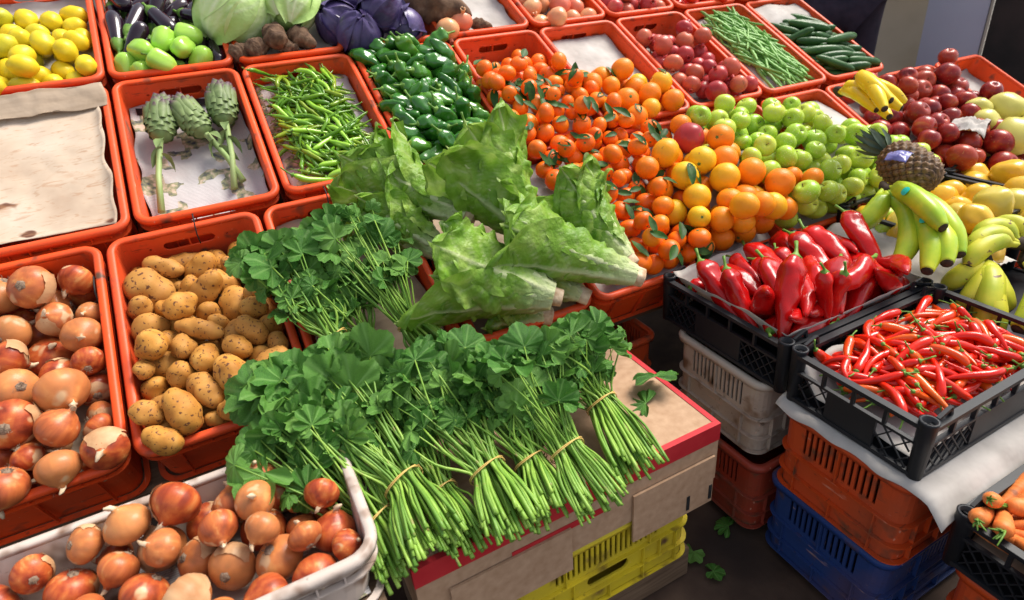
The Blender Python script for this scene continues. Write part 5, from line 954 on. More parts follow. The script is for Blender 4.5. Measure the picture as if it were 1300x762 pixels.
-105,9,104,4565,1512,17,-149,237,-83,7,98,4558,1653,18,-50,-3,-144,10,97,4766,1317,3,-30,0,-175,0,105,4783,1298,5,-214,126,-96,8,102,4567,1675,20,123,-197,-164,7,89,4640,
1860,13,231,-190,-9,7,93,4789,1413,5,178,-150,-125,5,90,4515,1771,3,138,-192,-154,0,97,4778,1694,7,158,-108,-131,3,97,4507,1293,1,-169,86,-120,8,85,4678,1226,2,95,-165,
-206,0,88,4774,1809,4,151,-151,-152,7,90,4626,1673,20,78,-54,-102,1,90,4708,1213,2,106,-48,-119,11,99,4813,1493,2,160,-97,-165,3,102,4752,1394,15,199,-224,10,2,99,4534,
1253,-4,-235,177,-35,2,92,4511,1667,12,-135,121,-152,8,91,4790,1246,-6,147,-180,-135,3,104,4714,1344,17,-204,160,-95,10,94,4777,1286,-1,-147,114,-101,6,93,4572,1499,25,
169,-155,-108,10,90,4726,1761,6,-96,65,-147,1,93,4800,1237,-5,45,-45,-205,6,91,4507,1764,-3,-159,179,-125,6,105,4496,1594,8,-220,129,-79,10,95,4531,1896,-8,114,-99,-166,3,
104,4802,1648,11,-127,149,-197,10,88,4818,1444,4,-184,203,-81,4,94,4626,1540,25,-279,104,-3,0,101,4801,1821,-5,259,-114,-25,3,86,4642,1410,18,-29,49,-208,10,93,4738,1592,
16,52,-19,-195,3,93,4511,1676,13,-78,36,-121,9,86,4549,1524,17,226,-197,5,1,99,4711,1844,10,73,-119,-193,11,86,4661,1347,18,-252,150,-26,8,95,4625,1747,22,-85,59,-160,5,
99,4662,1854,9,242,-172,-22,]),
('cucumber_crate', 'r', 'cucumber', [
6,89,5208,1257,15,-245,30,-54,4,92,5102,1434,-44,264,-111,4,3,87,5158,1544,-96,-149,36,-74,1,88,5289,1534,0,64,-11,-29,5,89,5445,1275,-49,89,-70,-147,7,102,5392,1546,-42,
293,-19,-2,0,87,5300,1329,11,173,-49,-69,4,97,5424,1364,-3,45,30,-95,0,99,5222,1722,-54,144,-115,-93,2,96,5400,1148,13,210,-29,-39,6,101,5149,1345,8,-211,21,-65,0,98,5313,
1265,-12,281,-92,29,7,91,5101,1615,-57,-173,40,-102,0,98,5326,1709,-41,197,-84,-74,3,92,5412,1484,-40,267,-31,-2,3,91,5110,1704,-35,-77,13,-157,1,99,5236,1388,-44,-254,85,
-47,2,101,5262,1616,28,-119,24,-120,7,100,5101,1315,-57,-85,22,-123,7,95,5200,1283,-36,-273,104,-40,7,103,5294,1158,-53,-118,-14,-84,7,91,5379,1339,-10,-279,83,-64,4,98,
5412,1704,-35,85,-66,-108,1,101,5354,1450,-6,-291,53,41,0,93,5121,1178,13,279,-99,-27,7,88,5378,1602,-19,-115,-36,-99,3,91,5129,1232,-7,-215,5,-82,0,85,5195,1639,-43,190,
-126,-114,7,94,5093,1562,-18,-175,-53,-116,3,102,5195,1455,2,-277,61,-39,1,101,5226,1148,-12,227,-80,-14,5,101,5360,1379,60,265,2,4,3,90,5266,1463,-44,-285,59,-19,1,87,
5409,1232,-38,-197,130,-119,5,95,5441,1763,-42,97,-60,-115,1,93,5319,1182,-95,-282,83,-20,2,89,5317,1467,-93,258,-151,-16,3,96,5370,1302,-93,-266,116,-35,6,104,5115,1171,
-72,-18,-27,-100,0,96,5337,1669,-93,113,-40,-89,0,87,5109,1388,-95,284,-92,-9,6,103,5461,1626,-90,256,-156,2,0,86,5150,1621,-96,263,-100,-38,4,95,5239,1277,-82,105,-27,
-18,3,95,5437,1472,-92,282,-102,4,6,99,5163,1482,-92,-109,26,-67,6,92,5424,1167,-76,261,-62,-66,2,100,5198,1384,-92,128,-42,-81,1,87,5150,1714,-96,-282,46,-17,6,91,5425,
1770,-93,-287,88,-4,3,86,5471,1254,-95,-260,146,-19,3,104,5435,1394,-91,-225,96,-77,2,85,5289,1768,-95,26,-12,-89,6,90,5095,1262,-91,46,-26,-116,7,88,5261,1127,-95,-224,
25,-32,2,101,5274,1616,-92,229,-44,-36,]),
('red_apple_heap', 'r', 'red_apple', [
3,95,4922,533,-35,-143,-6,263,0,97,5195,523,70,32,-45,269,2,99,5401,556,25,77,116,225,3,80,4961,393,-46,23,144,-94,1,101,5101,392,70,102,81,-118,2,89,5266,401,63,29,-35,
186,0,91,5434,419,57,137,-60,157,1,86,5006,285,80,-4,90,147,3,87,5193,285,91,38,68,7,3,102,5364,302,-29,-37,-36,-295,3,113,5175,184,-21,24,45,207,1,100,5315,186,59,96,73,
164,1,103,5481,261,72,47,-59,258,2,117,5075,88,84,72,132,201,2,121,5449,98,110,-106,28,-204,0,115,5636,49,115,39,-8,160,1,105,5355,-40,69,64,32,-153,1,110,5200,-36,-23,
-134,-34,266,2,89,5053,-6,-39,-60,-14,293,0,78,5221,75,63,-10,69,277,3,106,5636,780,-26,75,11,-142,2,108,5778,859,-25,-9,-112,214,1,109,5917,810,50,-73,27,-252,2,97,5483,
767,-33,44,43,248,1,99,5771,703,-32,-9,149,52,0,101,6031,734,-30,6,3,-230,1,90,5802,563,-38,-123,49,-16,3,90,5652,624,-39,-34,-2,-220,0,90,5115,606,-13,-16,49,-220,0,112,
5571,-35,-21,36,-157,24,3,97,5623,207,87,59,78,-283,2,87,6041,934,91,-67,-29,55,0,87,5911,236,-10,18,-94,-218,3,89,5638,410,64,49,80,184,1,95,6035,43,75,79,-38,222,2,94,
5357,837,-36,-10,-35,291,0,85,5776,113,-4,71,104,199,0,88,5229,818,10,78,95,-201,2,90,5082,755,-38,-119,-67,-99,3,93,5781,392,46,149,21,-217,2,89,5370,761,80,-88,75,-186,
3,85,5585,555,53,-104,12,-268,2,95,5965,410,70,-32,107,225,3,94,5911,57,-35,84,122,-38,1,92,6037,532,79,-15,-39,-32,3,86,5551,880,38,78,-58,-139,3,93,6037,227,43,-35,-63,
-103,3,94,5721,523,69,-102,28,-99,0,92,5110,891,59,131,-111,-63,1,93,5056,483,-36,-284,-69,38,3,89,6000,331,-39,-247,-155,-12,2,93,5514,627,-36,208,85,158,0,94,5362,683,
-35,195,-166,-99,0,93,5908,654,-36,153,169,186,3,86,6042,593,-41,11,278,41,1,87,5792,-12,-41,95,-154,233,0,87,6034,119,-40,220,-112,-166,2,92,5020,176,-37,-105,64,-10,0,
88,5341,445,-40,-91,236,-16,0,94,5191,339,-35,170,-99,-143,2,92,5512,487,-37,1,-106,154,3,87,5783,238,-41,-23,66,-138,1,86,5647,491,-42,77,-287,40,2,92,5434,172,-37,-122,
-97,133,2,85,5205,700,-42,-119,-21,273,0,91,5273,575,-38,146,217,-107,2,91,5684,330,-37,-133,-197,153,0,92,5880,448,-37,-149,62,120,0,88,5056,308,-40,-245,-5,98,0,90,5647,
932,-38,14,289,-23,0,88,5016,896,-40,-190,26,174,3,95,5643,105,-35,201,92,-200,3,87,5190,934,-41,75,279,-6,1,92,5301,78,-37,4,-103,-62,3,88,5499,351,-40,203,-202,-54,2,94,
6036,881,-35,-63,9,270,1,88,5567,224,-40,-123,-175,64,3,92,5433,33,-37,-65,23,209,2,90,5907,932,-39,-133,-239,9,3,89,5457,932,-39,188,-135,-94,0,89,4991,654,-39,108,-128,
234,1,90,6039,460,-39,207,-84,-65,]),
('red_apple_heap', 'r', 'green_apple', [
2,97,4735,397,-2,-21,-26,291,0,100,4808,286,-2,-105,36,-236,2,115,4824,140,-2,-26,-27,-284,0,91,4715,-8,-2,50,42,287,3,92,4559,-57,-2,58,26,-176,]),
('quince_heap', 'f', 'quince', [
2,108,4720,-284,11,-107,-219,-82,0,84,4875,-277,-12,-204,-102,-178,2,107,4366,-383,9,199,46,212,3,99,4198,-385,-7,11,-76,145,2,104,4411,-493,134,-156,-50,2,2,95,4194,-509,
99,-107,-185,210,0,121,4685,-467,27,-158,141,147,2,113,5092,-236,68,6,-214,-154,3,102,3946,-581,7,203,44,202,0,109,4121,-622,1,-38,-120,-268,3,112,4867,-416,69,-20,-25,
288,0,102,4484,-669,84,-135,-119,31,1,90,4524,-410,4,-52,-218,-24,2,93,4548,-264,-12,295,-13,-42,2,96,4826,-568,-9,110,-185,-135,3,98,4062,-90,-8,85,17,55,4,96,4446,-136,
-10,-100,-204,175,4,93,4999,-350,-12,-148,-97,191,2,97,5217,-522,-9,17,13,186,4,95,4300,-535,-11,-4,-54,-143,4,96,5442,-293,-9,-98,283,-9,0,99,5006,-104,-7,-77,-73,150,4,
99,4138,-234,-7,22,98,-226,4,93,4058,-469,-12,65,192,-219,3,95,5407,-36,-10,166,-113,-126,3,99,4643,-137,-7,38,81,0,1,97,5278,-147,-9,-237,70,-49,4,93,4459,-544,-12,3,296,
-49,3,94,5019,-544,-12,-9,-19,271,3,99,4281,-32,-7,63,-66,-208,0,92,4803,-92,-13,-201,18,-23,1,94,5207,-332,-11,-19,34,-261,0,100,5452,-485,-7,167,229,81,3,94,4603,-617,
-11,6,248,165,2,98,3994,-326,-8,40,-3,3,0,93,4543,-14,-11,152,61,-30,2,100,4308,-223,-6,-73,-205,-206,2,97,5155,-19,-9,53,292,41,]),
('melon_heap', 'r', 'quince', [
3,132,5870,325,116,256,70,-51,4,100,5853,299,-70,279,24,9,4,156,5578,83,139,-31,-298,21,0,100,5581,97,-70,-268,28,-13,1,98,5612,283,89,-124,29,-40,0,100,5609,259,-70,285,
-56,-8,3,138,5862,105,122,148,-3,-3,1,100,5868,136,-70,229,10,8,2,93,5700,412,86,73,225,176,0,100,5705,392,-70,22,73,278,]),
('red_pepper_crate', 'f', 'red_pepper', [
0,115,3331,-317,63,53,11,-243,1,114,2939,-447,81,-138,262,-1,2,115,3031,-561,32,91,-280,48,3,115,3484,-441,44,-111,102,-232,4,83,3048,-639,91,-199,53,212,5,101,2805,-392,
37,-85,200,-100,6,115,3361,-146,27,-65,117,-241,7,115,3434,-323,78,94,-57,-229,0,115,3528,-266,58,13,-74,-226,1,115,3570,-384,108,-129,246,-49,2,115,3452,-620,109,-105,
172,-218,3,93,3371,-627,79,99,-144,243,4,83,3199,-292,47,-109,228,-104,5,115,3150,-464,77,100,-217,-162,6,115,3190,-546,71,-43,170,-225,7,115,3242,-598,21,21,182,-225,0,
115,2974,-540,98,44,-92,-258,1,115,2859,-563,107,39,205,-159,2,94,2888,-594,48,81,-279,53,3,75,2991,-634,108,-211,85,184,4,93,2897,-628,-22,2,115,-276,5,115,2809,-275,24,
-83,175,-142,6,105,2919,-298,50,-161,166,-140,7,114,2804,-500,98,-1,-214,-153,0,110,3158,-217,53,171,-183,-131,1,82,3023,-205,47,-135,206,-137,2,99,3420,-297,15,18,-65,
-237,3,96,3047,-345,52,-163,239,-45,4,108,3181,-593,135,-10,299,18,1,88,2909,-509,-20,294,57,-14,0,88,3209,-416,-10,167,246,-14,1,88,3197,-236,-21,294,41,-3,1,86,3007,
-305,-3,-134,101,-170,4,82,3352,-338,-25,-52,27,-78,4,84,3399,-160,-24,-53,-20,163,4,83,3476,-547,-24,-26,-50,285,6,81,3041,-116,-26,-148,-212,128,3,86,3168,-556,-23,-121,
-30,106,0,87,2914,-234,-23,228,163,48,6,85,3324,-533,-24,-54,-287,67,7,87,3069,-343,-20,27,-1,-297,4,84,3302,-425,-21,129,266,-52,2,80,3498,-268,-24,-20,15,162,5,89,3466,
-456,-19,283,-39,-39,6,86,3190,-117,-13,2,90,248,7,87,2992,-442,-12,100,-24,-132,7,80,2911,-128,-19,116,-5,-37,]),
('red_chilli_crate', 'f', 'red_chilli', [
0,98,3417,-1078,-89,-190,-173,96,2,98,2915,-871,-82,53,282,19,5,110,3166,-1037,-37,15,240,-170,7,117,3325,-898,-59,51,-265,-122,5,100,3527,-803,-107,-195,161,-108,9,120,
3312,-845,-71,-56,26,138,1,109,3049,-815,-68,80,169,183,1,95,2985,-859,-81,151,-255,-39,7,116,3059,-895,-39,148,-55,-111,4,91,3171,-938,-47,-43,210,-189,5,104,3223,-996,
-47,170,-99,-184,5,110,3364,-1107,-87,-64,-142,209,10,92,2890,-1034,-92,-298,-17,-25,1,96,3320,-1030,-71,95,-266,-99,6,109,3230,-818,-63,170,221,-29,6,109,3272,-1100,-80,
-147,-261,-13,7,119,3073,-1048,-56,-17,4,277,4,105,3178,-1038,-60,143,99,191,2,94,3032,-836,-77,262,138,-42,2,108,3465,-807,-99,-18,16,209,11,118,3462,-1036,-87,293,-28,
-41,11,93,3209,-1065,-68,299,6,-4,8,114,3457,-907,-72,294,-19,-56,7,90,2930,-952,-79,-30,14,278,5,95,3164,-1022,-57,-94,-226,151,4,113,3416,-1088,-88,-72,-281,65,2,119,
2877,-851,-95,-17,-20,-162,2,114,3007,-934,-65,17,19,-294,6,103,2962,-852,-80,-37,7,-208,0,104,3528,-1071,-106,-103,238,-130,10,97,2927,-1058,-87,-111,-30,52,6,117,2919,
-1008,-77,-223,155,-54,5,106,3333,-1051,-60,261,83,-16,4,110,2892,-1033,-92,174,231,70,3,98,3031,-1083,-80,-41,-36,27,9,111,3058,-851,-74,164,-239,-54,2,120,3312,-905,-53,
-13,44,256,6,114,3491,-1011,-91,-43,44,-22,9,94,2916,-910,-85,-18,-19,-51,8,106,3336,-797,-87,182,-70,-47,7,102,3063,-800,-82,181,-194,-61,1,116,3286,-850,-57,-5,-29,-283,
4,111,3378,-1075,-84,-251,-153,12,6,116,3041,-960,-18,-229,-97,100,0,119,2950,-855,-70,-84,18,46,3,92,2871,-1111,-83,-157,241,84,3,100,3400,-1067,-79,-11,56,-292,10,106,
2878,-917,-87,41,242,-169,6,98,3299,-1114,-69,21,133,236,3,97,3049,-859,-69,-185,60,-127,11,115,2926,-851,-67,87,-21,14,7,100,3040,-1067,-59,156,-64,-192,9,117,3284,-1036,
-56,-51,285,77,10,114,3478,-831,-87,-33,-197,223,8,113,3484,-875,-94,162,235,82,0,101,3258,-1111,-65,-157,-65,51,1,104,3219,-1028,-40,180,222,65,8,116,3475,-909,-58,-265,
-87,54,4,118,3177,-851,-64,192,-167,-61,1,118,3210,-789,-59,-190,-44,65,5,90,3450,-783,-92,216,167,1,5,100,3092,-1075,-72,-65,-55,125,9,112,3295,-1060,-54,72,-41,-207,5,
101,3514,-1101,-101,-31,-106,259,2,115,3091,-974,-48,269,-118,-57,0,108,3205,-1070,-47,-119,149,-148,0,90,3500,-795,-89,-52,-158,250,3,102,3326,-1011,-67,-90,-27,64,7,106,
2910,-786,-97,-61,8,-91,0,116,3046,-863,-57,87,-268,-80,4,114,3188,-821,-55,103,188,179,7,101,2862,-792,-81,47,102,263,8,109,3236,-777,-88,-60,20,5,3,96,2869,-976,-94,58,
291,-16,0,105,3118,-874,-59,-52,20,62,3,96,3242,-1012,-46,146,136,109,5,96,3171,-869,-58,-238,-117,87,5,101,3074,-1023,-54,44,221,178,3,110,3094,-1003,-49,95,-33,-126,5,
120,3528,-884,-100,-22,-2,255,7,114,3087,-1094,-76,15,4,286,0,113,3522,-1021,-89,-204,116,-64,0,109,3028,-1044,-70,32,36,-181,11,120,3437,-1089,-76,-266,-129,50,1,110,
3334,-945,-65,-5,-27,-249,3,112,3376,-1096,-67,-124,254,-70,1,115,3375,-994,-64,124,273,-9,11,101,3220,-952,-33,-154,52,1,4,114,3060,-950,-54,37,125,245,1,97,3435,-820,
-95,21,47,225,3,105,3320,-965,-51,150,244,76,1,93,3406,-1075,-64,-6,-33,297,10,112,3287,-1085,-63,8,-94,-285,1,106,3027,-926,-51,24,-22,171,11,94,3267,-876,-63,166,-235,
-47,9,120,2950,-989,-52,107,-19,-5,5,117,3403,-817,-85,-28,24,-190,5,116,3337,-959,-59,-8,88,-285,4,108,3108,-920,-49,-236,-153,87,6,90,3292,-1120,-68,-248,-85,73,2,95,
2992,-1074,-84,-228,181,22,4,116,2967,-1101,-54,269,-102,-46,4,106,3108,-1024,-20,201,-165,-95,1,109,3480,-925,-57,281,32,-49,6,116,3022,-1060,-40,-2,-9,-94,2,99,3180,
-1069,-15,168,79,-117,3,108,3128,-830,-27,-136,236,-119,11,114,3424,-1031,-44,111,270,49,7,110,2863,-1082,-75,171,-98,-122,0,119,3452,-789,-76,-65,22,261,4,111,3399,-1111,
-48,-112,52,-3,7,95,3155,-1084,-24,177,9,-61,3,119,3509,-1081,-76,-118,110,-130,0,109,3474,-916,-56,-203,149,-101,11,105,3490,-1025,-58,3,-61,-203,11,102,3136,-972,-18,
-96,242,-100,11,119,2918,-808,-47,-201,91,-59,8,112,3290,-804,-55,-51,4,-94,3,118,3497,-1093,-75,-141,259,-38,6,114,3189,-833,-41,-46,28,-271,10,114,3147,-857,-24,-245,
144,-73,9,105,3051,-831,-26,88,127,108,1,93,3325,-980,-38,-292,-61,15,4,116,3000,-816,-50,114,-275,36,7,107,2977,-798,-58,233,-85,-26,0,107,3463,-1049,-50,157,101,71,11,
99,3092,-960,-24,-279,-22,96,4,91,3303,-1035,-32,94,274,66,0,118,3338,-950,-18,-176,69,-53,7,102,2935,-938,-59,238,-57,-55,2,102,2958,-922,-53,119,-271,47,1,103,3492,-782,
-78,75,251,122,11,111,2988,-899,-30,-4,-2,262,1,111,3400,-853,-56,68,-56,-184,3,112,2876,-989,-74,-172,65,-99,5,111,3383,-1049,-30,-82,279,-65,5,91,3139,-837,-44,114,103,
105,3,106,3138,-1072,-41,-239,146,15,9,102,3317,-1005,-39,90,-242,-149,7,103,3177,-946,-19,275,89,9,0,93,3186,-1110,-26,3,-123,242,11,117,3255,-1035,-23,294,15,-22,11,117,
3085,-968,0,41,122,267,0,112,3382,-883,-30,-85,-35,271,9,109,3491,-1081,-66,-250,-61,73,5,91,3418,-785,-65,43,-45,-260,8,108,3072,-1085,-20,75,25,-91,6,96,3104,-929,-29,
-125,259,-73,5,110,3407,-994,-21,-142,-20,71,5,109,2969,-1069,-64,245,56,31,4,100,3000,-887,-43,-294,-51,32,10,109,3097,-937,-1,-80,277,-73,3,110,2903,-991,-49,-270,109,
-55,9,101,3432,-818,-57,27,-13,15,4,117,3509,-835,-76,144,-244,-87,7,97,3197,-799,-25,154,142,143,2,113,3165,-1110,-42,114,42,219,10,112,3117,-1135,-46,-8,-18,0,0,93,3124,
-1111,-28,-189,2,14,9,119,3431,-822,-61,90,186,137,9,93,3122,-904,-25,115,47,5,3,105,3361,-816,-57,-98,-173,209,3,105,3101,-832,-27,-84,90,-224,0,103,3403,-814,-30,-282,
27,9,9,117,2928,-916,-22,-124,-215,162,4,112,3022,-951,11,17,291,44,1,109,3372,-1060,-25,-163,128,-91,3,111,3152,-888,-3,290,55,-22,3,109,3116,-1120,-11,66,284,-70,3,104,
3040,-1051,-1,-170,-104,67,6,90,3268,-814,-29,-67,22,102,10,104,3310,-833,-34,45,292,-47,10,99,2947,-995,-31,-251,-140,82,9,110,2939,-907,-18,-39,259,145,3,109,3464,-1013,
-22,-148,-27,85,4,120,3391,-779,-30,-47,285,79,11,109,3526,-1029,-46,217,-140,-104,2,105,2969,-945,-1,-239,-96,112,3,103,3247,-1043,9,-175,67,-45,2,96,2919,-1105,-38,260,
-119,-91,1,110,3108,-985,16,144,191,134,9,103,3109,-1023,-4,276,46,39,9,117,3373,-818,-21,37,181,228,9,107,2852,-925,-34,-92,-128,234,11,91,2877,-811,-45,60,165,220,11,
107,3263,-998,6,75,224,163,9,94,3080,-837,-20,42,291,-25,7,97,3403,-1051,14,122,-149,-205,3,114,3410,-1047,-17,-120,-244,95,7,109,3185,-1046,10,44,-128,-210,10,95,3456,
-939,-14,-189,210,73,4,110,2897,-830,-35,-60,259,-116,11,107,3448,-881,-7,-16,49,-288,4,107,2950,-1087,-24,178,-235,-53,1,91,3231,-1005,17,97,43,-32,9,105,3217,-917,1,
-217,-42,53,2,96,3540,-1029,-54,-162,152,-114,9,102,3169,-814,-10,60,-77,-129,7,118,3374,-868,-13,-24,119,274,8,107,3382,-1018,-8,179,-144,-124,10,117,2936,-858,-6,-133,
-54,39,1,114,2858,-1002,-49,204,114,89,10,102,3022,-796,-3,-207,-143,136,11,97,3147,-1117,-11,11,-71,278,10,114,3316,-1035,7,113,-239,-141,5,92,3096,-873,8,-104,-5,244,9,
112,3004,-1069,-19,119,179,189,7,97,3253,-927,-7,42,52,281,8,106,3222,-985,20,-132,148,-105,0,108,3319,-1090,-6,17,-1,278,4,110,2869,-938,-43,253,-151,-12,0,99,3497,-837,
-35,0,8,297,8,100,3363,-1035,-2,86,-83,-249,2,110,3177,-978,20,194,-189,-119,9,101,2904,-999,-29,211,180,74,2,116,3074,-898,4,-154,55,-166,10,120,3182,-866,5,233,-129,-73,
4,106,3490,-804,-45,265,-79,-28,6,98,3269,-1026,0,-66,272,107,4,95,3343,-1019,-1,151,-75,-28,7,97,2958,-1030,-41,-93,-103,228,9,113,3386,-937,-18,-37,5,283,9,104,3196,
-835,-19,-25,94,265,10,115,3219,-737,-5,28,275,-118,5,115,3202,-748,-25,-19,27,-298,2,115,2823,-882,-32,14,39,-264,3,115,3051,-811,-11,-12,34,-280,7,115,2988,-840,-16,85,
-140,-184,8,115,3149,-808,-28,83,-5,-15,]),
('carrot_crate', 'f', 'carrot', [
0,80,2917,-1376,-261,218,70,-60,1,90,2884,-1409,-270,-232,-1,82,2,100,2868,-1513,-268,-135,-175,179,3,80,2961,-1405,-281,-72,-136,258,4,90,2947,-1445,-279,144,107,50,5,
100,3010,-1380,-273,23,188,-232,0,80,3084,-1377,-304,15,289,77,1,90,2864,-1380,-273,206,60,-29,2,100,2907,-1490,-254,-138,-206,166,3,80,2816,-1488,-307,-135,-135,173,4,90,
2819,-1487,-279,-154,-121,181,5,100,2804,-1518,-259,-176,-59,147,4,91,3183,-1625,-296,187,-15,-83,5,95,2946,-1653,-308,15,-45,-295,1,90,3072,-1670,-308,-62,14,29,5,83,
2894,-1473,-311,-110,-263,89,0,91,3152,-1758,-308,32,60,217,4,92,3462,-1613,-309,-113,278,10,0,81,3444,-1847,-311,27,279,-108,3,92,3298,-1552,-309,-30,298,-10,1,95,3048,
-1430,-283,-76,-102,265,2,82,3315,-1779,-307,298,-25,-21,4,82,3118,-1495,-310,273,119,6,0,93,2924,-1508,-309,23,-24,-287,1,94,2986,-1797,-307,-67,201,-193,2,94,3205,-1451,
-297,63,-197,-216,5,82,3294,-1449,-311,21,17,97,1,94,2874,-1639,-292,141,218,103,2,86,3457,-1705,-310,-215,209,7,3,84,3464,-1422,-309,272,13,-11,2,90,2903,-1742,-299,98,
93,134,0,81,3067,-1861,-311,40,17,15,5,84,3224,-1856,-310,22,21,122,2,89,2894,-1847,-308,-104,207,-167,2,81,3224,-1508,-294,112,221,123,5,82,3009,-1520,-311,34,-4,-120,0,
93,3300,-1662,-308,-58,274,-102,4,82,3014,-1786,-311,-38,297,-2,1,84,3256,-1495,-305,12,77,255,0,86,3014,-1632,-272,-195,209,-51,4,90,2911,-1489,-288,166,246,-2,1,81,3408,
-1770,-310,-20,-18,299,2,84,3192,-1578,-262,-64,231,-176,3,92,2858,-1719,-266,-28,127,-178,3,83,3122,-1449,-310,129,52,60,2,86,3218,-1768,-309,186,235,-13,0,83,3451,-1614,
-277,-86,-31,128,3,88,2875,-1531,-307,4,49,249,3,87,3441,-1438,-309,-228,-65,56,3,86,3104,-1860,-288,-63,-11,250,1,94,3313,-1666,-309,-285,94,4,3,81,3296,-1855,-293,-150,
81,-50,5,95,3035,-1494,-272,-160,73,-46,5,93,2837,-1853,-309,28,-13,-207,3,90,3457,-1863,-307,123,230,122,]),
]
WHERE = {'onion_crate': 'the orange crate', 'potato_crate': 'the potato crate', 'pale_crate_onions': 'the pale low crate', 'lemon_crate': 'the lemon crate', 'pale_pomegranate_crate': 'the back row crate',
 'back_pomegranate_crate': 'the back row crate', 'tomato_crate_a': 'the nearer tomato crate', 'tomato_crate_b': 'the farther tomato crate', 'aubergine_crate': 'the aubergine crate', 'chilli_crate': 'the green chilli heap',
 'green_pepper_crate': 'the green pepper crate', 'fruit_heap': 'the big fruit heap', 'orange_crate': 'the white papered crate', 'pomegranate_crate': 'the middle row crate', 'bean_crate': 'the bean crate',
 'cucumber_crate': 'the cucumber crate', 'red_apple_heap': 'the red apple heap', 'quince_heap': 'the quince heap', 'melon_heap': 'the pale heap', 'red_pepper_crate': 'the black pepper crate',
 'red_chilli_crate': 'the black chilli crate', 'carrot_crate': 'the carrot crate'}
for gname, frame, kd, nums in HEAPS:
    F_ = TS if frame == 'r' else FLAT; its = []
    for k in range(0, len(nums), 8):
        q = nums[k:k+8]; x, y, z = (c/300 for c in q[5:8]); its.append((kd, q[0], q[1]/100, tuple(c/2000 for c in q[2:5]), Quaternion((math.sqrt(max(0, 1-x*x-y*y-z*z)), x, y, z)).normalized()))
    if True:
        wh = WHERE[gname]; grp = '%s in %s' % ({'tomato': 'tomatoes', 'potato': 'potatoes', 'chilli': 'chillies'}.get(CATS[kd], CATS[kd]+'s'), wh)
        if True:
            desc = []
            for i in its:
                d = PLAIN[kd]; s = i[2]; ws = [j[2] for j in its]; lo, hi = sorted(ws)[len(ws)//4], sorted(ws)[len(ws)*3//4]
                if s <= lo and kd in ('onion', 'potato', 'orange'): d = 'smaller '+d
                if s >= hi and kd in ('onion', 'potato', 'orange'): d = 'larger '+d
                desc.append(d)
            lab = heap_labels([i[3] for i in its], SIZE[kd], desc, wh)
        for i, lb in zip(its, lab):
            sv = Vector((i[2],)*3) if kd in SEGS else Vector((i[2]*rl.uniform(.96, 1.04), i[2]*rl.uniform(.97, 1.03), i[2]*rl.uniform(.90, 1.03)))
            mw = F_ @ Matrix.LocRotScale(Vector(i[3]), i[4], sv)
            mt = 'pale_quince' if gname == 'melon_heap' else None
            if gname == 'melon_heap': lb = lb.replace('yellow quince', 'pale yellow quince')
            if kd == 'green_chilli' and i[2] > 1.15: mt = 'light_chilli'
            put(kd, i[1], lb, grp, mw, mt)
# ------------------------------------------------------------------ cabbages, roots, artichokes
def set_attr(me, vals, name='rib'):
    a = me.attributes.new(name, 'FLOAT', 'POINT'); a.data.foreach_set('value', [float(min(1, max(0, x))) for x in vals])
def cabbage_leaf(R, az, tilt, span, seed, ruffle=.05):
    """a shell that wraps the ball from below, pale veins fanning out of its rib"""
    n, m = 22, 22; V = []; F = []; A = []; r = _rs('cl', seed); q = Matrix.Rotation(az, 4, 'Z') @ Matrix.Rotation(tilt, 4, 'X')
    for j in range(n+1):
        t = j/n
        for i in range(m+1):
            s = i/m*2-1; wd = span*math.sin(math.pi*min(1, t*.8+.12))**.6
            th = -1.35+t*2.5; ph = s*wd
            edge = max(abs(s), t)**6
            rr_ = R*(1+ruffle*edge*(1+.8*math.sin(ph*9+seed)+.5*noise.noise(Vector((ph*3, th*3, seed)))) + .014*noise.noise(Vector((ph*5, th*5, seed))))
            x = rr_*math.cos(th)*math.sin(ph); y = -rr_*math.cos(th)*math.cos(ph); z = rr_*math.sin(th)
            V.append(q @ Vector((x, y, z)))
            u_ = s*wd*math.cos(th)*.5; vein = 0
            for k in range(-3, 4):
                d = abs(u_-k*.16*t-.0)/(.012+.014*(1-t)); vein = max(vein, math.exp(-d*d)*(.9 if k == 0 else .6)*(1-t*.5))
            A.append(vein*(1 if seed < 40 else .6))
    for j in range(n):
        for i in range(m): a = j*(m+1)+i; F.append((a, a+1, a+m+2, a+m+1))
    me = mesh('leaf', V, F); set_attr(me, A); return me
def cabbage(px, py, h, dpx, mat, label, group, seed):
    P = on_slope(px, py, h); dep = float(RW[2] @ (np.array(P)-CAM)); R = dpx/FPX*dep/2
    root = thing('cabbage', label, 'cabbage', group, Matrix.Translation(P) @ Matrix.Rotation(seed*1.3, 4, 'Z') @ Matrix.Rotation((.5 if mat == 'cabbage' else 1.1)+.3*math.sin(seed), 4, 'X'))
    prof = [(max(.003, math.sin(a))*R*.93, math.cos(a)*R*.9) for a in np.linspace(math.pi, 0, 14)]
    me = lathe('heart', prof, 24, lambda t, a: 1+.02*math.cos(5*a)); link('heart', me, root, M[mat])
    for k in range(7): link('leaf', cabbage_leaf(R*(.955+.018*k), k*2.4+seed, -.25+.12*math.sin(k*3+seed), 1.1 if k < 4 else .95, seed*10+k, .03+.012*k), root, M[mat])
cabbage(300, 16, .03, 92, 'cabbage', 'largest pale green cabbage, beside the aubergine crate', 'pale green cabbages', 1)
cabbage(368, 8, .05, 66, 'cabbage', 'pale green cabbage in the middle, above the taro roots', 'pale green cabbages', 2)
cabbage(412, -2, .03, 56, 'cabbage', 'brighter green cabbage beside the purple ones', 'pale green cabbages', 3)
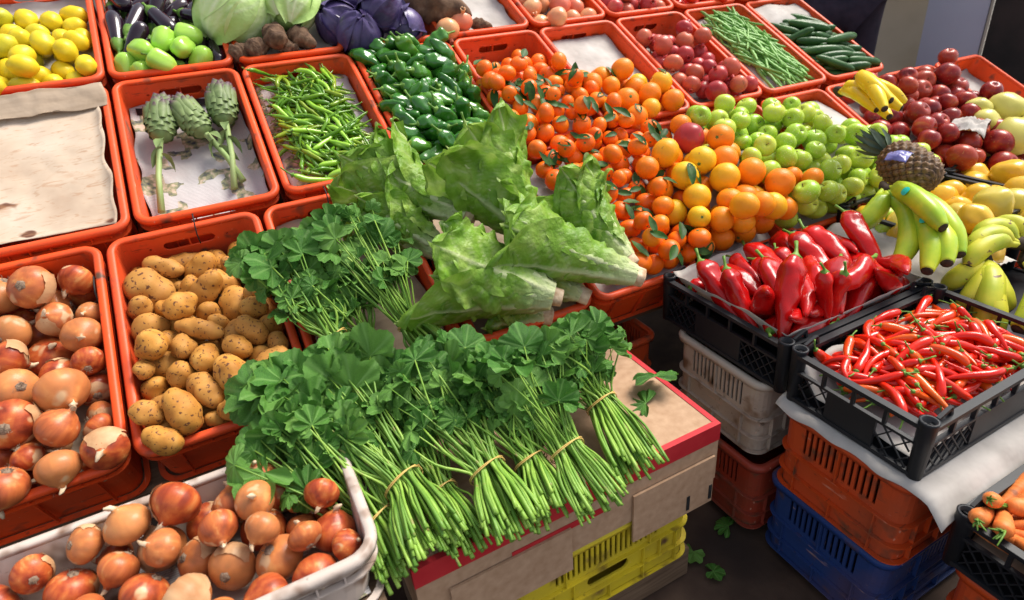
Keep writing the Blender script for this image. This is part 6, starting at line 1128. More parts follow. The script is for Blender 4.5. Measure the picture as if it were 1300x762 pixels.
for i, (px, py, d, h, l) in enumerate(((430, 30, 54, .01, 'purple cabbage at the left front of its crate'), (455, 42, 54, .02, 'purple cabbage with a pale outer leaf nearest the front rim'), (481, 12, 54, .06, 'topmost purple cabbage resting on the others'),
                                 (513, 36, 50, .01, 'purple cabbage at the right front of its crate'), (440, 0, 50, .03, 'purple cabbage at the back left of its crate'), (508, 6, 46, .01, 'purple cabbage at the back right of its crate'))):
    cabbage(px, py, h, d, 'purple_cabbage', l, 'purple cabbages', 4+i)
def yam_at(px, py, ang, lpx, wpx, h, label, nm='taro', group='taro roots under the cabbages', v=0, cat='taro root'):
    a = math.radians(ang); P = on_slope(px, py, h); Q = on_slope(px+8*math.cos(a), py-8*math.sin(a), h); d = (Q-P).normalized()
    dep = float(RW[2] @ (np.array(P)-CAM)); L_ = lpx/FPX*dep; W_ = wpx/FPX*dep; me = body_mesh('yam', v); n = TS.to_3x3() @ Vector((0, 0, 1)); s = n.cross(d).normalized()
    mw = Matrix.Translation(P) @ Matrix([[d.x, s.x, n.x], [d.y, s.y, n.y], [d.z, s.z, n.z]]).to_4x4() @ Matrix.Diagonal((L_/.112, W_/.056, W_/.056, 1))
    return tag(link(nm, me, None, M['taro'], mw), label, cat, group)
yam_at(350, 44, 100, 40, 30, .03, 'upright hairy taro root in the middle of the row of taros', v=1)
yam_at(384, 50, -25, 42, 28, .01, 'longest hairy taro root, nearest the purple cabbages', v=2)
yam_at(327, 60, 20, 34, 24, .01, 'hairy taro root with a rounded end against the front rim', v=3)
yam_at(306, 66, 30, 30, 24, .0, 'small hairy taro root, leftmost of the taros', v=4)
yam_at(366, 60, -10, 26, 20, .0, 'small hairy taro root half hidden between two others', v=0)
o = yam_at(552, 8, -12, 92, 50, .03, 'large lumpy brown yam lying alone in its crate', 'yam', None, 1, 'yam')
yam_at(611, 32, -8, 30, 16, .0, 'small brown root beside the two pink pomegranates', 'taro', None, 2)
for px, py, l in ((568, 38, 'pink pomegranate in front of the large brown yam, the nearer of two'), (585, 27, 'pink pomegranate in front of the large brown yam, the farther of two')):
    put('pale_pomegranate', 1, l, 'pomegranates by the brown yam', Matrix.Translation(on_slope(px, py, .01)) @ Matrix.Rotation(px, 4, 'X'))
def bract(L_, W_, curv, seed):
    V = []; F = []; A = []; n, m = 8, 6
    for j in range(n+1):
        t = j/n; w_ = W_*(math.sin(math.pi*(t*.72+.14))**.8)*(1 if t < .9 else .45)
        for i in range(m+1):
            s = i/m*2-1; V.append((s*w_, -.004*(1-s*s)-curv*t*t*L_*.0+.35*abs(s)**2*w_, L_*t)); A.append(max(0, t-.72)*3.4+.25*(1-abs(s))*t)
    for j in range(n):
        for i in range(m): a = j*(m+1)+i; F.append((a, a+1, a+m+2, a+m+1))
    return V, F, A
def artichoke(ph, ps, label, seed, sc_=1.):
    a = on_slope(*ph, -.02); b = on_slope(*ps, -.058); d = (a-b); Ln = d.length; d.normalize()
    n = Vector((0, 0, 1)); s = d.cross(n).normalized(); u_ = s.cross(d)
    mw = Matrix.Translation(a) @ Matrix([[s.x, u_.x, d.x], [s.y, u_.y, d.y], [s.z, u_.z, d.z]]).to_4x4()
    root = thing('artichoke', label, 'artichoke', 'artichokes on newspaper', mw); r = _rs('art', seed)
    H = .098*sc_; V = []; F = []; A = []
    for lay in range(8):
        k = 8 if lay < 6 else 6; t = lay/7
        for q in range(k):
            bv, bf, ba = bract(.042*sc_*(1-.15*t)+.012, .0185*sc_*(1-.25*t), 0, 0); az = 2*math.pi*(q+.5*(lay % 2))/k+r.uniform(-.1, .1)
            R = .031*sc_*math.sin(math.pi*(.24+.50*t)); z = -.03*sc_+H*.66*t; open_ = .04-.16*t+r.uniform(-.12, .10)
            mm = Matrix.Translation((0, 0, z)) @ Matrix.Rotation(az, 4, 'Z') @ Matrix.Translation((0, -R, 0)) @ Matrix.Rotation(open_, 4, 'X')
            o_ = len(V); V += [tuple(mm @ Vector(p)) for p in bv]; F += [tuple(i+o_ for i in f) for f in bf]; A += ba
    me = mesh('flower_head', V, F); set_attr(me, A); h_ = link('flower_head', me, root, M['artichoke'])
    prof = [(max(.002, math.sin(x))*.029*sc_, -.006-math.cos(x)*.036*sc_) for x in np.linspace(0, math.pi, 10)]; link('heart', lathe('heart', prof, 14), h_, M['artichoke'])
    g = Geo(); sg = r.uniform(-.012, .012); g.tube([(0, 0, -.028), (sg*.5, 0, -.05), (sg, -.003, -Ln*.6), (0, -.004, -Ln)], [.010, .0075, .0065, .0080], 12, lambda t, a: 1+.07*math.cos(5*a)); link('stem', g.make('stem', True), root, M['artichoke_stem'])
    for q in range(3):
        V2, F2 = leaf_blade(.05, .012, .3, .6, seed+q); me = mesh('leaf', V2, F2); l_ = link('leaf', me, root, M['artichoke']); l_.matrix_basis = Matrix.Translation((.004, .008, -.05-.022*q)) @ Matrix.Rotation(2.1*q, 4, 'Z') @ Matrix.Rotation(-.5, 4, 'X')
artichoke((205, 160), (204, 268), 'artichoke with a straight upright stem, leftmost of the three', 1, 1.12)
artichoke((248, 156), (309, 228), 'middle artichoke whose stem crosses under the one beside it', 2, 1.1)
artichoke((283, 140), (297, 238), 'artichoke with a thick cut stem, nearest the chilli crate', 3, 1.15)
# ------------------------------------------------------------------ romaine lettuces
def romaine_leaf(L_, R0, layer, az, seed, flat, lay_open):
    """one leaf of a head that lies along +Y: it wraps the axis at its own layer and ruffles at the rim"""
    n, m = 44, 30; V = []; F = []; A = []; r = _rs('rl', seed, layer, az); ll = L_*(.78+.28*layer)*r.uniform(.92, 1.08); wmax = (.055+.035*layer)*L_/.26
    ks = r.uniform(0, 6); tip = r.uniform(.0, .045)*(.4+layer)+.05*lay_open
    for j in range(n+1):
        t = j/n; w_ = wmax*(.24+.76*math.sin(math.pi/2*min(1, t/.60))**1.3)*math.sqrt(max(.004, 1-max(0, (t-.60)/.40)**2.4))
        Rr = R0*(.50+.77*math.sin(min(1, t*1.1)*math.pi*.62))*(.55+.55*layer)+tip*t*t*t
        for i in range(m+1):
            s = i/m*2-1; ruf = (abs(s)**4*.8+max(0, t-.82)*2.2*(1-.3*abs(s)))*.0080*(.35+t)
            ph_ = noise.noise(Vector((t*4, s, seed)))*3; off = ruf*(math.sin(t*26+ks+s*2+ph_)+.7*math.sin(t*51+ks*2+s*5+ph_*2)) +   .0050*t*noise.noise(Vector((s*2.4, t*7, seed+layer*9)))*2.4 + .0022*noise.noise(Vector((s*8, t*24, seed)))*min(1, abs(s)*2.5)
            off -= .0030*max(math.exp(-(((t-kk*.11)-abs(s)*.24)/.012)**2) for kk in range(1, 8))*(1-abs(s)*.6)
            rib = max(0, 1-abs(s)*w_/(.0018+.013*(1-t)**1.3)); a_ = az+s*w_/max(.022, Rr*.95)
            rad = Rr+off+rib*.0035+(abs(s)**2)*.012*lay_open*t
            x, z = rad*math.cos(a_), rad*math.sin(a_); y = ll*t+.004*math.sin(s*9+t*20)*t-abs(s)**2*.02*t
            zz = z if z > -flat else -flat+(z+flat)*.15
            V.append((x, y, zz)); vn = 0
            for k in range(1, 8):
                tc = k*.11; d = abs((t-tc)-abs(s)*.24)/.010; vn = max(vn, .42*math.exp(-d*d)*(1-abs(s)*.7))
            A.append(max(rib**.6*(1.05-.55*t), vn*1.0, .9*max(0, 1-t/.30)))
    for j in range(n):
        for i in range(m): a = j*(m+1)+i; F.append((a, a+1, a+m+2, a+m+1))
    me = mesh('leaf', V, F); set_attr(me, A); return me
def lettuce(pb, pt, h1, h2, label, seed, k=18, R0=.040, op=.4, roll=0, stretch=1.0):
    b = on_slope(*pb, h1); t = on_slope(*pt, h2); d = t-b; L_ = d.length*stretch; d.normalize(); n = TS.to_3x3() @ Vector((0, 0, 1)); s = d.cross(n).normalized(); u_ = s.cross(d)
    mw = Matrix.Translation(b) @ Matrix([[s.x, d.x, u_.x], [s.y, d.y, u_.y], [s.z, d.z, u_.z]]).to_4x4()
    root = thing('romaine_lettuce', label, 'lettuce', 'romaine lettuces in a heap', mw); r = _rs('let', seed)
    for i in range(k):
        layer = .15+.85*i/(k-1); az = i*2.4+seed+roll
        if i >= k-4: az = (1.2, 2.1, .4, 2.9)[i-k+4]+roll+r.uniform(-.2, .2)
        link('leaf', romaine_leaf(L_, R0, layer, az, seed*31+i, R0*.75, op*layer), root, M['lettuce'])
    g = Geo(); g.tube([(0, -.020, 0), (0, -.019, 0), (0, .0, 0), (0, .03, 0), (0, .06, 0)], [.0165, .0190, .0205, .019, .008], 16, lambda t, a: 1+.08*math.cos(4*a+seed)); link('cut_base', g.make('cut_base', True), root, M['lettuce_base'])
lettuce((592, 275), (462, 212), .035, .035, 'romaine lettuce with a round brown cut base facing out, nearest the leafy bunches', 1, op=.8, R0=.040)
lettuce((560, 322), (478, 262), -.01, .0, 'romaine lettuce underneath, its dark leaves by the leafy bunches', 8, k=12, op=.5)
lettuce((738, 374), (640, 330), .01, .01, 'small romaine base tucked below the long top lettuce', 6, k=11, R0=.034, op=.3)
lettuce((690, 400), (618, 390), -.02, -.02, 'romaine lettuce lying lowest, against the front rim', 7, k=11, R0=.032, op=.3)
lettuce((684, 306), (600, 200), .055, .09, 'romaine lettuce with one broad upright leaf spread towards the green peppers', 2, k=13, R0=.050, op=1.3)
lettuce((702, 376), (548, 338), .06, .055, 'romaine lettuce in front with a white ribbed base, leaves to the left', 5, k=17, R0=.056, op=.6)
lettuce((796, 330), (715, 246), .07, .09, 'romaine lettuce with crinkled leaves leaning against the tangerines', 4, k=14, R0=.038, op=.4)
lettuce((806, 350), (634, 296), .085, .10, 'longest romaine lettuce on top, its base hanging over the tangerines', 3, R0=.040, op=.5)
# ------------------------------------------------------------------ bunches of mallow
def mallow_mesh(seed):
    n, m = 8, 56; r = _rs('mm', seed); V = [(0, 0, 0)]; A = [.9]; F = []; lobes = r.choice((5, 5, 7)); cup = r.uniform(-.5, .9); pl = r.uniform(.06, .15); droop = r.uniform(-.1, .75); side = r.uniform(-.6, .9); span = r.uniform(.78, 1.0)
    for j in range(1, n+1):
        q = j/n
        for i in range(m+1):
            u_ = i/m*2-1; a = math.radians(150*span*u_); c = (u_*lobes/2+.5*(lobes % 2 == 0)) % 1; lob = abs(math.cos(math.pi*(u_*lobes/2)))
            Rr = (.80+.20*lob**.75)*(1+.035*abs(math.sin(a*17))+.05*noise.noise(Vector((a*2, seed*3.3, 0))))*(1-.22*abs(u_)**1.5)
            rr_ = q*Rr; x, y = rr_*math.sin(a), rr_*math.cos(a)
            z = pl*q*(1-2*lob)*.9+.035*q*q*math.sin(a*19+seed)-cup*.30*q*q+side*.35*x*abs(x)+.12*q*noise.noise(Vector((x*2.4, y*2.4, seed*3.1)))-droop*.5*max(0, y)**2
            y *= 1-.18*droop*q; V.append((x, y, z)); ve = math.exp(-((1-lob)/(.012+.03/(q*6+1)))**1.0)
            A.append(min(1, ve*(1.15-.6*q)+.06*abs(math.sin(q*30+lob*6))))
    for i in range(m): F.append((0, 2+i, 1+i))
    for j in range(n-1):
        for i in range(m): a = 1+j*(m+1)+i; F.append((a, a+1, a+m+2, a+m+1))
    me = mesh('leaf', V, F); set_attr(me, A); return me
MAL = [mallow_mesh(i) for i in range(22)]
def bunch(tie, end, head, zt, ze, zh, label, seed, frame='f', n=46, group='leafy green bunches with rubber bands', leaf=(.028, .052), spread=.075, fat=1.0):
    f = (lambda p, z: on_flat(*p, z)) if frame == 'f' else (lambda p, z: on_slope(*p, z))
    T_, E_, H_ = f(tie, zt), f(end, ze), f(head, zh); r = _rs('bn', seed); ax = (H_-E_).normalized(); nrm = Vector((0, 0, 1)) if frame == 'f' else TS.to_3x3() @ Vector((0, 0, 1)); sd_ = ax.cross(nrm).normalized(); up = sd_.cross(ax)
    root = thing('leafy_bunch', label, 'leafy greens', group, Matrix.Translation(T_)); inv = Matrix.Translation(-T_)
    hl = (H_-T_).length
    for k in range(n):
        rr_ = math.sqrt(r.random()); a = r.uniform(0, 6.28); c, s_ = rr_*math.cos(a), rr_*math.sin(a)
        e = E_+sd_*c*.040*fat+up*(s_*.020+.004)*fat+ax*r.uniform(-.028, .018); t = T_+sd_*c*.023*fat+up*(s_*.018+.002)*fat
        far = r.uniform(.30, 1.10)**.9; g_ = c*.75+r.gauss(0, .35)
        h = T_+(H_-T_)*far+sd_*g_*spread*(.5+.6*far)+up*(s_*.022+.018+.020*r.random()+(.022 if far > .8 else 0))
        m1 = T_*.55+h*.45+sd_*(c*.014+r.gauss(0, .011))+up*(.006+.006*s_+r.gauss(0, .003)); e2 = e*.5+t*.5+sd_*(c*.004+r.gauss(0, .0025))+up*(.002+r.gauss(0, .0015))
        ctl = [np.array(x) for x in (e, e2, t, m1, h)]; P, R_ = resample(ctl, [.0032, .0030, .0027, .0020, .0013], 14); w0 = r.uniform(.6, 1.25)
        g = Geo(); g.tube([inv @ Vector(p) for p in P], [x*w0 for x in R_], 6); st = link('stalk', g.make('stalk', True), root, M['mallow_stalk'])
        lf = link('leaf', MAL[r.randrange(22)], st, M['mallow']); d = (Vector(P[-1])-Vector(P[-3])).normalized()
        nn = (up*r.uniform(.5, 1.2)+sd_*r.gauss(0, .6)+ax*r.gauss(-.1, .6)).normalized(); y_ = (d*.6+ax*.5+sd_*g_*.9+Vector((r.gauss(0, .3), r.gauss(0, .3), r.gauss(0, .12)))); y_ = (y_-nn*y_.dot(nn)).normalized(); x_ = y_.cross(nn)
        s = leaf[0]*.75+(leaf[1]*1.12-leaf[0]*.75)*r.random()**1.3; s *= (1 if far > .6 else .7)
        lf.matrix_basis = inv @ Matrix.Translation(P[-1]) @ Matrix([[x_.x, y_.x, nn.x], [x_.y, y_.y, nn.y], [x_.z, y_.z, nn.z]]).to_4x4() @ Matrix.Scale(s, 4)
    g = Geo()
    for w_ in range(2):
        pts = []
        for q in range(29):
            a = 2*math.pi*q/28; pts.append(T_+sd_*math.cos(a)*.0265*fat+up*(math.sin(a)*.0215*fat+.002)+ax*(.002*math.sin(a*2+w_)+.005*w_*math.cos(a)))
        g.tube([inv @ p for p in pts], .0010, 5)
    link('rubber_band', g.make('rubber_band', True), root, M['rubber'])
bunch((519, 410), (553, 446), (438, 300), .022, .012, .045, 'leafy bunch on brown paper in the orange crate, nearest the lettuces', 21, 'r', n=50, spread=.085)
bunch((425, 430), (443, 470), (352, 338), .012, .0, .03, 'leafy bunch in the orange crate, drooping over the potatoes', 22, 'r', n=46, spread=.08)
bunch((466, 428), (484, 462), (430, 370), -.01, -.02, .0, 'small leafy bunch squeezed between the two others in the orange crate', 23, 'r', n=34, fat=.8)
bunch((480, 662), (508, 712), (385, 560), -.062, -.072, .01, 'leafy bunch on the box, half over the pale onion crate', 1, n=58, fat=1.15)
bunch((562, 626), (594, 684), (500, 520), -.070, -.08, -.02, 'slim leafy bunch squeezed behind the broadest one on the box', 2, n=50, fat=1.0)
bunch((513, 614), (546, 684), (400, 496), -.030, -.045, .03, 'broadest leafy bunch on the box, its largest leaf over the potatoes', 3, n=76, fat=1.3, leaf=(.03, .058), spread=.085)
bunch((619, 599), (650, 664), (538, 486), -.045, -.06, .02, 'leafy bunch fourth from the right end of the cardboard box', 4, n=68, fat=1.25, spread=.08)
bunch((674, 587), (697, 644), (614, 488), -.060, -.072, .01, 'leafy bunch third from the right end of the cardboard box', 5, n=58, fat=1.15)
bunch((720, 573), (757, 633), (657, 478), -.045, -.062, .02, 'leafy bunch second from the right end of the cardboard box', 6, n=66, fat=1.25)
bunch((764, 514), (808, 588), (714, 455), -.045, -.062, .015, 'leafy bunch nearest the bare end of the cardboard box', 7, n=68, fat=1.25, spread=.09)
for i, (px, py, z, az, s, l) in enumerate(((335, 600, .035, 2.2, .055, 'single broad green leaf hanging over the pale onion crate'), (392, 492, .075, 1.2, .062, 'largest fan shaped green leaf lying over the potato crate'),
                                     (832, 478, -.06, -.6, .05, 'folded green leaf hanging off the back edge of the cardboard box'), (820, 512, -.092, .6, .04, 'small green leaf lying flat on the bare cardboard'))):
    lf = link('green_leaf', MAL[i+2], None, M['mallow'], Matrix.Translation(on_flat(px, py, z)) @ Matrix.Rotation(az, 4, 'Z') @ Matrix.Rotation(-.15, 4, 'X') @ Matrix.Scale(s, 4)); tag(lf, l, 'leaf')
# ------------------------------------------------------------------ bananas and pineapple
def hand(crown, fingers, label, mat, r0=.0175, group='hands of bananas'):
    """crown (px, py, z) and fingers [(px, py, z, bow, sticker t)]; bow pushes the middle aside in metres"""
    cp = on_flat(*crown); root = thing('banana_hand', label, 'bananas', group, Matrix.Translation(cp)); cen = Vector((0, 0, 0))
    for k, (px, py, z, bow, upb, stick) in enumerate(fingers):
        T_ = on_flat(px, py, z)-cp; ax = T_.normalized(); sd_ = ax.cross(Vector((0, 0, 1))).normalized(); up = sd_.cross(ax); st = Vector((((k-len(fingers)/2)*.006), 0, 0))
        ctl = [st*.4, st+T_*.14+sd_*bow*.35+up*upb*.4, T_*.33+sd_*bow*.85+up*upb*.9, T_*.55+sd_*bow+up*upb, T_*.78+sd_*bow*.75+up*upb*.7, T_*.95+sd_*bow*.2+up*upb*.1, T_]
        rad = [.0065, .0075, r0*.93, r0, r0*.97, r0*.62, r0*.34]; P, R_ = resample([np.array(c) for c in ctl], rad, 26); n = 26
        g = Geo(); g.tube(P[:24], R_[:24], 14, lambda t, a: 1+.055*math.cos(5*a)); b = link('banana', g.make('banana', True), root, M[mat])
        g = Geo(); g.tube(P[23:], [R_[23], R_[24]*.92, R_[25]*.8], 10); link('tip', g.make('tip', True), b, M['banana_tip'])
        if stick:
            i = int(stick*25); p = Vector(P[i]); tv = (Vector(P[i+1])-Vector(P[i-1])).normalized(); view = (Vector(CAM)-(cp+p)).normalized(); nn = (view-tv*view.dot(tv)).normalized(); x_ = tv.cross(nn)
            g = Geo(); V = []; R1 = R_[i]*1.06+.0006
            for q in range(7):
                for w_ in range(7):
                    u1 = (q/6*2-1); w1 = (w_/6*2-1); sc1 = 1/max(1, math.hypot(u1, w1)**.9) if math.hypot(u1, w1) > 1 else 1; aa = u1*sc1*.011/R1; yy = w1*sc1*.009
                    V.append(p+x_*math.sin(aa)*R1+nn*math.cos(aa)*R1+tv*yy)
            F = [(q*7+w_, q*7+w_+1, (q+1)*7+w_+1, (q+1)*7+w_) for q in range(6) for w_ in range(6)]; link('sticker', mesh('sticker', V, F), b, M['teal_sticker'])
    g = Geo(); d = -sum((on_flat(f[0], f[1], f[2])-cp for f in fingers), Vector()).normalized(); g.tube([-d*.018, Vector((0, 0, 0)), d*.012, d*.022], [.012, .015, .012, .009], 10, lambda t, a: 1+.15*math.cos(3*a)); link('crown', g.make('crown', True), root, M['banana_tip'])
hand((1092, 101, .33), [(1124, 139, .30, .012, .03, 0), (1133, 128, .315, .03, .03, 0), (1146, 138, .29, .045, .03, 0), (1149, 128, .28, .055, .02, 0)], 'ripe yellow hand of bananas behind the green apples, arching to the right', 'banana', .0185)
hand((1066, 116, .29), [(1130, 149, .265, -.005, .015, 0), (1114, 140, .28, .01, .02, 0), (1120, 132, .285, .018, .03, 0)], 'smaller yellow hand of bananas lying flat below the arching one', 'banana', .0175)
hand((1124, 240, .13), [(1083, 292, .06, -.02, .012, 0), (1138, 338, .035, -.035, .015, 0), (1176, 346, .045, -.035, .02, .55), (1202, 336, .06, -.03, .02, 0), (1219, 325, .065, -.02, .03, .45), (1199, 290, .12, .01, .03, .5)], 'greenish yellow hand of bananas with teal stickers beside the red peppers', 'green_banana', .0245)
hand((1249, 330, .03), [(1196, 364, -.02, -.02, .02, 0), (1215, 398, -.05, -.02, .025, 0), (1243, 420, -.055, -.01, .03, 0), (1268, 425, -.055, .01, .025, 0), (1284, 395, -.03, .02, .02, 0)], 'pale banana hand with its dark crown up, against the black chilli crate', 'ripe_banana', .024)
hand((1298, 310, .06), [(1228, 340, .035, .015, .025, 0), (1232, 322, .055, .02, .025, 0), (1240, 305, .07, .025, .025, 0), (1255, 290, .075, .03, .02, 0)], 'banana hand lying on its side in front of the quinces', 'ripe_banana', .022)
hand((1302, 330, .03), [(1290, 420, -.03, -.03, .02, 0), (1320, 420, -.03, -.02, .03, 0), (1345, 400, -.02, .0, .03, 0)], 'large banana hand at the edge, behind the black chilli crate', 'ripe_banana', .027)
a_, b_ = on_flat(1124, 193, .19), on_flat(1186, 236, .14); d = (b_-a_).normalized(); n = Vector((0, 0, 1)); s = d.cross(n).normalized(); u_ = s.cross(d); PL = (b_-a_).length
root = thing('pineapple', 'brown pineapple lying on the green apples with its leafy crown to the left', 'pineapple', None, Matrix.Translation(a_) @ Matrix([[s.x, u_.x, d.x], [s.y, u_.y, d.y], [s.z, u_.z, d.z]]).to_4x4())
V = []; F = []; A = []; nz, na = 66, 84; Rp = .048; PL = max(PL, .145)
for j in range(nz+1):
    t = j/nz
    for i in range(na):
        a = 2*math.pi*i/na; R = Rp*math.sqrt(max(.0, 1-abs(2*t-1)**3.2))*1.0+.004
        u1 = (a/(2*math.pi)*14+t*6.5) % 1; v1 = (-a/(2*math.pi)*14+t*6.5) % 1 if True else 0; du, dv = abs(u1-.5)*2, abs(v1-.5)*2; cell = (1-du**2)*(1-dv**2)
        R += .0065*cell**.6-.003+.004*math.exp(-((du)**2+(dv)**2)*14); V.append((R*math.cos(a), R*math.sin(a), PL*t)); A.append(1 if cell < .13 else 0)
for j in range(nz):
    for i in range(na): F.append((j*na+i, j*na+(i+1) % na, (j+1)*na+(i+1) % na, (j+1)*na+i))
F.append(tuple(range(na-1, -1, -1))); F.append(tuple(nz*na+i for i in range(na)))
me = mesh('rind', V, F); set_attr(me, A); link('rind', me, root, M['pineapple'])
g = Geo(); r = _rs('pine')
for k in range(30):
    t = k/29; a = k*2.4; op = 1.15-.95*t; L_ = .055+.035*t; bv, bf = leaf_blade(L_, .0085, .35, .25*(1-t)+.05, k)
    mm = Matrix.Translation((0, 0, -.004-.022*t)) @ Matrix.Rotation(a, 4, 'Z') @ Matrix.Rotation(math.radians(-90)+op*-1+math.radians(90)-math.radians(90)+1.0*0, 4, 'X')
    mm = Matrix.Translation((0, 0, .004-.012*t)) @ Matrix.Rotation(a, 4, 'Z') @ Matrix.Translation((0, .012*(1-t), 0)) @ Matrix.Rotation(-(math.pi/2-op*.85), 4, 'X')
    g.add([tuple(mm @ Vector(p)) for p in bv], bf)
link('leaf_crown', g.make('leaf_crown', True), root, M['pineapple_leaf'])
P = on_flat(1143, 194, .235); sheet('small violet plastic wrap lying on top of the pineapple', Matrix.Translation(P) @ Matrix.Rotation(.3, 4, 'Z'), -.032, .032, -.022, .022, lambda x, y: .0-9*x*x-9*y*y, 'purple_wrap', .008, 40, 5, name='plastic_wrap', cat='plastic wrap', n=18)
# ------------------------------------------------------------------ black lattice crates
def lattice_side(L_, H_):
    """a side panel along +X from 0 to L_, rim at z=0"""
    g = Geo(); t = .004
    g.box(0, L_, -.007, .007, -.008, 0); g.box(0, L_, -.004, .004, -H_*.40, -H_*.40+.005); g.box(0, L_, -.005, .005, -H_, -H_+.008)
    n = max(4, round(L_/.062))
    for k in range(1, n): x = L_*k/n; g.box(x-.0028, x+.0028, -.0035, .0035, -H_*.40+.004, -.007)
    a0, a1 = L_*.30, L_*.70; g.box(a0, a1, -.003, .003, -H_+.007, -H_*.40+.001)
    z0, z1 = -H_+.007, -H_*.40+.001; hh = z1-z0
    for b0, b1 in ((0.01, a0), (a1, L_-.01)):
        m = max(2, round((b1-b0)/(hh*.42)))
        for k in range(-2, m+1):
            for sg in (1, -1):
                xa = b0+(b1-b0)*k/m; xb = xa+hh*.85; za, zb = (z0, z1) if sg > 0 else (z1, z0)
                ca, cb = max(xa, b0), min(xb, b1)
                if cb-ca < .004: continue
                f0, f1 = (ca-xa)/(xb-xa), (cb-xa)/(xb-xa); g.bar((ca, .0006*sg, za+(zb-za)*f0), (cb, .0006*sg, za+(zb-za)*f1), .0022, (0, 1, 0), .0026)
    return g.make('side_panel')
def black_crate(x0, x1, y0, y1, z, H_, label):
    root = thing('lattice_crate', label, 'crate', 'black lattice crates', Matrix.Translation((x0, y0, z))); w_, l_ = x1-x0, y1-y0
    sx = lattice_side(w_-.03, H_); sy = lattice_side(l_-.03, H_)
    for (me, x, y, a) in ((sx, .015, .006, 0), (sx, .015, l_-.006, 0), (sy, .006, .015, 90), (sy, w_-.006, .015, 90)):
        o_ = link('side_panel', me, root, M['black_plastic']); o_.matrix_basis = Matrix.Translation((x, y, 0)) @ Matrix.Rotation(math.radians(a), 4, 'Z')
    for cx, cy in ((.012, .012), (w_-.012, .012), (.012, l_-.012), (w_-.012, l_-.012)):
        g = Geo(); ls = []
        for r_, zz in ((.0115, -H_-.004), (.0145, .004), (.0150, .008), (.0105, .008), (.0100, -.02)):
            ls.append([(cx+r_*math.cos(6.2832*k/16), cy+r_*math.sin(6.2832*k/16), zz) for k in range(16)])
        loops(g, ls); link('corner_post', g.make('corner_post', True), root, M['black_plastic'])
        sx_ = 1 if cx < w_/2 else -1; sy_ = 1 if cy < l_/2 else -1
        g = Geo(); g.bar((cx+sx_*.016, cy-sy_*.003, .006), (cx+sx_*.045, cy-sy_*.003, .016), .006); g.bar((cx+sx_*.045, cy-sy_*.003, .017), (cx+sx_*.052, cy-sy_*.003, -.004), .006); link('stacking_lug', g.make('stacking_lug'), root, M['black_plastic'])
    g = Geo(); g.box(.012, w_-.012, .012, l_-.012, -H_, -H_+.003); link('floor_panel', g.make('floor_panel'), root, M['black_plastic'])
    return root
black_crate(1.365, 1.815, -.345, .012, 0, .105, 'black lattice crate heaped with long red peppers')
black_crate(1.365, 1.812, -.612, -.352, 0, .105, 'black lattice crate full of thin red chillies')
black_crate(1.84, 2.30, -.56, -.27, -.03, .10, 'black lattice crate under the pale banana hands')
black_crate(1.98, 2.44, -.262, .02, .03, .10, 'black lattice crate holding the quinces')
black_crate(1.375, 1.82, -1.02, -.668, -.125, .10, 'black lattice crate of carrots, lowest at the edge')
black_crate(2.46, 2.92, -.262, .02, .03, .10, 'black lattice crate farther along, under the last quinces')
sheet('white paper lining the black pepper crate', FLAT, 1.385, 1.80, -.33, -.0, lambda x, y: FLOORS['red_pepper_crate']-.100+.05*max(0, 1-min(x-1.385, 1.80-x, y+.33, -y)/.03), 'paper', .004, seed=61)
sheet('white newsprint lining the black chilli crate, its corner sticking up', FLAT, 1.385, 1.795, -.592, -.372, lambda x, y: -.082+.02*math.sin(math.pi*min(1, max(0, (x-1.38)/.42)))*math.sin(math.pi*min(1, max(0, (y+.6)/.25)))+.055*max(0, 1-min(1.795-x, -.372-y)/.04)**1.5, 'paper', .004, seed=62)
sheet('crumpled greyish paper under the stickered bananas', FLAT, 1.80, 2.12, -.36, -.02, lambda x, y: -.01+.02*math.sin(x*20), 'paper', .02, 14, seed=63)
sheet('pale paper under the quinces', FLAT, 1.99, 2.9, -.25, .01, lambda x, y: FLOORS['quince_heap']-.10, 'paper', .006, seed=64)
sheet('white paper sheet draped over the orange crate beneath the chillies', FLAT, 1.345, 1.83, -.672, -.35, lambda x, y: -.1085-.05*max(0, (-.640-y)/.03)**1.2*.6-.008*max(0, (1.358-x)/.012), 'paper', .0035, 22, seed=65)
sheet('brown paper lining the carrot crate', FLAT, 1.39, 1.80, -1.0, -.69, lambda x, y: FLOORS['carrot_crate']-.217, 'brown_paper', .005, seed=66)
# ------------------------------------------------------------------ stacks of tall crates
def tall(x, y, z, mat, label, rot=0): crate(label, 'tall plastic crates stacked by the aisle', Matrix.Translation((x, y, z)) @ Matrix.Rotation(rot, 4, 'Z'), mat, TALL)
tall(1.352, -.318, -.110, 'grey_plastic', 'dirty grey plastic crate under the black pepper crate')
tall(1.335, -.345, -.302, 'dark_red_plastic', 'dark red plastic crate at the bottom under the grey crate', .02)
tall(1.348, -.625, -.114, 'dull_orange_plastic', 'orange plastic crate with handle slot under the black chilli crate')
tall(1.352, -.618, -.306, 'blue_plastic', 'blue plastic crate at the bottom under the orange one', .0)
tall(1.38, -.95, -.230, 'dull_orange_plastic', 'orange plastic crate under the black carrot crate')
tall(1.38, -.94, -.422+.0, 'dark_red_plastic', 'dark red plastic crate near the floor under the carrots') if False else None
tall(1.84, -.55, -.136, 'dull_orange_plastic', 'orange plastic crate under the pale banana hands'); tall(1.84, -.55, -.328, 'grey_plastic', 'grey plastic crate at the floor under the bananas')
tall(1.99, -.262, -.075, 'orange_plastic', 'orange plastic crate under the quinces'); tall(1.99, -.262, -.267, 'blue_plastic', 'blue plastic crate at the floor under the quinces')
tall(2.47, -.262, -.075, 'orange_plastic', 'orange plastic crate at the far end of the quinces'); tall(2.47, -.262, -.267, 'grey_plastic', 'grey plastic crate at the floor at the far end of the quinces')
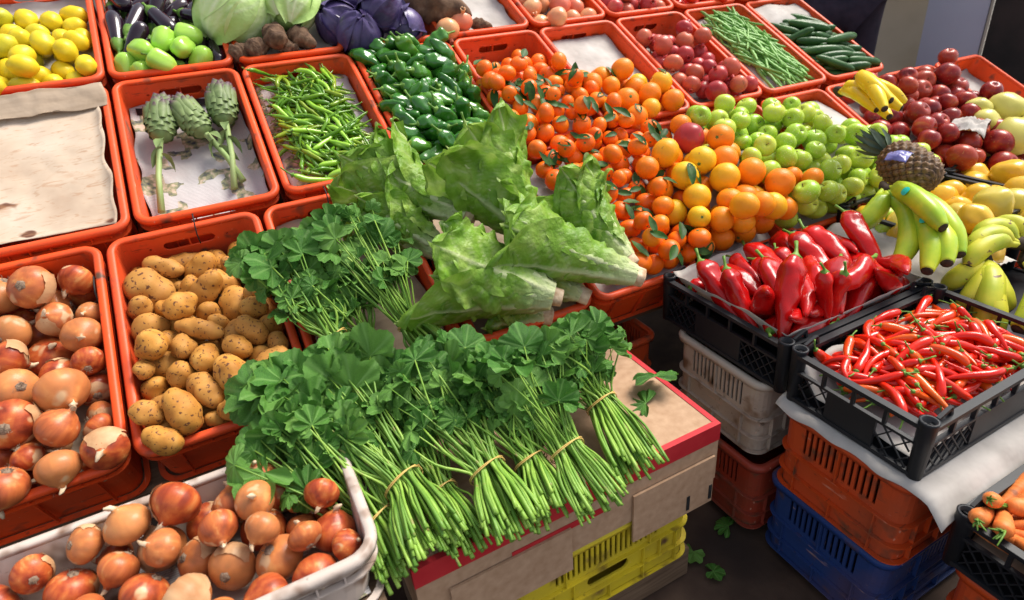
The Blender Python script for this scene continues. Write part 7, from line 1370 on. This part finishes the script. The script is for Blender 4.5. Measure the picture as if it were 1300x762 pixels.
# crates that hold up the front row at the tangerines
for i, (x, y, z, l) in enumerate(((.955, .02, -.165, 'orange plastic crate supporting the loose tangerine crate'), (.955, .02, -.357, 'orange plastic crate at the floor under the tangerine stack'))):
    tall(x, y, z, 'dull_orange_plastic', l)
for px, py, z in ((1283, 148, 0),): pass
SP = Vector(CAM+ray(1238, 124)*2.75); nst = int((SP.z+.52)/.192)
for k, (mt, d) in enumerate((('dull_orange_plastic', 'orange slotted crate standing on top of the stack behind the red apples'), ('grey_plastic', 'grey crate second from the top of the stack behind the red apples'), ('blue_plastic', 'blue crate third from the top of the stack behind the red apples'),
                            ('dull_orange_plastic', 'orange crate fourth from the top of the stack behind the red apples'), ('dark_red_plastic', 'dark red crate fifth from the top of the stack behind the red apples'))[:nst+1]):
    crate(d, 'tall plastic crates stacked by the aisle', Matrix.Translation(SP-Vector((0, 0, min(.192*k, .331)))) @ Matrix.Rotation(-.15, 4, 'Z'), mt, TALL)

# ------------------------------------------------------------------ pale crate of onions, cardboard box, yellow crate
LOW = make_crate(.545, .285, .10, taper=.012, rad=.04)
crate('pale dirty plastic crate of onions in front of the potatoes', None, Matrix.Translation((.022, -.390, .012)), 'pale_plastic', LOW)
sheet('newspaper lining the pale onion crate', FLAT, .052, .538, -.368, -.130, lambda x, y: FLOORS['pale_crate_onions']-.112, 'newspaper', .004, seed=70)
root = thing('wooden_stool', 'low wooden stool carrying the pale onion crate', 'stool', None, Matrix.Identity(4))
g = Geo(); g.box(.03, .555, -.385, -.11, -.115, -.092); link('seat', g.make('seat'), root, M['wood'])
for x in (.05, .51):
    for y in (-.375, -.155): g = Geo(); g.box(x, x+.035, y, y+.035, -.52, -.114); link('leg', g.make('leg'), root, M['wood'])
BX0, BX1, BY0, BY1, BZ = .60, 1.20, -.352, -.03, -.098
root = thing('cardboard_box', 'brown cardboard box with red printed edge under the leafy bunches', 'box', None, Matrix.Identity(4))
g = Geo(); g.box(BX0, BX1, BY0, BY1, BZ-.135, BZ); link('carton', g.make('carton'), root, M['cardboard'])
g = Geo(); g.box(BX0-.001, BX1+.0012, BY0-.0012, BY0+.010, BZ-.038, BZ+.0012); g.box(BX1-.010, BX1+.0014, BY0+.0102, BY1, BZ-.012, BZ+.0013); g.box(BX0+.16, BX0+.34, BY0-.0014, BY0-.0004, BZ-.075, BZ-.062); link('printed_band', g.make('printed_band'), root, M['red_print'])
for x, w_, z in ((BX1-.20, .19, -.185), (BX0+.05, .22, -.17)): g = Geo(); g.box(x, x+w_, BY0-.006, BY0-.0016, BZ+z, BZ-.070); link('torn_flap', g.make('torn_flap'), root, M['cardboard'])
g = Geo()
for x in (BX1-.075, BX1-.02): g.box(x, x+.007, BY0-.0075, BY0-.0062, BZ-.175, BZ-.14)
link('staple_slot', g.make('staple_slot'), root, M['black_tape'])
crate('yellow plastic crate under the cardboard box', None, Matrix.Translation((.75, -.348, -.240)), 'yellow_plastic', TALL)
crate('yellow plastic crate on the floor at the bottom of the box stack', None, Matrix.Translation((.75, -.348, -.240-.0)) if False else Matrix.Translation((.32+.0, -.10, -.3)), 'yellow_plastic', TALL) if False else None
g = Geo(); g.box(.62, 1.17, -.33, -.06, -.515, -.435); tag(link('wooden_pallet', g.make('wooden_pallet'), None, M['wood']), 'low wooden pallet block under the yellow crate', 'pallet')
# ------------------------------------------------------------------ the sloping stand
root = thing('display_stand', 'wooden sloping stand that carries the rows of orange crates', 'stand', None, Matrix.Identity(4))
g = Geo(); g.box(-.35, 2.82, .01, 3*ROWL, -.178, -.163); g.box(2.82, 3.42, .01, ROWL, -.178, -.163); dk = link('sloping_deck', g.make('sloping_deck'), root, M['wood']); dk.matrix_basis = TS.copy()
for x in (-.3, .5, 1.42, 2.2, 2.75, 3.3):
    for v in ((.2, .8, 1.45) if x < 3 else (.2, .45)):
        p = slope_pt(x, v, -.18); g = Geo(); g.box(x, x+.045, p.y-.02, p.y+.025, -.52, p.z); link('leg', g.make('leg'), root, M['wood'])
# ------------------------------------------------------------------ setting: floor, walls, boards, the stall keeper
g = Geo(); g.box(-60, 60, -60, 60, -.72, -.52); tag(link('floor', g.make('floor'), None, M['concrete']), kind='structure')
g = Geo(); g.box(4.1, 30, -30, 30, -.60, -.50); tag(link('bounce_pavement', g.make('bounce_pavement'), None, M['bounce_pavement']), kind='structure')  # unseen pale ground, added to bounce warm light in from the right
g = Geo(); g.box(-7, -3.2, -30, 30, -.60, -.50); g.box(-3.2, 4.1, -30, -4.2, -.60, -.50); tag(link('paved_path', g.make('paved_path'), None, M['bounce_pavement']), kind='structure')

def upright(name, pa, da, pb, db, z0, z1, th, mat, label=None, cat=None, kind=None):
    """a vertical board between the plumb lines seen at two picture points at given depths"""
    a = CAM+ray(*pa)*da; b = CAM+ray(*pb)*db; d = Vector((b[0]-a[0], b[1]-a[1], 0)); n = Vector((-d.y, d.x, 0)).normalized()*th
    v = [(a[0], a[1], z0), (b[0], b[1], z0), (b[0]+n.x, b[1]+n.y, z0), (a[0]+n.x, a[1]+n.y, z0)]; v += [(x, y, z1) for x, y, _ in v]
    return tag(link(name, mesh(name, v, [(3, 2, 1, 0), (4, 5, 6, 7), (0, 1, 5, 4), (1, 2, 6, 5), (2, 3, 7, 6), (3, 0, 4, 7)], False), None, M[mat]), label, cat, None, kind)
upright('board', (1170, 45), 3.3, (1243, 60), 3.12, -.52, 1.6, .03, 'grey_board', 'tall bluish grey board standing behind the red apples', 'board')
upright('edge_strip', (1244.5, 60), 3.11, (1248, 60), 3.105, -.52, 1.6, .032, 'plaster', 'narrow pale edge strip of wood along the grey board', 'strip')
upright('cabinet', (1098, 60), 4.0, (1172, 60), 3.85, -.52, .42, .4, 'cream_board', 'cream cabinet standing behind the cucumber crate', 'cabinet')
upright('cabinet_box', (1131, 30), 3.62, (1176, 30), 3.50, .36, .60, .12, 'cream_board', 'small pale box mounted in front of the cream cabinet', 'box')
upright('wall', (1085, 30), 4.4, (1180, 30), 4.3, -.52, 2.6, .1, 'plaster', kind='structure')
upright('dark_cupboard', (1249, 60), 3.3, (1420, 60), 3.0, -.52, 1.9, .5, 'dark_wall', 'tall dark cupboard standing beyond the grey board', 'cupboard')
g = Geo(); g.box(-8, 12, 5.2, 5.4, -.52, 3.4); tag(link('back_wall', g.make('back_wall'), None, M['plaster']), kind='structure')
for i, (px, py, az, s, l) in enumerate(((925, 668, .4, .035, 'fallen green leaf on the dark floor beside the red crate'), (880, 700, 2.1, .03, 'fallen leaf on the floor close to the yellow crate'), (905, 725, 4.0, .026, 'smallest fallen leaf on the floor, nearest the blue crate'))):
    tag(link('fallen_leaf', MAL[i+6], None, M['mallow'], Matrix.Translation(on_flat(px, py, -.508)) @ Matrix.Rotation(az, 4, 'Z') @ Matrix.Scale(s, 4)), l, 'leaf')
# person standing behind the stall: jacket and trousers in dark cloth, head above the picture
Pp = CAM+ray(1062, 60)*3.25; Pp = Vector((Pp[0], Pp[1], -.52)); fc = math.atan2(CAM[1]-Pp.y, CAM[0]-Pp.x)+math.pi/2
def with_skin(name, J, E):
    me = bpy.data.meshes.new(name+'x'); bm = bmesh.new(); ly = bm.verts.layers.skin.verify(); vs = [bm.verts.new(j[0]) for j in J]; [bm.edges.new((vs[a], vs[b])) for a, b in E]
    for v_, j in zip(vs, J): v_[ly].radius = j[1]; v_[ly].use_root = False
    vs[0][ly].use_root = True; bm.to_mesh(me); bm.free(); o_ = bpy.data.objects.new(name, me); C.objects.link(o_)
    o_.modifiers.new('s', 'SKIN'); su = o_.modifiers.new('u', 'SUBSURF'); su.levels = 2; su.render_levels = 2; bpy.context.view_layer.update()
    out = bpy.data.meshes.new_from_object(o_.evaluated_get(bpy.context.evaluated_depsgraph_get())); bpy.data.objects.remove(o_)
    out.polygons.foreach_set('use_smooth', [True]*len(out.polygons)); return out
root = thing('person', 'person in a dark navy jacket and dark trousers standing behind the cucumbers', 'person', None, Matrix.Translation(Pp) @ Matrix.Rotation(fc, 4, 'Z'))
J = [((0, 0, .95), (.15, .11)), ((0, 0, 1.12), (.145, .10)), ((0, 0, 1.32), (.17, .11)), ((0, .01, 1.44), (.11, .08)), ((0, 0, 1.52), (.055, .055)), ((0, -.01, 1.58), (.06, .07)), ((0, -.015, 1.66), (.075, .095)), ((0, 0, 1.74), (.055, .065)),
     ((.19, 0, 1.40), (.06, .06)), ((.25, -.01, 1.15), (.045, .045)), ((.16, -.17, 1.22), (.035, .035)), ((.09, -.19, 1.24), (.03, .02)), ((-.19, 0, 1.40), (.06, .06)), ((-.25, -.01, 1.15), (.045, .045)), ((-.16, -.17, 1.20), (.035, .035)), ((-.09, -.19, 1.21), (.03, .02)),
     ((.095, 0, .88), (.095, .095)), ((.10, -.01, .50), (.065, .065)), ((.10, .02, .10), (.045, .045)), ((.10, -.10, .04), (.045, .035)), ((-.095, 0, .88), (.095, .095)), ((-.10, -.01, .50), (.065, .065)), ((-.10, .02, .10), (.045, .045)), ((-.10, -.10, .04), (.045, .035))]
E_ = [(0, 1), (1, 2), (2, 3), (3, 4), (4, 5), (5, 6), (6, 7), (3, 8), (8, 9), (9, 10), (10, 11), (3, 12), (12, 13), (13, 14), (14, 15), (0, 16), (16, 17), (17, 18), (18, 19), (0, 20), (20, 21), (21, 22), (22, 23)]
link('body', with_skin('body', J, E_), root, M['skin'])
fat = lambda idx, k: [(J[i][0], (J[i][1][0]+k, J[i][1][1]+k)) for i in idx]
idx = [0, 1, 2, 3, 8, 9, 10, 12, 13, 14]; Jk = fat(idx, .022); Jk[0] = ((0, 0, .82), (.20, .155)); link('jacket', with_skin('jacket', Jk, [(0, 1), (1, 2), (2, 3), (3, 4), (4, 5), (5, 6), (3, 7), (7, 8), (8, 9)]), root, M['denim'])
idx = [0, 16, 17, 18, 20, 21, 22]; link('trousers', with_skin('trousers', fat(idx, .018), [(0, 1), (1, 2), (2, 3), (0, 4), (4, 5), (5, 6)]), root, M['trousers'])
g = Geo(); prof = [(max(.004, math.sin(a))*.088, 1.69+math.cos(a)*.105) for a in np.linspace(1.75, 0, 9)]; me = lathe('hair', prof, 18, lambda t, a: 1+.12*max(0, math.sin(a))); link('hair', me, root, M['hair'])
